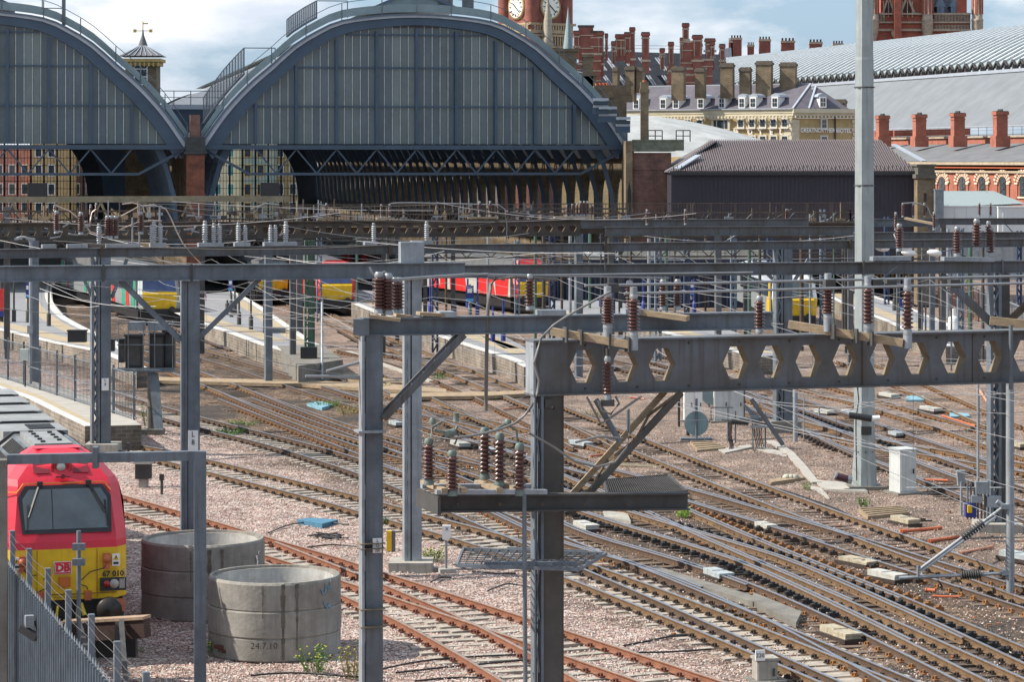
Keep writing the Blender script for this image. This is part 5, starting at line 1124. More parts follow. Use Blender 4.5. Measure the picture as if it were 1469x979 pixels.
for px in (50, 385, 830): b = MB(); q = L4.atz(px, GZ); b.box((q.x, q.y, (z4b+GZ)/2), (.34, .34, z4b-GZ), L4.a); b.build('post', steel, rt)
sh = MB()
for pa, pb_ in ((455, 475), (540, 565), (795, 845), (672, 712)): sh.bar(L4.atz(pa, z4+.1), L4.atz(pb_, z4+.1), .35, .1)
sh.build('equipment_shelf', plank, rt)
for px in (68, 78, 130, 138, 468, 547, 559, 675, 688, 703, 712, 813, 821, 828, 833, 838, 843, 850): inst(I_DRK, 'insulator', rt, L4.atz(px, z4+.15), 0, random.uniform(.9, 1.25))
b = MB()
for pts in (((360, 300), (380, 292), (400, 294)), ((455, 292), (470, 296), (474, 310)), ((715, 294), (724, 300), (727, 322), (726, 360)), ((560, 292), (590, 291), (715, 294)), ((365, 305), (372, 296), (385, 292))):
    b.path(catmull([L4.at(x, y) for x, y in pts], .5), .035, 5)
b.build('jumper_cable', alu, rt)
# ======== gantry 5: access walkway gantry with handrails ========
L5 = Line(700, 143, 14)
rt = thing('access_gantry', 'rusty access walkway gantry with handrails spanning the middle distance', 'gantry', at_line(L5, 700, 0))
zr5 = zlook(L5, 700, 293); zd5 = zr5-1.05
b = MB(); b.bar(L5.atz(365, zd5), L5.atz(1228, zd5), .7, .08); b.ibeam(L5.atz(365, zd5-.3), L5.atz(1228, zd5-.3), .4, .2, .03); b.build('walkway', brownst, rt)
b = MB(); rnd = random.Random(3)
for dy in (-.33, .33):
    v = Vector((0, dy, 0))
    for dz in (0, -.5): b.bar(L5.atz(365, zr5+dz)+v, L5.atz(1228, zr5+dz)+v, .035, .035)
    for k in range(216): px = 365+k*4; b.bar(L5.atz(px, zd5)+v, L5.atz(px, zr5)+v, .014, .014)
    for k in range(26): px = 365+k*34.5; b.bar(L5.atz(px, zd5)+v, L5.atz(px, zr5)+v, .04, .04)
b.build('handrail', mat('rusty_rail', (.12, .085, .065), .8, .1, .4, 3), rt)
b = MB()
for k in range(22): px = 900+k*15; b.bar(L5.atz(px, zd5), L5.atz(px+15, zr5-.5 if k % 2 else zd5), .04, .04)
b.build('lattice', steel_l, rt)
for px in (1128, 1130, 1300, 1310): inst(I_DRK, 'insulator', rt, L5.atz(min(px, 1220), zd5+.06), 0, 1.1)
for px in (420, 1030): b = MB(); q = L5.atz(px, GZ); b.box((q.x, q.y, (zd5-.5+GZ)/2), (.3, .3, zd5-.5-GZ), L5.a); b.build('post', steel_w, rt)
# ======== gantry 6: tube truss on the far left ========
L6 = Line(200, 160, 11); z6 = zlook(L6, 200, 286)
rt = thing('signal_gantry', 'far left signal gantry with pale top tube and zigzag struts below the arches', 'gantry', at_line(L6, 200, 0))
b = MB(); b.bar(L6.atz(-60, z6), L6.atz(415, z6), .3, .34); b.build('top_tube', mat('lichen_beam', (.26, .23, .16), .8, .1, .35, 2), rt)
b = MB()
for px in range(18, 410, 63):
    b.bar(L6.atz(px, z6-.2), L6.atz(px-9, z6-1.0), .07, .09); b.bar(L6.atz(px, z6-.2), L6.atz(px+9, z6-1.0), .07, .09); b.bar(L6.atz(px+2, z6-.2), L6.atz(px+16, z6-1.5), .06, .06)
b.build('strut', mat('lichen_beam_strut', (.30, .25, .17), .8, .1, .35, 2), rt)
b = MB(); zz = z6-.95
for dz in (0, -.55, -1.1): b.bar(L6.atz(-60, zz+.25+dz*.9), L6.atz(440, zz+.25+dz*.9), .05, .05)
for k in range(27): b.bar(L6.atz(-60+k*19, zz-.8), L6.atz(-60+k*19, zz+.25), .04, .04)
b.bar(L6.atz(-60, zz-.9), L6.atz(440, zz-.9), .8, .14); b.build('walkway', steel_d, rt)
for px in (54, 387): b = MB(); q = L6.atz(px, z6+.55); b.box(q, (1.1, .25, .8), L6.a); b.build('signal_head', blackm, rt)
for px in (10, 430): b = MB(); q = L6.atz(px, 0); b.box((q.x, q.y, 3.9), (.35, .35, 8.1), L6.a); b.build('post', steel_w, rt)
# ======== gantry 7: right far plain beams ========
L7 = Line(1250, 150, 10)
for (pa, pb_, py, th_, Y, lb, m) in ((1225, 1345, 314, .42, 150, 'short blue grey beam right of the tall pole below the plum cladding', steel), (1345, 1560, 313, .36, 153, 'greenish far beam in front of the white hoarding', steel_w), (868, 1228, 325, .45, 137, 'blue weathered beam left of the tall pole below the walkway', steel_w), (1225, 1560, 333, .36, 118, 'second plain beam right of the tall pole', steel_w)):
    ln = Line(pa, Y, 6); rt = thing('catenary_beam', lb, 'gantry', at_line(ln, pa, 0)); b = MB(); z_ = zlook(ln, (pa+pb_)/2, py); b.ibeam(ln.atz(pa, z_-th_/2), ln.atz(pb_, z_-th_/2), th_, .24, .03); b.build('beam', m, rt)
    for px in (pa+8, min(pb_-8, 1500)): b = MB(); q = ln.atz(px, GZ); b.box((q.x, q.y, (z_-th_+GZ)/2), (.26, .26, z_-th_-GZ), ln.a); b.build('post', m, rt)
    for k in range(3 if pb_-pa < 200 else 2):
        inst(I_DRK, 'insulator', rt, ln.atz([1295, 1310, 1326][k] if pa == 1225 and pb_ < 1400 else ([1405, 1421, 1421][k] if pa == 1345 else pa+60+k*55), z_+.08), 0, 1.25)
    if pa == 1225 and pb_ < 1400:
        b = MB(); b.bar(ln.atz(1298, z_+.03)+Vector((0, -.2, 0)), ln.atz(1335, z_-.25)+Vector((0, -1.2, 0)), .3, .12); b.build('equipment_shelf', plank, rt)
        b = MB(); b.path(catmull([ln.at(x, y) for x, y in ((1294, 292), (1310, 291), (1330, 297), (1338, 315), (1342, 332))], .4), .04, 5); b.build('jumper_cable', alu, rt)

# ======== gantry N1: post and beam left of centre ========
N1 = Line(531, 52, 15); z1 = 7.66
rt = thing('overhead_line_gantry', 'blue grey gantry with one stout battened post and a long plain beam, left of centre', 'gantry', at_line(N1, 531, 0))
ex = Vector((cos(N1.a), sin(N1.a), 0)); ey = Vector((-ex.y, ex.x, 0))
q = N1.atz(531, GZ-.8); zt = z1-.33; h = zt-q.z
b = MB()
b.box((q.x+ex.x*.06, q.y+ex.y*.06-.1, q.z+h/2), (.29, .05, h), N1.a)            # broad face
for dx in (-.16,): c = q+ex*dx-ey*.02; b.box((c.x, c.y-.1, q.z+h/2), (.05, .3, h), N1.a, 1)  # left flange in paler steel: its sunlit look is put into the colour
c = q+ex*(-.075); b.box((c.x, c.y+.02, q.z+h/2), (.12, .03, h), N1.a, 2); c = q+ex*.19; b.box((c.x, c.y+.05, q.z+h/2), (.04, .3, h), N1.a, 0)  # recessed web in darker steel: its shade is put into the colour
for k in range(7): z = zt-.25-k*1.33; c = q+ex*(-.125); b.box((c.x, c.y-.1, z), (.1, .03, .28), N1.a, 1)
b.build('post', [steel, steel_l, steel_d], rt)
b = MB(); p0, p1 = N1.atz(519, z1-.165), N1.atz(1106, z1-.165); b.ibeam(p0, p1, .34, .3, .03); b.bar(p0-Vector((0, 0, .15)), p0+Vector((0, 0, .15)), .3, .3); b.build('beam', steel, rt)
b = MB()
for dy in (-.16, .16): v = ey*dy; b.bar(N1.atz(663, z1-.33)+v, N1.atz(548, zlook(N1, 548, 600))+v, .05, .13)
for k in range(7): f = k/7; a = N1.atz(663, z1-.33).lerp(N1.atz(548, zlook(N1, 548, 600)), f+.04); b.bar(a-ey*.16, a+ey*.16, .03, .05)
b.build('knee_brace', steel_w, rt)
pts = [N1.at(547, 535)+ey*-.1, N1.at(600, 483)+ey*-.1]
plate(rt, N1.atz(537.5, zlook(N1, 537, 781))-ey*.2, N1.a, 'L|O|220', .17, .27)
b = MB()
for z in (7.1-3.2, 7.1-3.95): pass
b.box((q.x, q.y-.1, zlook(N1, 531, 618)), (.52, .45, .04), N1.a)
for py in (778, 785, 872, 897): b.box((q.x+.02, q.y-.1, zlook(N1, 531, py)), (.47, .42, .012), N1.a, 1)
b.build('band', [steel_l, ochre], rt)
for px, py0, s in ((538.5, 451, 1.0), (552, 453, 1.0)): inst(I_BIG, 'insulator', rt, N1.at(px, py0-2)+ey*(-.3), 0, (1.0, 1.0, .86))
for px in (575, 581): inst(I_STD, 'insulator', rt, N1.at(px, 452)+ey*.5, 0, 1.1)
b = MB(); b.bar(N1.at(525, 452)-ey*.35, N1.at(566, 457)-ey*.5, .3, .06); b.bar(N1.at(566, 452), N1.at(590, 455), .3, .06); b.bar(N1.at(600, 450), N1.at(635, 452), .4, .06)
b.build('equipment_shelf', plank, rt)
b = MB()
for pts in (((512, 399), (530, 406), (560, 403), (620, 398), (700, 393)), ((540, 395), (552, 390), (560, 398)), ((552, 402), (600, 398), (665, 394)), ((530, 383), (534, 392), (540, 398))): b.path(catmull([N1.at(x, y) for x, y in pts], .4), .022, 6)
b.build('busbar', alu, rt)
b = MB(); b.path(catmull([N1.at(x, y) for x, y in ((697, 590), (698, 520), (700, 440), (704, 408), (712, 399), (740, 397), (800, 401))], .3), .035, 8); b.build('cable_tube', mat('dull_pipe', (.16, .15, .135), .6, .3, .3, 3), rt)
b = MB(); 
for px, w_ in ((790, .5), (905, .3), (640, .3)): q = N1.atz(px, z1+.05); b.box(q, (w_, .4, .1), N1.a)
b.bar(N1.at(905, 446)+ey*.1, N1.at(975, 455)-ey*.5, .3, .1, 1); b.build('fitting', [steel_l, plank], rt)
for px in (903, 958, 979): inst(I_STD, 'insulator', rt, N1.atz(px, z1+.05)+ey*(.3 if px > 950 else 0), 0, .95)
inst(I_STD, 'insulator', rt, N1.at(760, 445), 0, 1.1)
b = MB(); b.tube(N1.at(547, 545), N1.at(470, 540), .035, 6); b.tube(N1.at(545, 541), N1.at(438, 540), .03, 6); b.tube(N1.at(540, 513), N1.at(468, 533), .03, 6); b.build('registration_arm', alu, rt)

# ======== gantry N2: nearest castellated girder ========
N2 = Line(785, 45, 18); z2t, z2bt = 7.70, 6.80
rt = thing('overhead_line_gantry', 'nearest heavy castellated girder with big hexagonal holes on a dark steel post', 'gantry', at_line(N2, 785, 0))
ex = Vector((cos(N2.a), sin(N2.a), 0)); ey = Vector((-ex.y, ex.x, 0))
def zdist(px): a = N2.atz(764, 0); c = N2.atz(px, 0); return (c-a).length
b = MB(); p0 = N2.atz(764, 0); p1 = N2.atz(1560, 0)
hs = [zdist(px) for px in (837, 896, 950, 1056, 1107, 1160, 1213, 1266, 1316, 1368, 1420, 1472, 1524)]
castel(b, p0, p1, z2bt+.03, z2t-.03, .58, .235, .27, .26, hs, 0, 1)
for z in (z2t-.015, z2bt+.015): b.bar(Vector((p0.x, p0.y, z))+ey*.13-ex*.02, Vector((p1.x, p1.y, z))+ey*.13, .5, .03, 0)
b.box((p0.x-.03, p0.y+.12, (z2t+z2bt)/2), (.04, .4, z2t-z2bt-.06), N2.a, 2)
b.build('castellated_girder', [steel_w, ochre, steel_l], rt)
q = N2.atz(785, GZ-1.0); h = z2bt-q.z; b = MB()
b.box((q.x+ex.x*.06, q.y+ex.y*.06-.05, q.z+h/2), (.36, .05, h), N2.a, 0)
for dx in (-.13,): c = q+ex*dx; b.box((c.x, c.y+.02, q.z+h/2), (.04, .3, h), N2.a, 1)
c = q+ex*(-.235); b.box((c.x, c.y-.02, q.z+h/2), (.03, .2, h), N2.a, 1); c = q+ex*(-.18); b.box((c.x, c.y+.12, q.z+h/2), (.1, .02, h), N2.a, 2); c = q+ex*.225; b.box((c.x, c.y+.08, q.z+h/2), (.03, .26, h), N2.a, 0)
for k in range(9):
    z = z2bt-.2-k*.85; c = q+ex*(-.185); b.bar(Vector((c.x-.045, c.y-.07, z)), Vector((c.x+.045, c.y-.07, z-.85)), .03, .05, 1); b.bar(Vector((c.x+.045, c.y-.07, z)), Vector((c.x-.045, c.y-.07, z-.85)), .03, .05, 1) if k % 3 == 0 else None
b.box((q.x+ex.x*.02, q.y-.09, z2bt-.12), (.12, .03, .14), N2.a, 2)
b.build('post', [mat('post_sooty_steel', (.085, .08, .072), .7, .15, .5, 1.0, bump=.1, streak=.7, col2=(.05, .045, .04)), steel, steel_d], rt)
b = MB()
A = N2.atz(972, z2bt); Cc = N2.at(815, 735)
for dy, dx, mi in ((-.18, 0, 0), (.18, -.25, 2), (0, .1, 0)): v = ey*dy+ex*dx*.6; b.bar(A+v, Cc+v*.9+Vector((-.02, 0, -.02)), .035, .1, mi); 
for k in range(5): a = A.lerp(Cc, k/5); c = A.lerp(Cc, (k+1)/5); s = 1 if k % 2 else -1; b.bar(a+ey*.18*s-ex*.05, c-ey*.18*s-ex*.05, .02, .05, 1)
b.build('knee_brace', [MATS['post_sooty_steel'], ochre, plank], rt)
sh = MB()
def npt(px, py, d=0): return N2.at(px, py)+ey*d
sh.bar(npt(782, 474, -.3), npt(872, 489, -1.0), .12, .12, 0); sh.bar(npt(1135, 466, .1), npt(1258, 487, -1.0), .12, .13, 0); sh.bar(npt(1420, 460), npt(1500, 468, -.5), .1, .14, 0)
sh.build('timber_bearer', plank, rt)
b = MB()
for px, py, d in ((798, 478, -.45), (815, 481, -.6), (848, 485, -.8), (870, 489, -.98), (1180, 474, -.4), (1205, 479, -.6), (1221, 482, -.75)): c = npt(px, py, d); b.box(c, (.03, .2, .24), N2.a)
b.build('strap', steel_d, rt)
b = MB(); n_ = Vector((sin(N2.a), -cos(N2.a), 0))
for k in range(9):
    for dx in (-.08, .2): c = N2.atz(785, 6.5-k*.0)+ex*dx-ey*.1; 
    b.lathe(N2.atz(785, 6.62)+ex*(.02+.0*k)+n_*.24, [(.03, 0), (.02, .02)], 6, 0, n_)
L_tot = (p1-p0).length
for k in range(int(L_tot/.9)):
    q_ = p0+(p1-p0)*(k*.9/L_tot)
    for z in (z2bt+.1, z2t-.1): b.lathe(Vector((q_.x, q_.y, z)), [(.022, 0), (.016, .018)], 6, 0, n_)
for k in range(5): b.lathe(npt(640+k*60, 717, -.62), [(.035, 0), (.025, .03)], 6, 0, n_)
b.build('bolts', brownst, rt)
b = MB()
for px in (868, 1237, 1395): q_ = N2.atz(px, (z2t+z2bt)/2)-ey*.008; b.box(q_, (.01, .012, z2t-z2bt-.07), N2.a)
b.build('weld_seam', brownst, rt)
# rows of big brown insulators on the girder
for px, pb_, pt, d in ((849, 478, 417, -.75), (878, 488, 417, -1.0), (1177, 466, 400, -.3), (1223, 480, 403, -.6), (1264, 486, 405, -1.0)):
    base = npt(px, pb_, d); topz = npt(px, pt, d).z; inst(I_BIG, 'insulator', rt, base+Vector((0, 0, .12)), 0, (.82, .82, (topz-base.z-.12)/.9)); b = MB(); b.tube(base-Vector((0, 0, .1)), base+Vector((0, 0, .2)), .075, 10); b.tube(Vector((base.x, base.y, topz-.02)), Vector((base.x, base.y, topz+.1)), .06, 8); b.build('insulator_cap', steel_l, rt)
base = npt(855, 570, -.55); inst(I_BIG, 'insulator', rt, base, 0, (.68, .68, .78)); b = MB(); b.tube(base+Vector((0, 0, .68)), base+Vector((0, 0, 1.2)), .035, 6); b.box(base-Vector((0, 0, .05)), (.22, .15, .1)); b.build('hanger', steel_d, rt)
inst(I_STD, 'insulator', rt, N2.atz(1110, z2t)+ey*.6, 0, 1.0)
# tangle of tubes and jumper cables under the girder
b = MB()
for pts, d in ((((830, 567), (842, 590), (850, 605), (865, 596), (908, 566)), -.4), (((840, 570), (845, 585), (858, 590), (870, 575), (865, 565)), -.6), (((874, 580), (875, 615), (872, 635), (855, 655), (830, 662), (800, 655), (770, 635), (735, 615)), -.9), (((808, 630), (840, 622), (875, 625)), -.6), (((738, 515), (748, 480), (765, 462), (800, 440), (845, 415)), -1.0), (((738, 515), (745, 540), (735, 575), (710, 600), (670, 613), (630, 620)), -1.0)):
    b.path(catmull([npt(x, y, d) for x, y in pts], .2), .02, 7)
b.build('jumper_cable', mat('grey_cable', (.20, .20, .195), .5, .3, .25, 4), rt)
b = MB(); b.tube(npt(846, 572, -.3), npt(880, 632, -.3), .05, 8); b.tube(npt(1085, 575, .2), npt(1130, 640, .2), .04, 8); b.tube(npt(873, 582, -.9), npt(873, 612, -.9), .022, 6); b.tube(N2.atz(1442, z2bt-.1)+ey*-.2, N2.atz(1442, z2t+.1)+ey*-.2, .035, 8); b.build('strut_tube', steel, rt)
# cantilever shelf with switch insulators left of the post
zs = zlook(N2, 785, 703)
b = MB(); b.ibeam(npt(605, 717, -.5), npt(970, 714, -.5), .28, .22, .03); b.bar(npt(607, 717, -.9), npt(607, 717, .3), .05, .28)
b.build('shelf_beam', steel_d, rt)
b = MB(); 
for d in (-.9, -.1): b.bar(npt(602, 697, d), npt(758, 697, d), .12, .07, 1)
for px in (612, 640, 690, 720): b.bar(npt(px, 694, -1.0), npt(px, 694, .2), .1, .07)
b.build('shelf_rail', [plank, steel_l], rt)
for px, pb_, pt, d in ((600, 690, 624, -.6), (624, 702, 638, -.95), (690, 686, 612, -.2), (706, 695, 618, -.4), (719, 702, 628, -.95)):
    base = npt(px, pb_, d); topz = npt(px, pt, d).z; inst(I_VER, 'insulator', rt, base, 0, (.8, .8, (topz-base.z)/.9))
b = MB()
for pts in (((600, 622), (603, 608), (615, 600)), ((606, 612), (640, 618), (634, 632)), ((690, 612), (705, 603), (722, 612), (722, 628)), ((630, 622), (638, 606))): b.path([npt(x, y, -.7) for x, y in pts], .02, 6)
b.lathe(npt(605, 604, -.6), [(.05, 0), (.06, .04), (.03, .1)], 8); b.lathe(npt(636, 600, -.7), [(.05, 0), (.04, .08), (.05, .14)], 8); b.lathe(npt(712, 606, -.6), [(.05, 0), (.06, .06), (.04, .1)], 8); b.tube(npt(620, 618, -.7), npt(634, 614, -.7), .06, 8)
b.build('switch_gear', verd, rt)
b = MB(); b.tube(npt(724, 700, -1.0), npt(726, 1010, -1.0), .035, 8); b.build('conduit', steel, rt)
def grating(pts, label_, m, n_=26, r=.009):
    A, B_, C_, D_ = pts; b = MB()
    for k in range(n_+1): b.bar(A.lerp(B_, k/n_), D_.lerp(C_, k/n_), r*1.6, .03)
    for k in range(n_//2+1): b.bar(A.lerp(D_, k/(n_//2)), B_.lerp(C_, k/(n_//2)), r*1.6, .02)
    for p, q in ((A, B_), (B_, C_), (C_, D_), (D_, A)): b.bar(p, q, .035, .05)
    return b.build('grating', m, rt)
zg = zlook(N2, 880, 716)
def gz_(px, py, z): Y = F*(H-z)/(py-HZ); return Vector(((px-CX)*Y/F, Y, z))
grating([gz_(872, 712, zg), gz_(985, 706, zg), gz_(958, 683, zg), gz_(866, 690, zg)], '', steel_d, 34, .006)
zg = zlook(N2, 760, 803); grating([gz_(655, 812, zg), gz_(830, 818, zg), gz_(870, 795, zg), gz_(665, 788, zg)], '', steel, 16, .0035)
b = MB(); b.bar(gz_(695, 810, zg), gz_(828, 810, zg), .06, .08); b.bar(gz_(728, 788, zg), gz_(840, 792, zg), .05, .06); b.build('grating_bearer', steel, rt)

# ---------------- busbar pipes running right from the girder insulators ----------------
b = MB()
for y0_, y1_, xs, d in ((418, 400, (868, 1560), -.9), (409, 393, (830, 1560), -.3)):
    b.tube(npt(xs[0], y0_, d), npt(xs[1], y1_, d), .022, 8)
b.tube(N1.at(665, 393), N1.at(960, 399), .02, 6); b.tube(N1.at(700, 396), N1.at(1080, 391), .02, 6)
for px in (860, 1168, 1235, 1255, 1345): c = npt(px, 411 if px < 1000 else 405, -.6); b.box(c, (.18, .12, .14), N2.a, 1)
tag(b.build('busbar', [alu, steel_d]), 'pair of long bright busbar pipes running right above the heavy girder', 'busbar')

# ---------------- catenary wires along the tracks ----------------
def catenary(pts, z0, z1, label, n=5, ext=False):
    rt = thing('overhead_wire', label, 'overhead wire', G(*pts[0], 0), 0, 'overhead wires strung along the tracks')
    q = catmull([G(x, y) for x, y in pts], 3.0); tot = len(q)
    cw = MB(); mw = MB(); dp = MB(); C_ = []; M_ = []
    for i, p in enumerate(q):
        f = i/(tot-1)*n; fr = f-int(f); sag = z1-4*(z1-z0-.35)*fr*(1-fr)*.85; C_.append(Vector((p.x, p.y, z0))); M_.append(Vector((p.x, p.y, sag)))
    for k in range(tot-1): cw.tube(C_[k], C_[k+1], .008, 4, cap=False); mw.tube(M_[k], M_[k+1], .008, 4, cap=False)
    for k in range(0, tot, 2): dp.tube(C_[k], M_[k], .004, 3, cap=False)
    cw.build('contact_wire', wirem, rt); mw.build('catenary_wire', wirem, rt); dp.build('droppers', wired, rt)
mids = [[(60, 622), (296, 667), (513, 722), (605, 748), (817, 812), (1089, 917), (1305, 1000)], [(200, 582), (437, 647), (620, 703), (809, 785), (1089, 910), (1310, 990)], [(200, 505), (424, 590), (620, 652), (881, 737), (1080, 800), (1308, 896), (1500, 975)],
        [(200, 480), (444, 557), (606, 604), (850, 676), (1088, 740), (1318, 812), (1540, 885)], [(440, 440), (640, 525), (808, 593), (1090, 708), (1371, 815), (1540, 870)], [(620, 460), (900, 530), (1200, 624), (1469, 735)], [(900, 495), (1100, 565), (1300, 632), (1500, 700)], [(1100, 533), (1300, 590), (1500, 660)]]
lbs = ['wire pair above the concrete sleepered running line', 'wire pair above the long shallow turnout', 'wire pair above the worn main line with slide chairs', 'wire pair above the timber sleepered line in mid yard', 'wire pair beside the bare trodden ground', 'wire pair passing the tall tapered pole', 'wire pair beyond the tall tapered pole', 'wire pair over the pale blue covers at right']
for p, l_ in zip(mids, lbs): catenary([(x, y) for x, y in p], 4.75, 5.9, l_)
# bare cross wires
rnd = random.Random(11)
b = MB()
def cwire(a, c, sag=.25, r=.009, mb=None):
    n_ = 10; pp = []
    for i in range(n_+1): f = i/n_; p = a.lerp(c, f); p = p-Vector((0, 0, 4*sag*f*(1-f))); pp.append(p)
    for i in range(n_): (mb or b).tube(pp[i], pp[i+1], r, 4, cap=False)
for (pa, pb_, Y1, Y2, lb) in (((-20, 395), (520, 425), 80, 100, 'thin wire from the left edge toward the centre post'), ((-20, 440), (440, 470), 95, 130, 'thin wire over the left platforms'), ((130, 432), (440, 475), 102, 135, 'thin wire from the laced post to the green mast'), ((160, 452), (600, 470), 102, 75, 'thin wire between laced post and centre post'), ((600, 617), (760, 622), 73, 46, 'thin stay wire from centre mast to the switch insulators'), ((360, 405), (600, 440), 120, 75, 'thin slanting wire left of the centre mast'), ((1080, 566), (1469, 704), 100, 62, 'pale slack wire crossing in front of the tall pole'), ((1050, 545), (1469, 595), 90, 74, 'thin wire under the heavy girder at right'), ((1100, 590), (1560, 790), 96, 60, 'thin wire down to the right edge'), ((0, 520), (137, 500), 92, 102, 'wire above the left platform fence'), ((260, 478), (515, 540), 78, 100, 'wire crossing the middle platform end'), ((640, 600), (770, 560), 100, 130, 'thin wire behind the centre post'), ((1240, 430), (1469, 470), 100, 140, 'thin wire over the right platform'), ((400, 640), (600, 690), 120, 74, 'faint low wire behind the centre mast'), ((860, 600), (1130, 590), 90, 100, 'thin wire above the grey disc'), ((640, 365), (1100, 385), 120, 130, 'thin wire between the upper beams'), ((0, 345), (350, 392), 120, 110, 'thin wire between the upper left beams')):
    b = MB(); cwire(P(*pa, Y1), P(*pb_, Y2), .2); tag(b.build('stay_wire', wirem), lb, 'wire')
# ---------------- tall tapered pole ----------------
Ypl = 91.7; q = Vector((X(1240, Ypl), Ypl, GZ))
rt = thing('lighting_pole', 'tall tapered grey octagonal pole rising out of the top of the picture', 'lighting pole', q)
b = MB(); zz = [GZ, .5, 1.0, 6, 12, 13.9, 14.0, 20]; rr = [.44, .40, .36, .33, .315, .31, .30, .27]
prof = [(rr[i], zz[i]-GZ) for i in range(8)]; n = 8; vs = []
for r_, h in prof: vs += [q+Vector((cos(2*pi*(i+.5)/n)*r_, sin(2*pi*(i+.5)/n)*r_, h)) for i in range(n)]
b.add(vs, [(i*n+j, i*n+(j+1) % n, (i+1)*n+(j+1) % n, (i+1)*n+j) for i in range(7) for j in range(n)]); b.build('shaft', mat('pole_paint', (.33, .37, .375), .5, .25, .2, 1.2, streak=.5), rt)
b = MB()
for z in (pz(267, Ypl), pz(126, Ypl), 1.0): b.lathe(q+Vector((0, 0, z-GZ)), [(.345, 0), (.345, .04)], 8)
b.box((q.x+.02, q.y-.36, pz(617, Ypl)), (.34, .03, .28)); b.build('joint_band', steel_d, rt); plinth(rt, q, 1.1, .16, conc_d)
b = MB(); b.path(catmull([P(1228, 545, Ypl-.5), P(1232, 575, Ypl-.5), P(1228, 600, Ypl-.5), P(1229, 690, Ypl-.5)], .3), .02, 5); b.build('cable', blackm, rt)
b = MB(); b.tube(P(1218, 596, 91), P(1250, 601, 91), .11, 8); b.tube(P(1250, 601, 91), P(1262, 600, 91), .09, 8, 1)
tag(b.build('wire_tensioner', [blackm, white]), 'dark cylinder with white end hanging on a wire in front of the tall pole', 'tensioner')

# ---------------- concrete rings ----------------
def ring(px, Yc_, rad, hgt, label, seams, graf):
    c = Vector((X(px, Yc_), Yc_, GZ)); rt = thing('concrete_ring', label, 'concrete ring', c); N_ = 56
    for k in range(len(seams)-1):
        z0, z1_ = seams[k], seams[k+1]; b = MB(); r = rad+(.012 if k % 2 else 0); top = k == len(seams)-2
        prof = [(r-.02, z0+.0), (r, z0+.03), (r, z1_-.03), (r-.02, z1_)]
        if top: prof = [(r-.02, z0), (r, z0+.03), (r, z1_-.05), (r-.03, z1_), (rad-.09, z1_), (rad-.09, z1_-.06), (rad-.17, z1_-.06)]
        prof += [(rad-.17, z0)] if top else [(rad-.17, z1_), (rad-.17, z0)]
        vs = []
        for r_, z in prof: vs += [c+Vector((cos(2*pi*i/N_)*r_, sin(2*pi*i/N_)*r_, z)) for i in range(N_)]
        m_ = len(prof)
        for i in range(m_-1):
            inner = (i >= (m_-2)); b.add(vs[i*N_:(i+2)*N_], [(j, (j+1) % N_, N_+(j+1) % N_, N_+j) for j in range(N_)], 1 if inner else 0, abs(prof[i][1]-prof[i+1][1]) > .1)
        b.build('ring_segment', [conc_r, conc_in], rt)
    b = MB()
    for a, z0, z1_, w_ in ((-78, .05, 1.68, .05), (-66, .25, 1.68, .035), (-95, .95, 1.65, .02)):
        a = R(a); 
        for s in range(14):
            za, zb_ = z0+(z1_-z0)*s/14, z0+(z1_-z0)*(s+1)/14; ww = w_*(.55+.7*random.random())*(.5+.5*s/13)/rad
            b.add([c+Vector((cos(a+t)*(rad+.016), sin(a+t)*(rad+.016), z)) for t, z in ((-ww, za), (ww, za), (ww*1.05, zb_), (-ww*1.05, zb_))], [(0, 1, 2, 3)])
    b.build('damp_streak', mat('damp_stain', (.15, .13, .10), .8, 0, .5, 6), rt)
    if graf:
        def marks(m, a0, z0, w_, h_, seed, n_):
            rr_ = random.Random(seed); g_ = MB()
            for k in range(n_):
                pts = []; a_ = a0+w_*rr_.random(); z_ = z0+h_*rr_.random()
                for s in range(4): a_ += rr_.uniform(-.05, .06); z_ += rr_.uniform(-.09, .09); pts.append(c+Vector((cos(a_)*(rad+.02), sin(a_)*(rad+.02), z_)))
                for p_, q_ in zip(pts, pts[1:]): g_.bar(p_, q_, .008, .022)
            g_.build('graffiti', m, rt)
        marks(mat('blue_spray', (.16, .30, .42), .7), R(-47), 1.15, .32, .3, 5, 9) if graf == 1 else marks(white, R(-28), 1.25, .22, .3, 9, 5)
    if graf == 1: text('stencil', '24.7.10', .2, c+Vector((-.1, -rad-.03, .36)), (1, 0, 0), steel_d, rt, depth=.002)
    return rt
conc_r = mat('ring_concrete', (.30, .285, .255), .9, 0, .45, 1.0, bump=.3, bscale=12, streak=.45)
ring(394, 61.3, 1.455, 1.7, 'nearer round concrete ring with blue graffiti and dark damp streaks', [0, .50, 1.08, 1.70], 1)
ring(291.5, 66.6, 1.465, 1.75, 'farther round concrete ring with a white scribble, partly behind the goal post', [0, .55, 1.15, 1.78], 2)

# ---------------- red and yellow locomotive ----------------
LA = R(16.3); LC = Vector((X(95, 59.7), 59.7, 0)); loco = thing('diesel_locomotive', 'red and yellow diesel locomotive facing the camera at the left', 'locomotive', LC)
lx = Vector((cos(LA), sin(LA), 0)); ly = Vector((-sin(LA), cos(LA), 0))
def LP(x, y, z): return LC+lx*x+ly*y+Vector((0, 0, z))
HWD = 1.34
rows = [(0.0, 1.18, HWD), (0.0, 2.27, HWD), (.02, 2.42, HWD), (.10, 2.62, HWD), (.42, 3.58, 1.24), (.52, 3.72, 1.17), (.72, 3.98, .95), (1.05, 4.18, .72), (1.35, 4.30, .5)]
b = MB(); pr_ = []
for y, z, hw in rows:
    ch = .26 if hw > 1.2 else .2; bk = .38
    pr_.append([LP(-hw, y+bk, z), LP(-hw+ch, y+.03, z), LP(-hw*.35, y, z), LP(hw*.35, y, z), LP(hw-ch, y+.03, z), LP(hw, y+bk, z)])
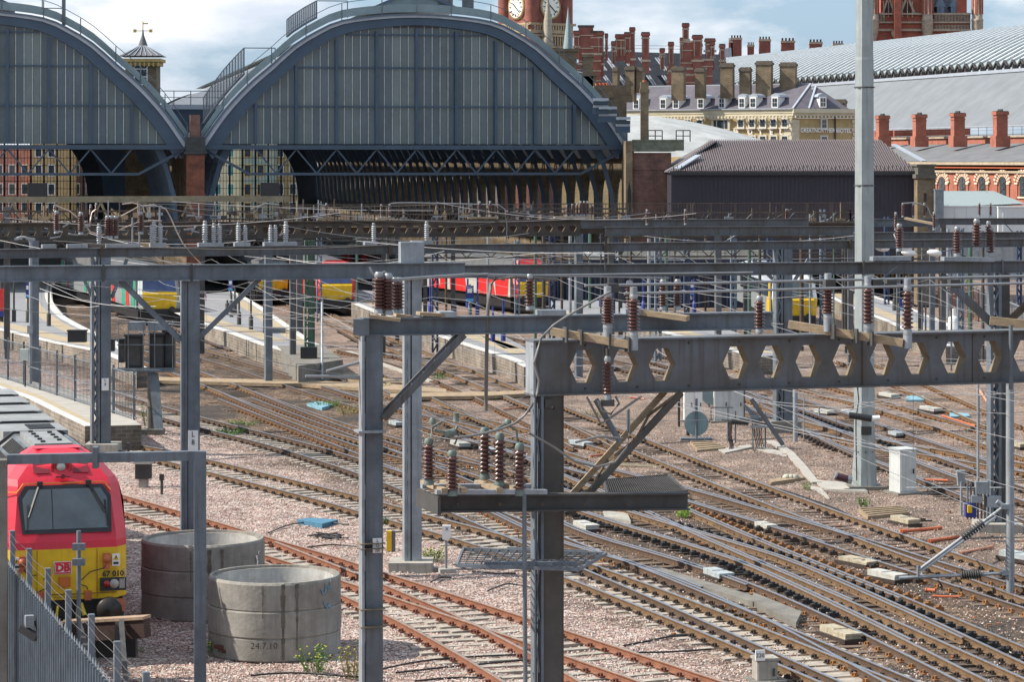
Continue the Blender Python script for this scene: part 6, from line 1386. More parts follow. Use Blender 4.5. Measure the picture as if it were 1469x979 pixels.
for i in range(len(rows)-1):
    for j in range(5): b.add([pr_[i][j], pr_[i][j+1], pr_[i+1][j+1], pr_[i+1][j]], [(0, 1, 2, 3)], 1 if i == 0 else 0)
cabz = [(1.18, HWD), (2.27, HWD), (2.62, HWD), (3.2, HWD), (3.58, 1.24), (3.72, 1.17), (3.98, .95), (4.18, .72), (4.30, .5)]
for s in (-1, 1):
    for (za, wa), (zb_, wb) in zip(cabz, cabz[1:]):
        ya = next((r_[0]+.38 for r_ in rows if r_[1] >= za-.01), 1.6); yb = next((r_[0]+.38 for r_ in rows if r_[1] >= zb_-.01), 1.6)
        b.add([LP(s*wa, ya, za), LP(s*wa, 2.0, za), LP(s*wb, 2.0, zb_), LP(s*wb, yb, zb_)], [(0, 1, 2, 3) if s > 0 else (3, 2, 1, 0)], 0)
b.add([LP(-.5, 1.35, 4.30), LP(.5, 1.35, 4.30), LP(.5, 2.0, 4.30), LP(-.5, 2.0, 4.30)], [(0, 1, 2, 3)], 0)
b.build('cab', [redp, yellow], loco)
# body behind the cab
bz = [(1.18, 1.34), (3.3, 1.34), (3.62, 1.22), (4.0, .85), (4.22, .55)]; bz = [(z, w_) for z, w_ in bz]
b = MB(); sec = [(w_, z) for z, w_ in bz]; full = [(-w_, z) for w_, z in sec]+[(w_, z) for w_, z in reversed(sec)]
v0 = [LP(x, 2.0, z) for x, z in full]; v1 = [LP(x, 19.7, z) for x, z in full]; n = len(full)
for i in range(n): j = (i+1) % n; side = (i in (0, n-2)); b.add([v0[i], v0[j], v1[j], v1[i]], [(0, 1, 2, 3)], 0 if side else 1)
b.add(v1, [tuple(range(n))], 0); b.build('body', [redp, mat('grimy_grey_roof', (.19, .20, .20), .6, .1, .35, 1.2)], loco)
gr = MB()
for s in (-1, 1):
    for k in range(12):       # roof grille slats
        gr.bar(LP(s*.62, 2.3+k*.22, 4.20), LP(s*1.15, 2.3+k*.22, 3.74), .06, .05, 0)
    for z, x in ((4.21, .6), (3.97, .9), (3.74, 1.16)): gr.bar(LP(s*x, 2.2, z), LP(s*x, 4.9, z), .06, .07, 1)
gr.build('roof_grille', [steel_d, steel], loco)
gr = MB()
gr.hexa(LP(-.42, 2.2, 4.22), lx*.84, ly*2.9, (0, 0, .1), 1)
for k in range(9): gr.box(LP(-.2+.4*(k % 2), 2.5+k*.3, 4.34), (.1, .1, .04), LA, 0)
for k in range(5): y = 5.6+k*2.6; gr.hexa(LP(-.75, y, 4.12), lx*1.5, ly*1.9, (0, 0, .16), 1); gr.bar(LP(-1.25, y-.3, 3.75), LP(-.55, y-.3, 4.28), .1, .06, 0); gr.bar(LP(1.25, y-.3, 3.75), LP(.55, y-.3, 4.28), .1, .06, 0); gr.bar(LP(-.55, y-.3, 4.28), LP(.55, y-.3, 4.28), .1, .06, 0)
for k in range(4): gr.hexa(LP(-.1, 6+k*.3, 4.29), lx*.6, ly*.16, (0, 0, .02), 0)
gr.build('roof_panels', [blackm, mat('grey_roof_panel', (.28, .29, .29), .6, .2, .3, 2)], loco)
# windscreen: surround and glass lie just proud of the sloping front
def FW(x, z, out=.02):    # point on the sloping windscreen plane
    y = .10+(z-2.62)*(.32/.96)
    if abs(x) > 1.0: y += (abs(x)-1.0)*.9
    return LP(x, y-out, z)
def slab(pts, out, m, name, par, back=.015):
    f = MB(); A = [FW(x, z, out) for x, z in pts]; B2 = [FW(x, z, back) for x, z in pts]; n_ = len(pts)
    f.add(A+B2, [tuple(range(n_))]+[(i, n_+i, n_+(i+1) % n_, (i+1) % n_) for i in range(n_)]); return f.build(name, m, par)
ws = slab([(-.92, 2.60), (.98, 2.60), (1.0, 3.35), (.83, 3.60), (-.83, 3.60), (-1.0, 3.35)], .035, blackm, 'windscreen_surround', loco)
for xa, xb in ((-.86, -.28), (-.26, .90)):
    slab([(xa, 2.69), (xb, 2.69), (xb if xb < 0 else .91, 3.32 if xb > 0 else 3.52), (xb if xb < 0 else .78, 3.52), (xa if xa > -.5 else -.76, 3.52), (xa if xa > -.5 else -.9, 3.32)], .05, loco_glass, 'windscreen', ws, .03)
b = MB()
for x0_, z0_, x1_, z1_ in ((-.52, 3.64, -.78, 2.95), (.52, 3.64, .86, 3.02)): b.bar(FW(x0_, z0_, .09), FW(x1_, z1_, .08), .045, .045); b.bar(FW(x1_, z1_+.25, .07), FW(x1_+(.03 if x1_ > 0 else -.03), z1_-.28, .07), .03, .04); b.box(FW(x0_, z0_, .08), (.12, .1, .1), LA)
b.build('wiper', blackm, loco)
b = MB(); b.bar(FW(-1.3, 3.46, .03)+ly*.02, FW(-1.0, 3.47, .03), .02, .03); b.bar(FW(-1.0, 3.47, .03), FW(-.86, 3.64, .03), .02, .03); b.bar(FW(-.86, 3.64, .03), FW(.86, 3.64, .03), .02, .03); b.bar(FW(.86, 3.64, .03), FW(1.0, 3.47, .03), .02, .03); b.build('orange_line', mat('orange_line', (.75, .22, .04), .4), loco)
# headlight housing above the windscreen
def FU(x, z, out=.02):
    ts = rows[4:]; y = 1.0
    for (ya, za, _), (yb, zb_, _) in zip(ts, ts[1:]):
        if za <= z <= zb_: y = ya+(yb-ya)*(z-za)/(zb_-za)
    return LP(x, y-out, z)
dkred = mat('dark_red_recess', (.16, .01, .018), .5, 0, .2, 3)
for xa, xb in ((-.62, -.28), (.22, .56)):
    f = MB(); z0_, z1_ = 3.84, 4.07; f.add([FU(xa, z0_, .03), FU(xb, z0_, .03), FU(xb, z1_, .03), FU(xa, z1_, .03)], [(0, 1, 2, 3)]); f.build('recess', dkred, loco)
f = MB(); f.lathe(FU(-.03, 3.96, -.12), [(.2, 0), (.23, .2), (.18, .2), (.15, .14)], 20, 0, -ly); hl = f.build('headlight', mat('light_housing', (.45, .02, .03), .4), loco)
f = MB(); f.lathe(FU(-.03, 3.96, .05), [(.10, 0), (.08, .04), (.0, .06)], 16, 0, -ly); f.build('lens', mat('lamp_lens', (.42, .47, .42), .15, 0, .1, 4), hl)
f = MB(); f.box(FU(-.02, 3.77, .1), (.3, .1, .03), LA); f.box(FU(-.02, 3.78, .12), (.07, .1, .1), LA); f.build('horn_bracket', dkred, loco)
# handrails, panel seams, side reflection strip
f = MB()
for x in (-1.22, 1.24):
    f.tube(LP(x, .02, 1.35), LP(x, -.06, 1.4), .012, 5); f.tube(LP(x, -.06, 1.4), LP(x, -.06, 1.75), .012, 5); f.tube(LP(x, -.06, 1.75), LP(x, .02, 1.8), .012, 5)
f.build('handrail', steel_l, loco)
f = MB()
for x in (-.62, .66): f.bar(LP(x, -.006, 1.22), LP(x, -.006, 2.26), .008, .012)
f.bar(LP(-1.08, -.004, 1.30), LP(1.08, -.004, 1.30), .01, .01); f.bar(FW(-1.05, 2.55, .0)+ly*-.01, FW(1.05, 2.55, .0)+ly*-.01, .01, .008)
f.build('panel_seam', dkred, loco)
# front furniture on yellow panel
def fp(x, z, out=.03): return LP(x, -out, z)
for x in (-.93, .86): f = MB(); f.lathe(fp(x, 2.02), [(.09, 0), (.09, .05), (.0, .07)], 14, 0, -ly); f.box(fp(x, 1.98, .03), (.14, .06, .34), LA, 0); f.build('jumper_socket', orange, loco)
for x in (-.45, -.02): pass
f = MB(); f.box(fp(-.04, 1.57, .06), (.24, .12, .2), LA); f.build('socket_box', mat('brown_orange', (.50, .13, .02), .5), loco)
for x, z in ((-.55, 1.28), (.46, 1.26)): f = MB(); f.box(fp(x, z, .05), (.14, .1, .2), LA); f.build('jumper_plug', orange, loco)
f = MB()
for pts in (((.84, 1.90), (.80, 1.84), (.66, 1.80), (.50, 1.76), (.35, 1.62), (.22, 1.55)), ((.30, 1.50), (.42, 1.46), (.46, 1.38)), ((-.90, 1.88), (-.86, 1.80), (-.72, 1.74), (-.62, 1.74)), ((-.50, 1.66), (-.36, 1.58), (-.34, 1.46)), ((-.45, 1.44), (-.56, 1.40), (-.58, 1.36))): f.path(catmull([fp(x, z, .06) for x, z in pts], .08), .012, 5)
f.build('jumper_cable', blackm, loco)
for x in (.98, -1.14):
    f = MB(); f.box(fp(x+(.02), 1.48, .03), (.56, .04, .28), LA); hl = f.build('marker_light_unit', blackm, loco)
    for dx, r_, m in ((-.12, .075, mat('red_lamp', (.35, .02, .02), .3)), (.04, .1, mat('clear_lamp', (.42, .38, .36), .2))):
        f = MB(); f.lathe(fp(x+dx, 1.49, .05), [(r_, 0), (r_, .03), (0, .04)], 16, 0, -ly); f.build('lamp', m, hl)
    f = MB(); f.box(fp(x+.2, 1.49, .06), (.1, .03, .2), LA); f.build('lamp', mat('ribbed_lens', (.3, .28, .26), .3), hl)
for x in (-1.06, 1.06):
    f = MB(); f.box(fp(x, 2.0, .03), (.16, .02, .26), LA); w_ = f.build('warning_sign', white, loco); f = MB(); f.prism([fp(x-.06, 2.0, .05), fp(x+.06, 2.0, .05), fp(x, 2.11, .05)], ly*.01); f.build('hazard_triangle', yellow, w_); f = MB(); f.bar(fp(x-.01, 2.03, .06), fp(x+.01, 2.08, .06), .01, .02); f.box(fp(x, 1.93, .045), (.11, .01, .05), LA); f.build('marks', blackm, w_)
f = MB(); f.box(fp(-.08, 1.87, .03), (.38, .02, .27), LA); w_ = f.build('logo_plate', white, loco)
f = MB(); c0 = fp(-.08, 1.87, .045); lr = mat('logo_red', (.62, .02, .03), .4)
for a_, c_ in (((-.17, .11), (.17, .11)), ((.17, .11), (.17, -.11)), ((.17, -.11), (-.17, -.11)), ((-.17, -.11), (-.17, .11))): f.bar(c0+lx*a_[0]+Vector((0, 0, a_[1])), c0+lx*c_[0]+Vector((0, 0, c_[1])), .01, .03)
f.build('logo_border', lr, w_); text('logo_letters', 'DB', .23, c0-ly*.005, lx, lr, w_, depth=.004, bold=.012)
text('number', '67 010', .165, fp(1.0, 1.70, .035), lx, blackm, loco, depth=.004, bold=.006)
for k in range(3): text('lettering', ('Electrical hazard keep clear', 'of overhead line equipment', 'before uncoupling')[k][:26-4*k], .055, fp(-.02, 1.30-k*.06, .03), lx, blackm, loco, depth=.002)
f = MB(); f.box(fp(-.36, 1.40, .03), (.08, .02, .2), LA); f.build('data_plate', white, loco)
# buffer beam, buffers, coupling
f = MB(); f.box(LP(0, .25, .90), (2.5, .3, .5), LA); f.box(LP(0, .6, .45), (2.0, .5, .5), LA); f.build('buffer_beam', blackm, loco)
for x in (-.87, .87):
    f = MB(); f.lathe(LP(x, .1, .98), [(.14, 0), (.14, .42), (.28, .44), (.26, .52), (.0, .55)], 20, 0, -ly); f.build('buffer', [mat('greasy_buffer', (.035, .03, .026), .4, .3, .4, 6)], loco)
f = MB()
for x, m in ((-.3, 0), (-.18, 1), (.12, 0), (.25, 1)): f.path(catmull([LP(x, 0, 1.05), LP(x-.04, -.15, .8), LP(x+.05, -.12, .55), LP(x+.14, 0, .75)], .1), .03, 6, m)
f.tube(LP(.3, -.05, 1.1), LP(.38, -.1, .85), .05, 8, 1); f.box(LP(1.13, -.02, 1.02), (.22, .1, .26), LA, 2); f.build('brake_hoses', [blackm, mat('yellow_tap', (.7, .5, .02), .4), orange], loco)
f = MB(); f.hexa(LP(-1.1, .8, .25), lx*2.2, ly*4, (0, 0, .93)); f.hexa(LP(-1.2, 5.2, .3), lx*2.4, ly*8, (0, 0, .9)); f.hexa(LP(-1.1, 14.5, .25), lx*2.2, ly*4, (0, 0, .93)); f.build('bogies_and_tank', blackm, loco)
for yy in (1.6, 4.2, 15.4, 18):
    for s in (-.75, .75): f = MB(); f.lathe(LP(s-.06, yy, .48), [(.48, 0), (.48, .12)], 20, 0, lx); f.build('wheel', steel_d, loco)
T([(108, 957), (60, 847), (33, 780), (10, 725), (-30, 640)][::-1], 'siding under the red locomotive running to the stop block', 'c', rail_rust, rail_tops, sleepers=False)
# coach behind the loco
rt = thing('grey_coach', 'dark grey curved coach roof behind the red locomotive', 'railway coach', LP(-.6, 21, 0)); b = MB(); A2 = R(27); kx = Vector((cos(A2), sin(A2), 0)); ky = Vector((-sin(A2), cos(A2), 0)); c0 = LP(-.2, 20.4, 0)
sec = [(-1.36, .8)]+[(-1.36*cos(pi*t/12), 3.1+1.0*sin(pi*t/12)) for t in range(13)]+[(1.36, .8)]
b.prism([c0+kx*x+Vector((0, 0, z)) for x, z in sec], ky*20); b.build('body', mat('coach_grey', (.12, .125, .13), .5, .2, .25, 1.2), rt)
b = MB()
for k in range(6): 
    y = 1+k*3.2
    for t in range(1, 11): b.bar(c0+ky*y+kx*(-1.37*cos(pi*t/12))+Vector((0, 0, 3.1+1.02*sin(pi*t/12))), c0+ky*y+kx*(-1.37*cos(pi*(t+1)/12))+Vector((0, 0, 3.1+1.02*sin(pi*(t+1)/12))), .06, .04)
b.build('roof_bands', steel_d, rt)
# stop block in front of the loco
bs = P(150, 900, 57.4); rt = thing('buffer_stop', 'dark timber stop block with steel raker in front of the locomotive', 'buffer stop', (bs.x, bs.y, 0))
b = MB(); b.bar(P(93, 905, 57.9)+Vector((0, 0, -.04)), P(211, 899, 57.2)+Vector((0, 0, -.04)), .28, .38, 0); b.bar(P(93, 893, 57.9), P(211, 886, 57.2), .34, .06, 1); b.build('buffer_timber', [mat('dark_red_timber', (.055, .028, .022), .8, 0, .4, 5), mat('pale_plank_edge', (.36, .25, .17), .8, 0, .3, 6)], rt)
b = MB()
for px in (174, 130): b.bar(P(px, 893, 57.2), P(px+8, 1000, 54.5), .1, .12); b.bar(P(px-5, 893, 57.3), P(px-8, 975, 57.0), .1, .12)
b.bar(P(113, 896, 57.2), P(140, 985, 54.8), .1, .1); b.bar(P(157, 985, 55), P(190, 985, 55), .1, .1)
b.build('raker', steel_d, rt)
b = MB(); b.box(P(165, 915, 57.9), (.9, .3, .8)); b.build('backing', blackm, rt)

# ---------------- palisade fence bottom left ----------------
def fence_pt(px, py_top, ztop=2.4): Y = F*(H-ztop)/(py_top-HZ); return Vector(((px-CX)*Y/F, Y, 0))
fa = fence_pt(0, 790); fb = fence_pt(160, 975); fd = (fb-fa); fd.z = 0; fdir = fd.normalized(); fa = fa-fdir*4; flen = (fb-fa).length+5
rt = thing('palisade_fence', 'grey steel palisade fence with barbed strands in the bottom left corner', 'fence', fa); fn = Vector((fdir.y, -fdir.x, 0))
pal = mat('palisade_steel', (.17, .205, .24), .6, .3, .3, 2, streak=.3)
for sct in range(int(flen/2.75)+1):
    b = MB()
    for k in range(9):
        s = sct*2.75+.16+k*.30
        if s > flen: break
        p = fa+fdir*s; an = atan2(fdir.y, fdir.x); b.box((p.x, p.y, 1.07), (.20, .012, 2.5), an-.12); b.box((p.x+fn.x*.03, p.y+fn.y*.03, 1.07), (.03, .05, 2.48), an); b.prism([p+fdir*-.09+Vector((0, 0, 2.32)), p+fdir*.09+Vector((0, 0, 2.32)), p+Vector((0, 0, 2.42))], fn*.012)
    b.build('pale_panel', pal, rt)
b = MB()
for z in (.35, 1.9): b.bar(fa+Vector((0, 0, z))+fn*-.05, fa+fdir*flen+Vector((0, 0, z))+fn*-.05, .05, .06)
b.build('rail', pal, rt)
for s in [i*2.75 for i in range(int(flen/2.75)+1)]: b = MB(); p = fa+fdir*s; b.box((p.x-fn.x*.08, p.y-fn.y*.08, 1.35), (.11, .1, 3.3), an); b.build('post', pal, rt)
b = MB()
for z in (2.65, 2.85, 3.0):
    for k in range(int(flen/2.75)): a = fa+fdir*(k*2.75)+Vector((0, 0, z)); c = fa+fdir*((k+1)*2.75)+Vector((0, 0, z)); b.tube(a, a.lerp(c, .5)-Vector((0, 0, .05)), .006, 4, cap=False); b.tube(a.lerp(c, .5)-Vector((0, 0, .05)), c, .006, 4, cap=False)
b.build('barbed_strand', steel_d, rt)
b = MB(); c = P(42, 892, 52.5); b.box(c, (.16, .14, .22), .3); b.bar(c+Vector((-.16, 0, -.12)), c+Vector((.16, -.1, -.3)), .12, .14, 1); b.tube(c+Vector((.1, 0, 0)), c+Vector((.2, .3, -.6)), .02, 5, 1); tag(b.build('security_camera', [steel_l, blackm]), 'small security camera on the palisade fence', 'camera')
rt = thing('aerial_post', 'thin post with two pairs of small grey boxes in front of the locomotive nose', 'post', P(113, 979, 55))
b = MB(); b.tube(P(113, 990, 54.6), P(113, 762, 54.6), .045, 8); b.build('post', steel, rt)
for py in (785, 807): b = MB(); b.box(P(113, py, 54.45), (.24, .12, .13)); b.build('box', steel, rt)

# ---------------- trains in the distance ----------------
darkroof = mat('train_roof_grey', (.10, .105, .11), .6, .1, .3, 1)
def train(px, Y, ang, L_, w_, h, label, bodym, cols, nose=.6, zf=1.0, ncoach=1, stripes=None, winm=None, roofm=None, wy=(2.1, 3.0)):
    C0_ = Vector((X(px, Y), Y, 0)); rt = thing('train', label, 'train', C0_); ax = Vector((cos(ang), sin(ang), 0)); ay = Vector((-sin(ang), cos(ang), 0))
    TP = lambda x, y, z: C0_+ax*x+ay*y+Vector((0, 0, z)); hw = w_/2
    # front
    f = MB(); prof = [(0, zf, hw*.96), (-.05, 1.95, hw), (.05, 2.1, hw), (.55, 3.15, hw*.92), (.9, h-.1, hw*.7)]
    rw = [[TP(-q_, y+.35, z), TP(-q_+.25, y, z), TP(q_-.25, y, z), TP(q_, y+.35, z)] for y, z, q_ in prof]
    for i in range(4):
        for j in range(3): f.add([rw[i][j], rw[i][j+1], rw[i+1][j+1], rw[i+1][j]], [(0, 1, 2, 3)], (1 if j == 1 or cols[2] else 0) if i < 2 else 0)
    f.build('cab_front', [cols[0], cols[1]], rt)
    f = MB(); f.add([TP(-hw+.3, .03, 2.12), TP(hw-.3, .03, 2.12), TP(hw-.35, .5, 3.1), TP(-hw+.35, .5, 3.1)], [(0, 1, 2, 3)]); f.build('windscreen', winm or winglass, rt)
    f = MB(); f.box(TP(0, .1, .7), (w_*.9, .4, .6), ang); f.lathe(TP(-.8, 0, .95), [(.2, 0), (.2, .3)], 10, 0, -ay); f.lathe(TP(.8, 0, .95), [(.2, 0), (.2, .3)], 10, 0, -ay); f.build('buffers', blackm, rt)
    for c in range(ncoach):
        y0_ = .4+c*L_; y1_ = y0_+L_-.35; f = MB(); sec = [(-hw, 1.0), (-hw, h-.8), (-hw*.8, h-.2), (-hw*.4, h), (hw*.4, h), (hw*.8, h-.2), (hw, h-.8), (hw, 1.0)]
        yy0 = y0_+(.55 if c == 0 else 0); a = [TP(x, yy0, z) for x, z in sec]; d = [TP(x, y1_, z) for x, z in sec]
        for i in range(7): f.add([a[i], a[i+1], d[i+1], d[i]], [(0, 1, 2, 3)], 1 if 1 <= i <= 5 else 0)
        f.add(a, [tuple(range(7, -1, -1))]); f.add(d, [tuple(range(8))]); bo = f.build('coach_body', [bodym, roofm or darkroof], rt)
        f = MB()
        for s in (-1, 1): f.hexa(TP(s*(hw+.01), y0_+1.5, wy[0]), ay*(L_-4), ax*(s*.03), (0, 0, wy[1]-wy[0]))
        f.build('window_band', winglass, bo)
        if stripes:
            rr_ = random.Random(c+3)
            for sm, n_ in stripes:
                f = MB()
                for k in range(n_):
                    y = y0_+.8+(L_-2)*rr_.random(); ww = rr_.uniform(.5, 1.6); sl_ = rr_.uniform(-.8, 1.2)
                    f.prism([TP(-hw-.03-.002*k, y, 1.02), TP(-hw-.03-.002*k, y+ww, 1.02), TP(-hw-.03-.002*k, y+ww+sl_, h-.85), TP(-hw-.03-.002*k, y+sl_, h-.85)], ax*.02)
                f.build('livery_shape', sm, bo)
        f = MB(); f.hexa(TP(-hw*.85, y0_+1, .25), ax*w_*.85, ay*(L_-3), (0, 0, .74)); f.build('underframe', blackm, bo)
    return rt
silver = mat('silver_livery', (.30, .33, .34), .35, .2, .15, 2); green = mat('livery_green', (.04, .32, .20), .4); redl = mat('livery_red', (.62, .03, .03), .4); creml = mat('livery_cream', (.46, .44, .40), .4); bluew = mat('blue_windscreen', (.045, .07, .17), .1, 0, .4, 1)
train(229, 180, R(17), 18, 2.74, 3.75, 'silver train with green and red swirls and a sloping yellow front at the left bay', silver, (silver, yellow, 0), ncoach=2, stripes=((green, 4), (redl, 3)), winm=bluew)
train(482, 192, R(10), 20, 2.74, 3.7, 'train with square yellow front and red corners left of the centre mast', redl, (redl, yellow, 0), ncoach=3, winm=bluew, stripes=((blackm, 3),))
train(765, 195, R(21), 20, 2.74, 3.8, 'bright red and cream train with yellow front right of the centre mast', creml, (redl, yellow, 0), ncoach=2, stripes=((redl, 9), (redl, 6)), winm=bluew)
train(1141, 172, R(2), 19, 2.8, 3.8, 'white train with yellow striped side and yellow cab at the right platform', silver, (white, yellow, 1), ncoach=1, stripes=((yellow, 3),), roofm=lead)
train(392, 206, R(13), 20, 2.7, 3.3, 'shadowed train with yellow end deep in the shed left of the green mast', blackm, (blackm, yellow, 0), ncoach=2)  # black body and cab colour carries the shadow this train stands in

# ---------------- green lattice mast on the platform tip ----------------
Ym = 138; q = Vector((X(444, Ym), Ym, ZP)); rt = thing('green_mast', 'dark green latticed mast standing on the platform tip', 'mast', q)
b = MB(); gm = mat('dark_green_paint', (.06, .12, .085), .55, .1, .3, 3); laced_post(b, q, Vector((q.x, q.y, pz(345, Ym))), R(12), .5, .3); b.box((q.x+.05, q.y-.1, (ZP+pz(345, Ym))/2), (.24, .12, pz(345, Ym)-ZP), R(12)); b.build('post', gm, rt)
b = MB(); b.box((q.x, q.y-.4, ZP+.35), (.8, .5, .55)); b.build('base_box', blackm, rt)
b = MB(); b.tube(P(462, 430, Ym), P(462, 545, Ym-4), .06, 8); tag(b.build('signal_pole', steel_l), 'thin grey pole beside the green mast', 'pole')
for i, (px, pt, pb_, lb) in enumerate(((384, 352, 478, 'grey gantry leg standing on the middle platform'), (437+150, 0, 0, ''))):
    if not lb: continue
    Y = F*(H-ZP)/(pb_-HZ); b = MB(); b.box((X(px, Y), Y, (ZP+pz(pt, Y))/2), (.5, .4, pz(pt, Y)-ZP)); b.box((X(px, Y)+.4, Y, ZP+.15), (1.2, .6, .3)); tag(b.build('support_column', steel), lb, 'post')

# ---------------- signal cluster at left ----------------
Ys = 110; q = Vector((X(217, Ys), Ys, GZ)); rt = thing('colour_light_signal', 'cluster of black signal heads inside a service cage at the left', 'signal', q)
b = MB(); b.tube(q, Vector((q.x, q.y, pz(535, Ys))), .16, 10); b.box((q.x, q.y, GZ+.1), (1.0, .8, .2)); b.build('post', conc_d, rt)
b = MB(); b.add([P(213, 535, Ys-.3), P(227, 536, Ys-.3), P(234, 616, Ys-.9), P(221, 616, Ys-.9)], [(0, 1, 2, 3)]); b.prism([P(213, 535, Ys-.2), P(227, 536, Ys-.2), P(234, 616, Ys-.8), P(221, 616, Ys-.8)], (0, .08, 0)); b.build('ladder_guard', steel, rt)
for (px, pt, pb_, w_, d) in ((193, 482, 528, 24, 0), (226, 480, 530, 20, .3), (243, 476, 528, 16, .6), (175, 488, 520, 9, .4)):
    b = MB(); b.box(P(px, (pt+pb_)/2, Ys+d), (w_*Ys/F, .5, (pb_-pt)*Ys/F)); b.box(P(px, pt-1, Ys+d-.1), (w_*Ys/F*1.15, .7, .08)); o = b.build('signal_head', blackm, rt)
    f = MB(); f.box(P(px, (pt+pb_)/2, Ys+d-.26), (w_*Ys/F*.7, .04, (pb_-pt)*Ys/F*.85)); f.build('back_door', steel_d, o)
b = MB()
for px in (170, 184, 206, 214, 222, 248): b.tube(P(px, 460, Ys-.5), P(px, 530, Ys-.5), .02, 5)
for py in (464, 495, 529): b.bar(P(168, py, Ys-.5), P(250, py, Ys-.5), .04, .04)
b.bar(P(168, 530, Ys), P(250, 532, Ys), 1.0, .08); b.build('service_cage', steel, rt)
b = MB(); b.box(P(197, 468, Ys+.8), (.62, .4, .34)); b.box(P(226, 468, Ys+.8), (.72, .4, .34)); b.build('control_box', steel_l, rt)
for (px, pt, w_, Y, lb) in ((111, 475, 26, 118, 'black train describer box at the platform edge'), (160, 488, 9, 120, 'small black box right of the laced post')): b = MB(); b.box(P(px, pt+8, Y), (w_*Y/F, .4, 16*Y/F)); b.box(P(px, pt-.5, Y), (w_*Y/F+.06, .5, .06)); tag(b.build('platform_box', blackm), lb, 'box')

# ---------------- lamp standards, platform posts and signs ----------------
def slim_post(px, pt, pb_, lb, r=.06, z=ZP, m=steel, nm='platform_post', cat='post', extra=None, group=None):
    Y = F*(H-z)/(pb_-HZ); rt = thing(nm, lb, cat, (X(px, Y), Y, z), 0, group); b = MB(); b.tube((X(px, Y), Y, z), (X(px, Y), Y, pz(pt, Y)), r, 8); b.lathe((X(px, Y), Y, z), [(r*2.2, 0), (r*2.2, .7), (r, .8)], 8); b.build('shaft', m, rt)
    if extra: extra(rt, X(px, Y), Y)
    return rt
def ex_sign(pt, hgt, m, w_=.4, m2=None):
    def f(rt, x, Y):
        b = MB(); b.box((x, Y-.12, pz(pt+hgt/2, Y)), (w_, .06, hgt*Y/F)); o = b.build('sign_panel', m, rt)
        b = MB(); b.box((x, Y-.17, pz(pt+hgt*.3, Y)), (w_*.6, .03, hgt*.25*Y/F)); b.box((x, Y-.17, pz(pt+hgt*.85, Y)), (w_*.95, .03, hgt*.16*Y/F), 0, 1); b.build('sign_marks', [white, m2 or mat('sky_blue', (.1, .4, .7), .5)], o)
    return f
def ex_lamp(rt, x, Y):
    pass
blues = mat('royal_blue', (.02, .035, .22), .5)
Yl = G(44, 551, ZP).y; rt = thing('lamp_standard', 'grey lamp standard with curved double arm at the far left platform', 'street lamp', (X(44, Yl), Yl, ZP))
b = MB(); b.tube((X(44, Yl), Yl, ZP), (X(44, Yl), Yl, pz(342, Yl)), .075, 8); b.build('post', steel_l, rt)
b = MB(); b.path(catmull([P(44, 352, Yl), P(40, 342, Yl), P(30, 340, Yl), P(22, 343, Yl)], .1), .05, 6); b.bar(P(21, 343, Yl), P(32, 342, Yl), .2, .1); b.bar(P(38, 342, Yl), P(50, 344, Yl), .2, .1); b.build('lamp_arm', steel_l, rt)
b = MB(); b.box(P(43, 473, Yl-.1), (.22, .16, .35)); b.build('junction_box', steel_l, rt)
rt = thing('cabinet_on_post', 'small pale green cabinet on a thin post at the left fence', 'cabinet', G(36, 555, ZP)); Yk = G(36, 555, ZP).y
b = MB(); b.box(P(35, 509, Yk), (.36, .3, .5)); b.build('cabinet', mat('pale_green_box', (.50, .56, .52), .5), rt); b = MB(); b.tube(P(36, 517, Yk), P(36, 555, Yk), .04, 6); b.build('post', steel_d, rt)
slim_post(20, 385, 462, 'dark post near the left edge of the curved platform', m=steel_d)
slim_post(70, 390, 468, 'dark post beside the buff band of the curved platform', m=steel_d)
slim_post(40, 400, 463, 'short post with dark blue sign on the curved platform', m=steel_d, nm='sign_post', cat='sign', extra=ex_sign(406, 22, blues, .22))
def ex_red(rt, x, Y): b = MB(); b.box((x, Y-.2, pz(432, Y)), (.4, .2, 1.5)); b.build('help_point', redl, rt); b = MB(); b.box((x, Y-.22, pz(450, Y)), (.6, .25, .35)); b.build('seat', blues, rt)
slim_post(2, 400, 462, 'red help point with dark blue base at the left edge', m=steel_d, nm='help_point_post', cat='help point', extra=ex_red)
for px, pt, pb_, lb in ((332, 420, 455, 'first dark bollard post on the middle platform'), (337, 412, 452, 'tall thin dark post behind the first bollard post'), (343, 420, 466, 'dark post with swollen base left of the white edge'), (360, 410, 473, 'dark post with swollen base nearest the grey gantry leg'), (326, 430, 452, 'short dark post farthest left on the middle platform'), (617, 400, 452, 'dark post on the platform right of the centre mast'), (652, 396, 452, 'dark post in front of the cream coach'), (671, 400, 442, 'dark post in front of the red coach door'), (685, 398, 452, 'dark post left of the red nose'), (707, 440, 489, 'short thick dark post on the near edge of the platform'), (722, 430, 490, 'short dark post next to the thick one')):
    slim_post(px, pt, pb_, lb, .06, m=blues if px > 600 else steel_d)
slim_post(331, 400, 446, 'blue platform sign on the middle platform', nm='sign_post', cat='sign', extra=ex_sign(400, 18, blues, .3))
slim_post(674, 408, 452, 'poster board in front of the red coach', nm='sign_post', cat='sign', extra=ex_sign(410, 24, blues, .5))
slim_post(862, 395, 440, 'blue post on the platform right of the red nose', m=blues)
slim_post(923, 395, 450, 'blue post with disc on the shaded platform', m=blues); slim_post(996, 400, 450, 'slim blue post on the shaded platform', m=blues)
slim_post(993, 402, 430, 'purple and blue platform sign in the shade', nm='sign_post', cat='sign', extra=ex_sign(404, 20, blues, .35))
slim_post(1300, 396, 452, 'blue sign above the right hand platform', nm='sign_post', cat='sign', extra=ex_sign(400, 17, blues, .45))
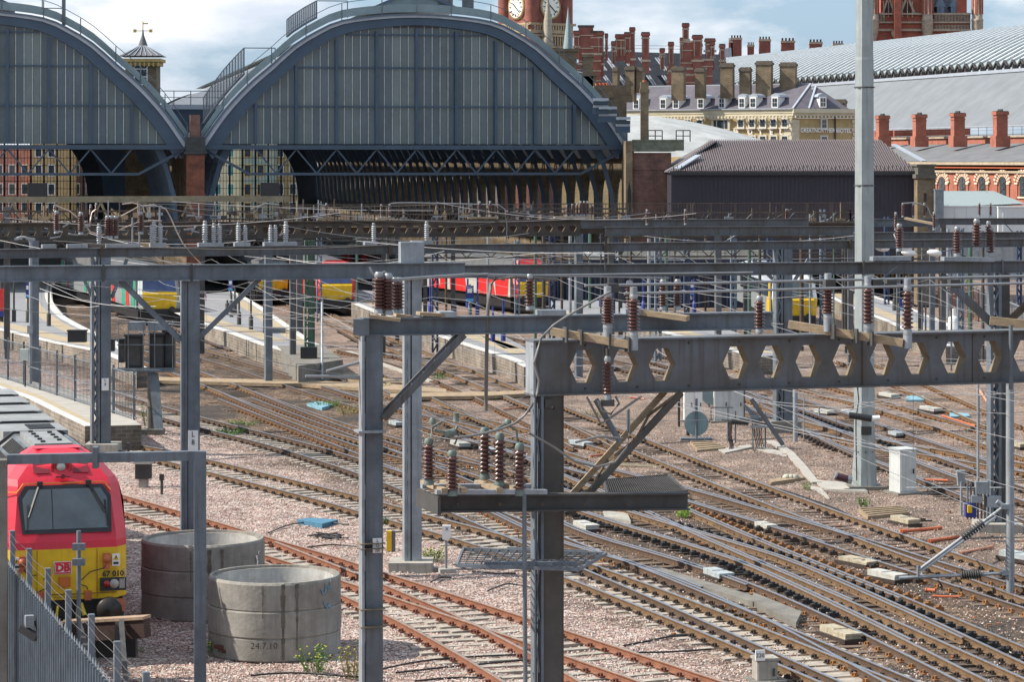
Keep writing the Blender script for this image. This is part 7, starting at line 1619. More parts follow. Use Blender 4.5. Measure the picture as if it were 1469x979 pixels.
slim_post(1322, 398, 462, 'dark post with swollen base on the right hand platform', m=steel_d); slim_post(1283, 400, 446, 'dark post with tall base on the right hand platform', m=steel_d); slim_post(1299, 430, 470, 'dark blue hooded monitor on the right hand platform', nm='monitor_post', cat='monitor', extra=ex_sign(427, 19, blues, .7))
slim_post(1368, 443, 473, 'white bollard pair at the end of the right hand platform', .14, m=white, nm='bollard', cat='bollard')
Yt = 185; b = MB(); b.hexa(P(890, 372, Yt), (X(1095, Yt)-X(890, Yt), 0, 0), (0, 2.5, 0), (0, 0, .95)); 
for k in range(10): b.box((X(900+k*20, Yt), Yt-.02, pz(362, Yt)), (.06, .05, .8), 0, 1)
tag(b.build('cabin_row', [mat('cream_cabin', (.50, .46, .38), .7, 0, .15, 1), steel_l]), 'row of cream cabins seen between the two middle beams', 'cabin')
b = MB(); b.hexa(P(845, 372, Yt-2), (X(888, Yt)-X(845, Yt), 0, 0), (0, 2.5, 0), (0, 0, .8)); b.prism([P(835, 362, Yt-2.1), P(888, 372, Yt-2.1), P(888, 374, Yt-2.1), P(835, 366, Yt-2.1)], (0, 3, 0)); tag(b.build('canopy_end', hoard), 'small white sloping canopy end left of the cream cabins', 'canopy')
b = MB(); Yd = 200; b.hexa((X(795, Yd), Yd, 0), (X(1090, Yd)-X(795, Yd), 0, 0), (0, .4, 0), (0, 0, pz(373, Yd)));  # navy sheet stands in for the shade under the shed side
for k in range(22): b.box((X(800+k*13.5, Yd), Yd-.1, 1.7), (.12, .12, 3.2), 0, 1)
tag(b.build('painted_undercroft_shade', [mat('navy_painted_shade', (.022, .028, .05), .8, 0, .3, 1), mat('navy_column', (.04, .055, .10), .6)]), 'dark navy sheet painted as shade, with columns, behind the shaded platform', 'wall')
for i, (px, py) in enumerate(((1262, 346), (1265, 355), (1298, 354), (1303, 362), (1340, 362))):
    b = MB(); c = P(px, py, 140); b.lathe(c-Vector((.35, 0, 0)), [(.05, 0), (.16, .15), (.19, .45), (.12, .68), (.02, .74)], 10, 0, (1, 0, -.1)); b.tube(c+Vector((.3, 0, 0)), c+Vector((.9, .2, .12)), .03, 5, 1); b.tube(c+Vector((.9, .2, .12)), Vector((c.x+.9, 140.2, 0)), .05, 6, 1)
    tag(b.build('floodlight', [white, steel]), ('upper left white floodlight right of the tall pole', 'white floodlight just below the upper left one', 'upper middle white floodlight below the dark beam', 'lower middle white floodlight', 'right hand white floodlight nearest the brick pier')[i], 'floodlight')
# people
def person(px, pb_, hgt, lb, top, legs, z=ZP, face=pi/2, bag=None):
    c = G(px, pb_, z); rt = thing('person', lb, 'person', c); me = bpy.data.meshes.new('body'); s = hgt/1.75
    V = [(0, 0, .95), (0, 0, 1.2), (0, 0, 1.42), (0, 0, 1.52), (0, -.01, 1.66), (-.19, 0, 1.40), (-.24, .02, 1.12), (-.2, -.1, .9), (.19, 0, 1.40), (.25, 0, 1.12), (.22, -.08, .88), (-.1, 0, .9), (-.12, -.06, .5), (-.12, .04, .08), (-.12, -.1, .03), (.1, 0, .9), (.13, .04, .5), (.13, .12, .08), (.13, 0, .03)]
    E = [(0, 1), (1, 2), (2, 3), (3, 4), (2, 5), (5, 6), (6, 7), (2, 8), (8, 9), (9, 10), (0, 11), (11, 12), (12, 13), (13, 14), (0, 15), (15, 16), (16, 17), (17, 18)]
    rd = [.16, .15, .17, .06, .11, .075, .055, .04, .075, .055, .04, .1, .07, .05, .04, .1, .07, .05, .04]
    me.from_pydata([(x*s, y*s, zz_*s) for x, y, zz_ in V], E, []); o = bpy.data.objects.new('body', me); sc.collection.objects.link(o); md = o.modifiers.new('skin', 'SKIN'); o.modifiers.new('sub', 'SUBSURF').levels = 1; o.modifiers['sub'].render_levels = 1
    for i, v in enumerate(me.skin_vertices[0].data): v.radius = (rd[i]*s, rd[i]*s*(.75 if i < 3 else 1)); v.use_root = i == 0
    dg = bpy.context.evaluated_depsgraph_get(); nm = bpy.data.meshes.new_from_object(o.evaluated_get(dg)); bpy.data.objects.remove(o)
    nm.name = 'body'; skin = mat('skin', (.45, .26, .19), .6); hair = mat('dark_hair', (.03, .02, .015), .7)
    nm.materials.clear(); [nm.materials.append(m) for m in (top, legs, skin, hair)]
    for p in nm.polygons:
        zc = p.center.z/s; p.material_index = 3 if zc > 1.69 or (zc > 1.58 and p.center.y > .03) else 2 if zc > 1.5 or (abs(p.center.x) > .17*s and zc < .95 and zc > .8) else 0 if zc > .92 else 1; p.use_smooth = True
    ob = bpy.data.objects.new('body', nm); sc.collection.objects.link(ob); ob.parent = rt; rt.rotation_euler.z = R(20)
    return rt
person(290, 452, 1.75, 'person in a pale top and black trousers walking on the middle platform', mat('pale_pink_top', (.55, .38, .40), .7), blackm)
hv = mat('hi_vis_yellow', (.55, .75, .05), .6)
person(1376, 425, 1.78, 'person in a yellow high visibility vest, left one by the far right fence', hv, blackm, GZ); person(1391, 427, 1.78, 'person in a yellow high visibility vest, right one by the far right fence', hv, mat('navy_cloth', (.03, .04, .09), .8), GZ)
# fences
def bar_fence(p, q, hgt, lb, m, step=.15, post=2.5, mesh=True):
    rt = thing('railing_fence', lb, 'fence', p); d = q-p; L_ = d.length; b = MB()
    for k in range(int(L_/step)): a = p+d*(k*step/L_); b.bar(a, a+Vector((0, 0, hgt)), .018, .018)
    b.build('infill_bars', m, rt); b = MB()
    for z in (.1, hgt*.5, hgt): b.bar(p+Vector((0, 0, z)), q+Vector((0, 0, z)), .04, .04)
    b.build('rail', m, rt)
    for k in range(int(L_/post)+1): b = MB(); a = p+d*(k*post/L_); b.bar(a, a+Vector((0, 0, hgt+.15)), .08, .08); b.build('post', m, rt)
bar_fence(G(-30, 532, ZP), G(196, 604, ZP), 1.75, 'grey railing along the back of the left foreground platform end', steel, .22, 3)
bar_fence(G(1310, 425, GZ), G(1405, 462, GZ), 2.0, 'rusty red fence beside the right hand platform', mat('rusty_fence', (.22, .10, .07), .8), .3, 2.5)
bar_fence(G(1380, 440, GZ), G(1500, 500, GZ), 1.8, 'grey lineside fence at the far right edge', steel_l, .3, 2.5)
# ---------------- lineside equipment ----------------
def cabinet(px, pt, pb_, w_, lb, d=.6, m=steel_l, rz=0, doors=1, roof=False, nm='lineside_cabinet'):
    Y = G(px, pb_, GZ+.05).y; c = Vector((X(px, Y), Y, GZ)); hgt = (pb_-pt)*Y/F; ww = w_*Y/F; rt = thing(nm, lb, 'cabinet', c); b = MB(); b.box((c.x, c.y, GZ+.05+hgt/2), (ww, d, hgt), rz); b.box((c.x, c.y, GZ+.05+hgt+.02), (ww+.06, d+.06, .05), rz); b.build('housing', m, rt)
    f = Vector((sin(rz), -cos(rz), 0)); e = Vector((cos(rz), sin(rz), 0))
    for k in range(doors):
        cc = c+f*(d/2+.01)+e*(ww*(k-(doors-1)/2)/doors); b = MB(); b.box((cc.x, cc.y, GZ+.05+hgt/2), (ww/doors*.9, .02, hgt*.9), rz); o = b.build('door', m, rt); b = MB(); b.box((cc.x+e.x*ww/doors*.3, cc.y-.03, GZ+hgt*.55), (.04, .04, .16), rz); b.build('handle', steel_d, o)
    b = MB(); b.box((c.x, c.y, GZ-.02), (ww+.3, d+.3, .16), rz); b.build('foundation', conc_d, rt); return rt
gcab = mat('pale_grey_cabinet', (.52, .55, .54), .5, .1, .12, 2, streak=.3)
cabinet(1295, 645, 706, 26, 'tall pale grey cabinet right of the tall tapered pole', .75, gcab, .35)
cabinet(994, 558, 603, 26, 'white corrugated equipment cabinet behind the round disc', .6, white, 0, 2)
cabinet(1045, 556, 604, 42, 'pair of grey equipment cupboards right of the round disc', .6, gcab, 0, 2)
cabinet(1062, 552, 600, 12, 'narrow darker grey cupboard at the right of the cupboard pair', .6, steel, 0, 1)  # darker steel colour than the pair beside it
cabinet(186, 617, 640, 7, 'slim grey post cabinet near the laced post foot', .2, steel_l)
cabinet(1097, 946, 975, 30, 'small concrete marker box with white number square at the bottom edge', .4, conc, .2)
cc = G(1097, 979, GZ); b = MB(); b.box((cc.x-.12, cc.y-.30, .40), (.2, .03, .22), .2); o = tag(b.build('number_square', white), 'white number square on the concrete marker box at the bottom edge', 'sign')
text('lettering', '220', .12, (cc.x-.12, cc.y-.33, .40), (1, .2, 0), blackm, o, depth=.002)
cabinet(735-30, 770, 770, 1, 'x', .1) if False else None
rt = thing('relay_box', 'open fronted relay box on a concrete stump left of the rusty siding', 'relay box', G(206, 700, GZ)); Y = G(206, 700, GZ).y
b = MB(); b.box(P(206, 675, Y), (.52, .35, .55)); b.build('box', steel_d, rt); b = MB(); b.box(P(206, 663, Y), (.62, .45, .12)); b.build('lid', paleblk, rt); b = MB(); b.box(P(206, 694, Y), (.3, .25, .4)); b.build('stump', conc, rt)
for px, pt, pb_, lb in ((184, 640, 664, 'slim grey lineside post left of the relay box'), (232, 685, 710, 'small dark lamp post right of the relay box'), (792-590, 0, 0, '')):
    if lb: Y = G(px, pb_, GZ).y; b = MB(); b.tube((X(px, Y), Y, GZ), (X(px, Y), Y, pz(pt, Y)), .05, 6); b.box((X(px, Y), Y, pz(pt, Y)), (.14, .14, .2)); tag(b.build('lineside_post', steel_d), lb, 'post')
# trackside sign with white head, yellow marker post
c = G(640, 822, GZ); rt = thing('lineside_sign', 'slim white signboard on a thin post with stone foot beside the centre mast', 'sign', c)
b = MB(); b.tube(c, (c.x, c.y, pz(774, c.y)), .035, 8); b.build('post', alu, rt); b = MB(); b.box((c.x, c.y, GZ+.05), (.42, .35, .12), .3); b.build('foot', conc, rt)
b = MB(); z0 = pz(774, c.y); b.prism([(c.x-.1, c.y-.04, z0), (c.x+.04, c.y-.04, z0-.04), (c.x+.12, c.y-.04, z0+.05), (c.x+.12, c.y-.04, z0+.36), (c.x-.1, c.y-.04, z0+.36)], (0, .12, 0)); o = b.build('sign_head', white, rt); text('lettering', 'X', .13, (c.x+.02, c.y-.06, z0+.27), (1, 0, 0), blackm, o, depth=.002)
c = G(562, 791, GZ); rt = thing('marker_post', 'short yellow and grey marker post left of the centre mast foot', 'marker post', c); b = MB(); b.box((c.x-.07, c.y, .08), (.14, .14, .55)); b.build('yellow_face', yellow, rt); b = MB(); b.box((c.x+.05, c.y, .08), (.1, .13, .56)); b.build('grey_side', steel, rt)
# round disc
c = G(999, 632, GZ); rt = thing('round_board', 'round blue grey disc board on a post beside the brown railed track', 'sign', c); b = MB(); Y = c.y
b.lathe(P(999, 608, Y)+Vector((0, .04, 0)), [(.47, 0), (.47, .05)], 28, 0, (0, -1, 0)); b.build('disc', mat('disc_blue_grey', (.20, .285, .30), .6, 0, .2, 2), rt); b = MB(); b.tube((c.x, Y-.05, GZ), (c.x, Y-.05, pz(572, Y)), .05, 8); b.box((c.x, Y, GZ+.03), (1.2, .5, .12)); b.build('post', steel, rt)
c = G(1017, 585, GZ); b = MB(); b.lathe(P(1020, 566, c.y), [(.45, 0), (.45, .05)], 24, 0, (0, -1, 0)); b.tube(c, (c.x, c.y+.1, pz(570, c.y)), .05, 6, 1); tag(b.build('round_board', [MATS['disc_blue_grey'], steel]), 'farther round disc partly hidden by the heavy girder', 'sign')
# vertical drain pipes, racks of cables near the disc
rt = thing('cable_rack', 'steel rack with hanging black cables right of the round disc', 'cable rack', G(1060, 650, GZ)); b = MB(); Y = G(1060, 645, GZ).y
for px, pt, pb_ in ((1044, 585, 634), (1080, 600, 650), (1098, 592, 656), (1055, 590, 636)): b.tube(P(px, pt, Y), P(px, pb_, Y), .03, 6)
b.bar(P(1020, 585, Y), P(1052, 585, Y), .04, .04); b.bar(P(1020, 585, Y), P(1020, 604, Y), .04, .04); b.bar(P(1060, 602, Y), P(1100, 600, Y), .2, .1); b.build('frame', steel, rt); b = MB()
for k in range(9): px = 1046+k*1.6 if k < 4 else 1084+(k-4)*2.4; b.path(catmull([P(px, 606, Y), P(px-2, 625, Y), P(px+1.5, 640, Y), P(px-4, 650, Y-1)], .2), .018, 4)
b.build('hanging_cables', blackm, rt); b = MB(); b.tube(P(1048, 605, Y-.3), P(1074, 607, Y-.3), .09, 8); b.tube(P(1035, 603, Y-.3), P(1100, 608, Y-.3), .03, 6)
for k in range(9): b.lathe(P(1049+k*2.7, 605.2+k*.2, Y-.3), [(.13, 0), (.13, .03)], 10, 0, (1, 0, 0))
b.build('strain_insulator', steel_d, rt)
b = MB(); p = P(1060, 562, Y+4); b.prism([P(1066, 578, Y), P(1094, 602, Y), P(1094, 612, Y), P(1084, 612, Y)], (0, .3, 0)); b.box(P(1090, 612, Y), (.7, .3, .1), 0, 1); tag(b.build('angled_hood', [steel, steel_l]), 'small sloping grey hood above the cable rack', 'hood')
for px, pt, pb_, r_, lb in ((987, 600, 625, .07, 'thick short upright pipe left of the round disc'), (974, 560, 612, .05, 'tall upright pipe left of the round disc'), (1141, 560, 634, .09, 'pale upright tube post behind the heavy girder'), (1153, 560, 632, .025, 'thin rod beside the pale upright tube'), (1175, 585, 602, .04, 'small thin rod near the far point motor'), (1403, 552, 690, .045, 'thin grey pole just left of the laced end post'), (1379, 692, 740, .04, 'pole carrying a grey hooded box at the right')):
    Y = G(px, pb_, GZ).y; b = MB(); b.tube((X(px, Y), Y, GZ), (X(px, Y), Y, pz(pt, Y)), r_, 8)
    if px == 1379: b.prism([P(1373, 676, Y), P(1385, 676, Y), P(1384, 698, Y), P(1379, 703, Y), P(1375, 698, Y)], (0, .25, 0))
    tag(b.build('upright_pole', steel_l if px > 1100 else blackm), lb, 'pole')
b = MB(); Y = 91
b.tube(P(1200, 684, Y), P(1216, 688, Y), .13, 10, 0); b.tube(P(1216, 688, Y), P(1222, 689, Y), .14, 10, 1); b.tube(P(1198, 683, Y), P(1200, 684, Y), .14, 10, 1); tag(b.build('dark_cylinder', [mat('maroon_cylinder', (.06, .02, .03), .4), alu]), 'maroon cylinder lying at the foot of the tall pole', 'cylinder')
b = MB(); c = G(1241, 688, GZ); b.lathe(c+Vector((0, -.5, .28)), [(.26, 0), (.3, .03), (.26, .06)], 18, 0, (0, -1, .1)); 
for k in range(5): b.bar(c+Vector((0, -.53, .28)), c+Vector((cos(k*1.25)*.26, -.53, .28+sin(k*1.25)*.26)), .03, .03)
tag(b.build('hand_wheel', steel_d), 'small dark spoked wheel leaning at the tall pole foot', 'wheel')
b = MB(); c = G(1133, 690, GZ); 
for k in range(3): b.lathe(c+Vector((k*.14-.1, 0, .05)), [(.12, 0), (.16, .07), (.08, .16)], 9)
b.bar(c+Vector((-.6, -.05, .03)), c+Vector((0, 0, .05)), .05, .05); tag(b.build('sandbag', mat('pale_sack', (.48, .46, .38), .9, 0, .3, 5, bump=.4)), 'crumpled pale sack on the trodden ground', 'sack')
# planks, slabs and boards on the trodden ground
for i, (pts, h_, m, lb) in enumerate((([(1165, 688), (1230, 694), (1245, 705), (1185, 702)], .06, palepl, 'pale flat slab beside the tall pole foot'), ([(1160, 697), (1178, 700), (1190, 714), (1172, 706)], .05, palepl, 'broken pale slab left of the tall pole foot'), ([(1232, 730), (1290, 727), (1303, 735), (1245, 741)], .12, plank, 'weathered timber pallet in front of the grey cabinet'), ([(1103, 690), (1150, 684), (1154, 687), (1105, 694)], .06, plank, 'timber plank pointing to the pale sack'), ([(990, 634), (1020, 634), (1040, 642), (1000, 646)], .1, plank, 'timber boards at the foot of the round disc'), ([(880, 664), (960, 668), (975, 672), (890, 668)], .05, ochre, 'rusty strip lying across the brown railed track'), ([(962, 712), (985, 709), (990, 714), (966, 717)], .1, plank, 'small plank between the middle tracks'), ([(1080, 850), (1150, 878), (1142, 894), (1080, 862)], .16, conc_d, 'long concrete trough cover at the foot of the near lines'), ([(940, 812), (1080, 855), (1080, 864), (935, 820)], .14, conc_d, 'concrete trough run between the near lines'), ([(865, 733), (900, 736), (905, 748), (868, 742)], .1, conc, 'concrete slab beside the cream point motor'), ([(1090, 640), (1130, 650), (1128, 655), (1085, 645)], .05, palepl, 'pale cable trough lid on the trodden ground'), ([(1030, 645), (1075, 638), (1080, 641), (1040, 650)], .05, palepl, 'pale trough lid near the cable rack'))):
    b = MB(); b.prism([G(x, y, GZ+h_) for x, y in pts], (0, 0, -h_-.05))
    if m is plank:
        A, B_, C_, D_ = [G(x, y, GZ+h_) for x, y in pts]
        for k in range(4): b.bar(A.lerp(D_, k/4+.1)+Vector((0, 0, .02)), B_.lerp(C_, k/4+.1)+Vector((0, 0, .02)), .12, .03)
    tag(b.build('ground_slab', m), lb, 'slab' if m not in (plank, ochre) else 'plank')
b = MB(); 
pp = [G(x, y, GZ+.03) for x, y in ((1105, 634), (1132, 650), (1152, 672), (1166, 690), (1172, 694))]; [b.bar(p, q, .3, .1) for p, q in zip(pp, pp[1:])]; tag(b.build('cable_trough', palepl), 'pale concrete cable trough winding over the trodden ground', 'trough')
b = MB(); pp = [G(x, y, GZ+.04) for x, y in ((500, 505), (540, 520), (620, 548))]; [b.bar(p, q, .3, .1) for p, q in zip(pp, pp[1:])]; tag(b.build('cable_trough', palepl), 'pale trough near the middle platform end', 'trough')
# point motors and ground boxes
PMM = [paleblk, mat('chalky_blue_box', (.38, .43, .45), .7, 0, .35, 5, streak=.6), mat('dirty_cream_box', (.42, .37, .27), .7, 0, .4, 5, streak=.6)]
def point_motor(px, py, lb, L_=1.2, w_=.36, h_=.22, an=-1.1, m=None, two=True):
    L_ *= .85; h_ *= .85; m = m or PMM[int(px) % 3]; an += ((int(px)*7) % 5-2)*.05
    c = G(px, py, GZ); rt = thing('point_motor', lb, 'point motor', c, 0, 'point motors and their covers beside the rails'); ex_ = Vector((cos(an), sin(an), 0)); b = MB()
    c1 = c-ex_*L_*.25; c2 = c+ex_*L_*.25; b.box((c1.x, c1.y, GZ+.06+h_/2), (L_*.5, w_, h_), an); b.build('casing', m, rt)
    b = MB(); b.box((c2.x, c2.y, GZ+.03+h_*.45), (L_*.48, w_*1.12, h_*.9), an); b.box((c2.x+ex_.x*.02, c2.y, GZ+.03+h_*.93), (L_*.52, w_*1.2, .05), an); b.build('lid', m, rt)
    b = MB(); b.box((c.x, c.y, GZ+.05), (L_*1.1, w_*1.4, .1), an); b.bar(c2+Vector((0, 0, .15)), c2+Vector((.7, .3, .12)), .05, .05); b.bar(c1+Vector((0, 0, .12)), c1+Vector((.8, .4, .1)), .05, .05); b.build('base_and_rods', chair_d, rt)
for a in ((840, 762, 'cream point motor between the near lines right of the girder post'), (1030, 832, 'white point motor with pale blue sides below the concrete trough'), (1205, 918, 'cream point motor at the bottom right beside the black chairs', 1.5), (1232, 812, 'pale blue flat point motor in the right middle', 1.4, .42, .16), (1272, 834, 'point motor with white side under the registration arm', 1.3), (1298, 754, 'white boxy point motor below the grey cabinet', 1.2), (832, 642, 'pale green point motor behind the girder knee brace', 1.3), (660, 643, 'pale green double box right of the centre mast', 1.4), (568, 613, 'white small motor left of the centre mast', 1.0, .3), (1098, 762, 'small white box among the rails in the right middle', .9, .3, .2), (1275, 572, 'blue grey motor box beyond the tall pole', 1.4), (1335, 592, 'pale green motor with two lids at the right', 1.5), (1222, 597, 'white motor box just left of the tall pole', 1.2), (1285, 628, 'small grey cylinder motor behind the tall pole', .8, .3, .2), (1462, 806, 'white motor box at the right edge', 1.4), (1460, 644, 'white motor box at the far right', 1.2), (1182, 596, 'white lidded box by the first far rail', 1.1), (700, 652, 'small pale motor among the middle rails', 1.1)):
    point_motor(*a)
blue2 = mat('pale_blue_cover', (.20, .38, .46), .6, 0, .3, 6)
for i, (pts, m, lb) in enumerate((([(426, 746), (444, 743), (485, 746), (462, 752)], bluep, 'blue flat cover lying on the pink ballast'), ([(440, 579), (458, 576), (480, 580), (462, 585)], blue2, 'pale blue flat cover in the middle yard'), ([(1300, 568), (1325, 568), (1326, 574), (1300, 574)], blue2, 'pale blue cover right of the tall pole, upper one'), ([(1362, 592), (1388, 593), (1392, 597), (1364, 598)], blue2, 'pale blue cover near the orange duct, lower one'))):
    b = MB(); b.prism([G(x, y, GZ+.11) for x, y in pts], (0, 0, -.14)); tag(b.build('flat_cover', m), lb, 'cover')
# orange ducts
for i, (a, c, r_, lb) in enumerate((((1293, 763), (1350, 758), .07, 'short bright orange duct beside the white point motor'), ((1333, 777), (1375, 771), .07, 'short orange duct right of the first'), ((1378, 794), (1424, 785), .05, 'brownish orange duct near the laced end post'), ((1352, 597), (1400, 612), .06, 'faded orange duct by the lower blue cover'), ((1310, 688), (1360, 690), .05, 'orange duct right of the grey cabinet'), ((905, 570), (925, 573), .06, 'red orange duct under the heavy girder'), ((1328, 847), (1342, 848), .07, 'tiny orange duct stub'), ((1338, 856), (1375, 857), .04, 'thin orange duct at the right'), ((720, 588), (752, 584), .05, 'rusty orange duct behind the girder post'), ((848, 655), (868, 652), .05, 'small orange duct near the knee brace'), ((1100, 597), (1150, 590), .05, 'orange duct left of the tall pole'), ((1405, 560), (1440, 612), .08, 'long pale orange duct at the right edge'))):
    r_ *= .72; b = MB(); A = G(*a, GZ+.06); C_ = G(*c, GZ+.06); b.tube(A, C_, r_, 8); b.tube(A, A.lerp(C_, .12), r_*1.25, 8); b.tube(C_.lerp(A, .1), C_, r_*1.25, 8); tag(b.build('cable_duct', orange if i not in (2, 8, 11) else mat('faded_duct', (.55, .26, .16), .7, 0, .3, 4)), lb, 'duct')
# black cables lying on the ballast
for i, pts in enumerate(([(385, 765), (420, 752), (460, 750), (500, 753)], [(440, 786), (475, 782), (515, 785)], [(541, 962), (600, 950), (660, 944), (740, 940)], [(568, 966), (640, 958), (728, 950), (790, 944)], [(596, 978), (650, 973), (720, 974)], [(895, 927), (930, 920), (960, 914), (985, 912)], [(905, 937), (960, 936), (1020, 932)], [(618, 836), (632, 829), (648, 829)], [(650, 810), (690, 822), (740, 823)], [(700, 848), (730, 838), (770, 845)], [(360, 970), (420, 966), (515, 972)], [(1110, 700), (1150, 712), (1210, 735), (1260, 765)])):
    b = MB(); b.path(catmull([G(x, y, GZ+.05) for x, y in pts], .4), .022, 5); tag(b.build('loose_cable', blackm), ['tangled cable near the blue flat cover', 'short cable near the centre left post', 'long black cable crossing the rusty tracks, upper strand', 'second black cable crossing the rusty tracks', 'lowest black cable at the bottom edge', 'black cable above the concrete marker box', 'black cable just below the one above the marker box', 'short hooked cable near the white signboard', 'black cable under the low grating', 'loose cable right of the low grating', 'cable in front of the nearer concrete ring', 'thin cable over the trodden ground'][i], 'cable')
b = MB(); rr_ = random.Random(4)
for k in range(14):
    c = G(470+rr_.uniform(-14, 14), 771+rr_.uniform(-3, 3), GZ+.06); b.path([c, c+Vector((rr_.uniform(-.3, .3), rr_.uniform(-.3, .3), .05)), c+Vector((rr_.uniform(-.5, .5), rr_.uniform(-.3, .3), 0))], .018, 4)
tag(b.build('cable_coil', blackm), 'heap of tangled black cable on the pink ballast', 'cable')
b = MB(); c = G(328, 942, GZ+.05); 
for k in range(5): b.box(c+Vector((rr_.uniform(-.2, .2), rr_.uniform(-.1, .1), .05+.04*k)), (.22, .16, .08), rr_.random()*3, k % 2)
tag(b.build('scrap_heap', [mat('rusty_scrap', (.10, .035, .02), .8), yellow]), 'small rusty scrap heap before the nearer concrete ring', 'scrap')
# mast with registration arms at the right
Ymm = 69.2; q = Vector((X(1449, Ymm), Ymm, GZ)); rt = thing('catenary_mast', 'round grey mast at the right edge with two insulated arms reaching left', 'mast', q)
b = MB(); b.tube(q, (q.x, q.y, pz(550, Ymm)), .11, 12, r2=.10); b.build('post', steel_l, rt)
def arm(a, c, fr0, fr1):
    b = MB(); A, C_ = P(*a, Ymm), P(*c, Ymm); b.tube(A, C_, .045, 8); b.build('arm_tube', steel_l, rt); b = MB(); d = (C_-A)
    n_ = 9
    for k in range(n_): p = A+d*(fr0+(fr1-fr0)*k/n_); b.lathe(p, [(.06, 0), (.12, .02), (.11, .05), (.06, .06)], 10, 0, d)
    b.build('insulator', steel_d, rt)
arm((1441, 727), (1319, 818), .25, .5); arm((1441, 823), (1290, 830), .22, .42)
b = MB(); b.box(P(1444, 727, Ymm), (.3, .2, .12)); b.box(P(1444, 822, Ymm), (.25, .2, .12)); b.tube(P(1317, 812, Ymm), P(1317, 828, Ymm), .04, 6); b.tube(P(1430, 720, Ymm), P(1452, 735, Ymm), .06, 8); b.build('clamp', steel_l, rt)
# equipment tangle at the laced end post
rt = thing('switching_cubicle', 'tangle of grey operating boxes and rods beside the laced end post', 'switch box', P(1405, 740, 80)); b = MB()
for k in range(7): px = 1388+k*5; b.tube(P(px, 690+5*(k % 3), 79), P(px, 745, 79), .03, 6)
b.build('rods', steel, rt)
for i, (px, py, w_, h_) in enumerate(((1392, 732, .3, .4), (1408, 700, .35, .35), (1425, 720, .4, .3), (1400, 716, .3, .2))): b = MB(); b.box(P(px, py, 79), (w_, .3, h_)); b.build('operating_box', steel_l if i else MATS['royal_blue'], rt)
b = MB(); b.box(P(1391, 731, 78.8), (.12, .12, .2)); b.build('yellow_label', yellow, rt)
b = MB(); b.tube(P(1322, 820, 70), P(1428, 743, 78), .035, 6); b.tube(P(1300, 700, 85), P(1440, 700, 80), .015, 5); tag(b.build('stay_rod', steel_l), 'slanting stay rod reaching up to the laced end post', 'rod')
# black slide chairs / point fittings beside switches
def slide_chairs(track_i, f0, f1, lb, side=0, step=.66, m=blackm):
    far, off = TRK[track_i]; src = far if side == 0 else off; rt = thing('slide_chair_row', lb, 'slide chairs', src[int(len(src)*f0)]); acc = 0; k_ = 0
    for k in range(int(len(src)*f0), min(len(src)-1, int(len(src)*f1))):
        d = src[k+1]-src[k]; ln = d.length; an = atan2(d.y, d.x)
        while acc < ln:
            p = src[k]+d*(acc/ln); nn = Vector((d.y, -d.x, 0)).normalized()*(-.32 if side == 0 else .32); b = MB(); c = p+nn
            b.box((c.x, c.y, -.10), (.13, .22, .1), an); b.box((c.x, c.y, -.035), (.08, .09, .06), an+.5); b.build('slide_chair', m, rt); acc += step; k_ += 1
            if k_ > 60: return
        acc -= ln
slide_chairs(4, .62, .98, 'row of black slide chairs along the worn main line', 0)
slide_chairs(4, .6, .9, 'row of black slide chairs on the near side of the worn main line', 1)
slide_chairs(7, .62, .95, 'row of dark slide chairs along the timber sleepered line', 1, m=chair_d)
slide_chairs(6, .55, .9, 'row of orange rusted chairs along the diagonal line', 0, m=chair_o)
slide_chairs(10, .4, .8, 'row of black slide chairs beyond the tall pole', 1)
slide_chairs(9, .5, .8, 'row of dark slide chairs behind the tall pole foot', 1, m=chair_d)
# weeds
leafg = mat('weed_green', (.10, .20, .03), .7, 0, .4, 8); leafy = mat('weed_flower', (.62, .55, .03), .6, 0, .2, 8); leafd = mat('dry_grass', (.26, .24, .08), .8, 0, .3, 8)
def weed(px, py, r_, h_, n_, lb, fl=0, m=leafg):
    c = G(px, py, GZ); rt = thing('weed', lb, 'plant', c); b = MB(); f = MB(); rr2 = random.Random(int(px))
    for k in range(n_):
        a = rr2.random()*2*pi; rad = r_*rr2.random()**.6; base = c+Vector((cos(a)*rad*.5, sin(a)*rad*.5, 0)); tip = c+Vector((cos(a)*rad, sin(a)*rad, h_*rr2.uniform(.5, 1))); b.bar(base, tip, .008, .008)
        for s in range(5):
            p = base.lerp(tip, .25+.18*s); u = Vector((rr2.uniform(-1, 1), rr2.uniform(-1, 1), rr2.uniform(-.2, .8))).normalized()*rr2.uniform(.05, .11); v = Vector((rr2.uniform(-1, 1), rr2.uniform(-1, 1), .3)).normalized()*.025
            b.add([p, p+u*.5+v, p+u, p+u*.5-v], [(0, 1, 2, 3)])
        if fl and k % 2 == 0: f.lathe(tip, [(.008, -.01), (.022, .008), (.006, .02)], 6)
    b.build('leaves', m, rt)
    if fl: f.build('flowers', leafy, rt)
weed(456, 967, .5, .6, 34, 'yellow flowering weed at the right foot of the nearer concrete ring', 1); weed(308, 940, .3, .45, 22, 'yellow flowering weed at the left foot of the nearer ring', 1); weed(505, 975, .3, .8, 26, 'tall dry weed beside the battened post', 1, leafd)
weed(622, 806, .4, .4, 30, 'green weed right of the centre mast foot', 1); weed(430, 945, .3, .2, 16, 'low green weed under the damp streaks'); weed(978, 744, .3, .35, 30, 'bright green bush growing between the right tracks', 0, mat('bright_leaf', (.20, .36, .04), .6, 0, .3, 8)); weed(196, 938, .12, .12, 10, 'tiny green tuft left of the goal post')
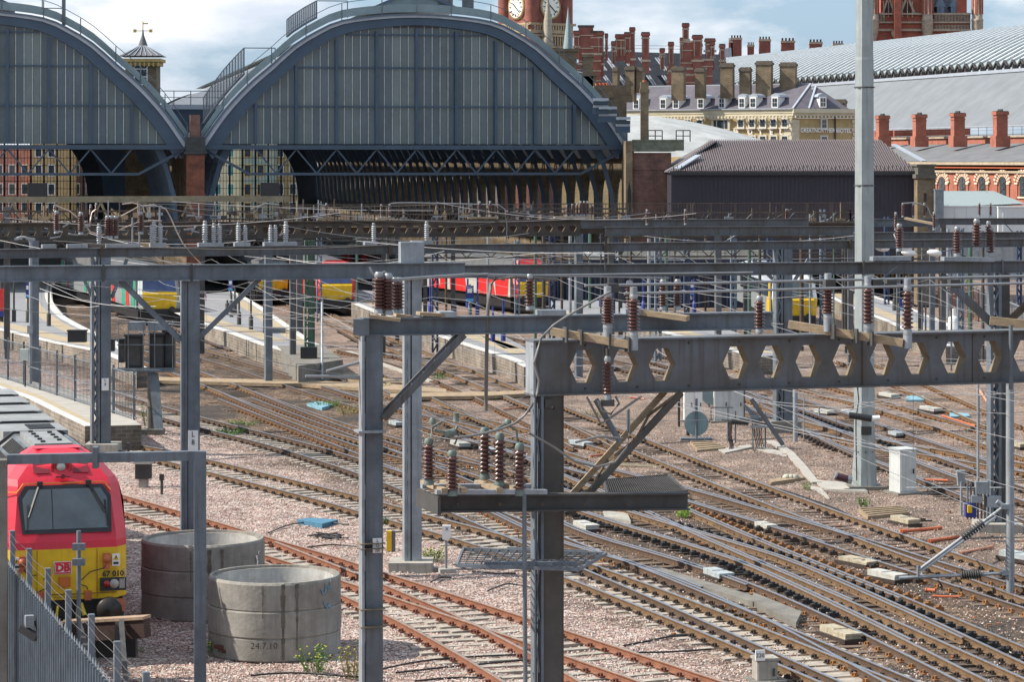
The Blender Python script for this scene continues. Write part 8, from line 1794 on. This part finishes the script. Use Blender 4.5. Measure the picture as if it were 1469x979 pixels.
weed(328, 624, .9, .25, 60, 'patch of green weeds near the left tracks'); weed(467, 584, .9, .3, 50, 'green weeds around the pale blue cover'); weed(495, 595, .7, .5, 36, 'taller pale weeds right of the pale blue cover', 0, leafd); weed(212, 612, .3, .9, 30, 'green climber at the signal post foot'); weed(185, 618, .5, .3, 30, 'weeds at the tip of the left foreground platform'); weed(855, 598, .7, .3, 26, 'sparse weeds under the heavy girder', 0, leafd); weed(628, 545, .8, .4, 30, 'weeds beside the boarded crossing'); weed(1240, 728, .3, .3, 20, 'weed beside the timber pallet'); weed(1157, 705, .2, .3, 12, 'small weed near the slab'); weed(552, 755, .1, .3, 8, 'thin green sprig right of the battened post')
weed(350, 610, .8, .2, 30, 'low weeds between the left tracks'); weed(550, 560, .5, .35, 22, 'weeds left of the centre mast', 0, leafd)
# small litter and stones scattered between rails: loose ballast stones (uncountable)
stones = MB(); rr3 = random.Random(21)
def stone_at(x, y, s):
    p = Vector((x, y, gh(x, y)+s*.25)); vs = [p+Vector((rr3.uniform(.6, 1)*s*a, rr3.uniform(.6, 1)*s*b_, rr3.uniform(.5, .9)*s*c_)) for a, b_, c_ in ((1, 0, 0), (-1, 0, 0), (0, 1, 0), (0, -1, 0), (0, 0, 1), (0, 0, -1))]
    stones.add(vs, [(0, 2, 4), (2, 1, 4), (1, 3, 4), (3, 0, 4)], rr3.choice((0, 0, 1, 1, 2, 3, 3)) if x+.33*y < 24+rr3.random()*2 else rr3.choice((1, 2, 2, 3, 4, 4)))
for k in range(60000):
    Y = 50+62*rr3.random()**1.6; x = (rr3.uniform(-20, 1490)-CX)/F*Y; stone_at(x, Y, rr3.uniform(.024, .046))
o = stones.build('loose_ballast', [mat('stone_a', (.50, .38, .33), .9), mat('stone_b', (.40, .27, .23), .9), mat('stone_c', (.20, .13, .10), .9), mat('stone_d', (.55, .48, .43), .9), mat('stone_e', (.12, .085, .06), .9)]); o['kind'] = 'stuff'
# tiny debris on the dirty part
for nm, m, n_, s_ in (('litter', white, 26, .05), ('rust_flakes', mat('rust_scrap', (.30, .12, .05), .8), 220, .07)):
    b = MB()
    for k in range(n_):
        Y = rr3.uniform(58, 125); x = (rr3.uniform(300, 1480)-CX)/F*Y
        if x+.33*Y < 24: continue
        b.box((x, Y, GZ+.05), (s_*rr3.uniform(.5, 2), s_*rr3.uniform(.5, 1.5), s_*.4), rr3.random()*3)
    o = b.build(nm, m); o['kind'] = 'stuff'
# ---------------- crowd of far masts, canopy columns and struts before the shed ----------------
rr5 = random.Random(77)
cols5 = [mat('mast_grey_blue', (.15, .20, .26), .6, .2, .2, 2), mat('mast_green', (.07, .13, .10), .6, .1, .2, 2), steel_d, mat('mast_navy', (.03, .05, .11), .6), brownst, steel_l]
for k, px in enumerate([458, 512, 556, 624, 640, 700, 742, 768, 780, 792, 806, 818, 832, 846, 862, 878, 905, 931, 944, 956, 968, 985, 1012, 1030, 1052, 1075, 1090, 1104, 1150, 1162, 1180, 1196, 1210, 1272, 1348, 1360, 1378, 1392, 1410, 1462]):
    Y = rr5.uniform(145, 192); pt = rr5.uniform(296, 345); b = MB(); x = X(px, Y); z1_ = pz(pt, Y)
    if k % 3 == 0: laced_post(b, Vector((x, Y, 0)), Vector((x, Y, z1_)), .2, .36, .2)
    else: b.tube((x, Y, 0), (x, Y, z1_), rr5.uniform(.05, .13), 6)
    for q in range(rr5.randint(0, 3)):
        z = rr5.uniform(z1_*.45, z1_); d = rr5.choice((-1, 1)); b.tube((x, Y, z), (x+d*rr5.uniform(.6, 2.2), Y, z+rr5.uniform(-.4, 1.2)), .035, 5)
    tag(b.build('far_mast', cols5[k % 6]), 'one of the many slim far masts crowded together in front of the train shed', 'mast', 'slim far masts crowded before the train shed')
# extra far beams with struts, lower than the walkway
for k, (pa, pb_, py, Y, lb) in enumerate(((560, 900, 300, 165, 'faint far lattice girder under the right arch, upper one'), (600, 1225, 352, 168, 'faint far lattice girder low behind the dark beams'), (0, 560, 346, 150, 'faint far lattice girder behind the left beams'), (0, 300, 303, 152, 'faint far lattice girder at upper left'), (1060, 1330, 372, 160, 'faint far lattice girder right of centre'), (860, 1225, 322, 152, 'far lattice girder under the rusty walkway, right half'), (640, 1225, 306, 158, 'far lattice girder behind the rusty walkway handrails'))):
    ln = Line((pa+pb_)/2, Y, 8); z = zlook(ln, (pa+pb_)/2, py); rt = thing('far_girder', lb, 'girder', ln.atz(pa, z)); b = MB()
    b.bar(ln.atz(pa, z), ln.atz(pb_, z), .1, .1); b.bar(ln.atz(pa, z-.7), ln.atz(pb_, z-.7), .1, .1); b.build('chord', brownst if k % 2 else steel_d, rt); b = MB(); n_ = int((pb_-pa)/17)
    for i in range(n_): q0 = pa+(pb_-pa)*i/n_; q1 = pa+(pb_-pa)*(i+1)/n_; b.bar(ln.atz(q0, z if i % 2 else z-.7), ln.atz(q1, z-.7 if i % 2 else z), .06, .06)
    b.build('lacing', brownst, rt)
    for px in (pa+10, pb_-10): b = MB(); q = ln.atz(px, 0); b.box((q.x, q.y, z/2-.35), (.24, .24, z-.7)); b.build('leg', steel_d, rt)
# span wires and droppers between the far gantries
for k in range(34):
    y1_ = rr5.uniform(288, 372); x0_ = rr5.uniform(-20, 900); ln_ = rr5.uniform(180, 620); Ya = rr5.uniform(100, 150); b = MB(); cwire(P(x0_, y1_, Ya), P(x0_+ln_, y1_+rr5.uniform(-10, 22), Ya+rr5.uniform(-6, 12)), rr5.uniform(.1, .5), .012); tag(b.build('span_wire', wirem if k % 3 else wired), 'one of the thin span wires strung between the far gantries', 'wire', 'thin span wires between the far gantries')
for k in range(14):
    x0_ = rr5.uniform(20, 1440); y0_ = rr5.uniform(392, 440); Ya = rr5.uniform(88, 130); b = MB(); cwire(P(x0_, y0_, Ya), P(x0_+rr5.uniform(90, 260), y0_+rr5.uniform(6, 40), Ya-rr5.uniform(0, 12)), .2, .009); tag(b.build('low_wire', wirem), 'one of the thin wires hanging over the platforms', 'wire', 'thin wires hanging over the platforms')
# small fittings standing on the far gantries
for k in range(90):
    ln = rr5.choice((L4, L5, L4)); px = rr5.choice((rr5.uniform(400, 1200), rr5.uniform(850, 1220))) if ln is L5 else rr5.uniform(10, 820); z = (z4 if ln is L4 else zd5)+.02; q = ln.atz(px, z); b = MB()
    if ln is L5 and px < 370: continue
    b.tube(q, q+Vector((0, 0, rr5.uniform(.3, 1.1))), .03, 5); b.box(q+Vector((0, 0, rr5.uniform(.1, .4))), (rr5.uniform(.1, .5), .15, rr5.uniform(.06, .25))); tag(b.build('gantry_fitting', [brownst, steel_d, alu, plank, steel_l, brownst][k % 6]), 'one of the small fittings scattered along the far gantry tops', 'fitting', 'small fittings on the far gantries')
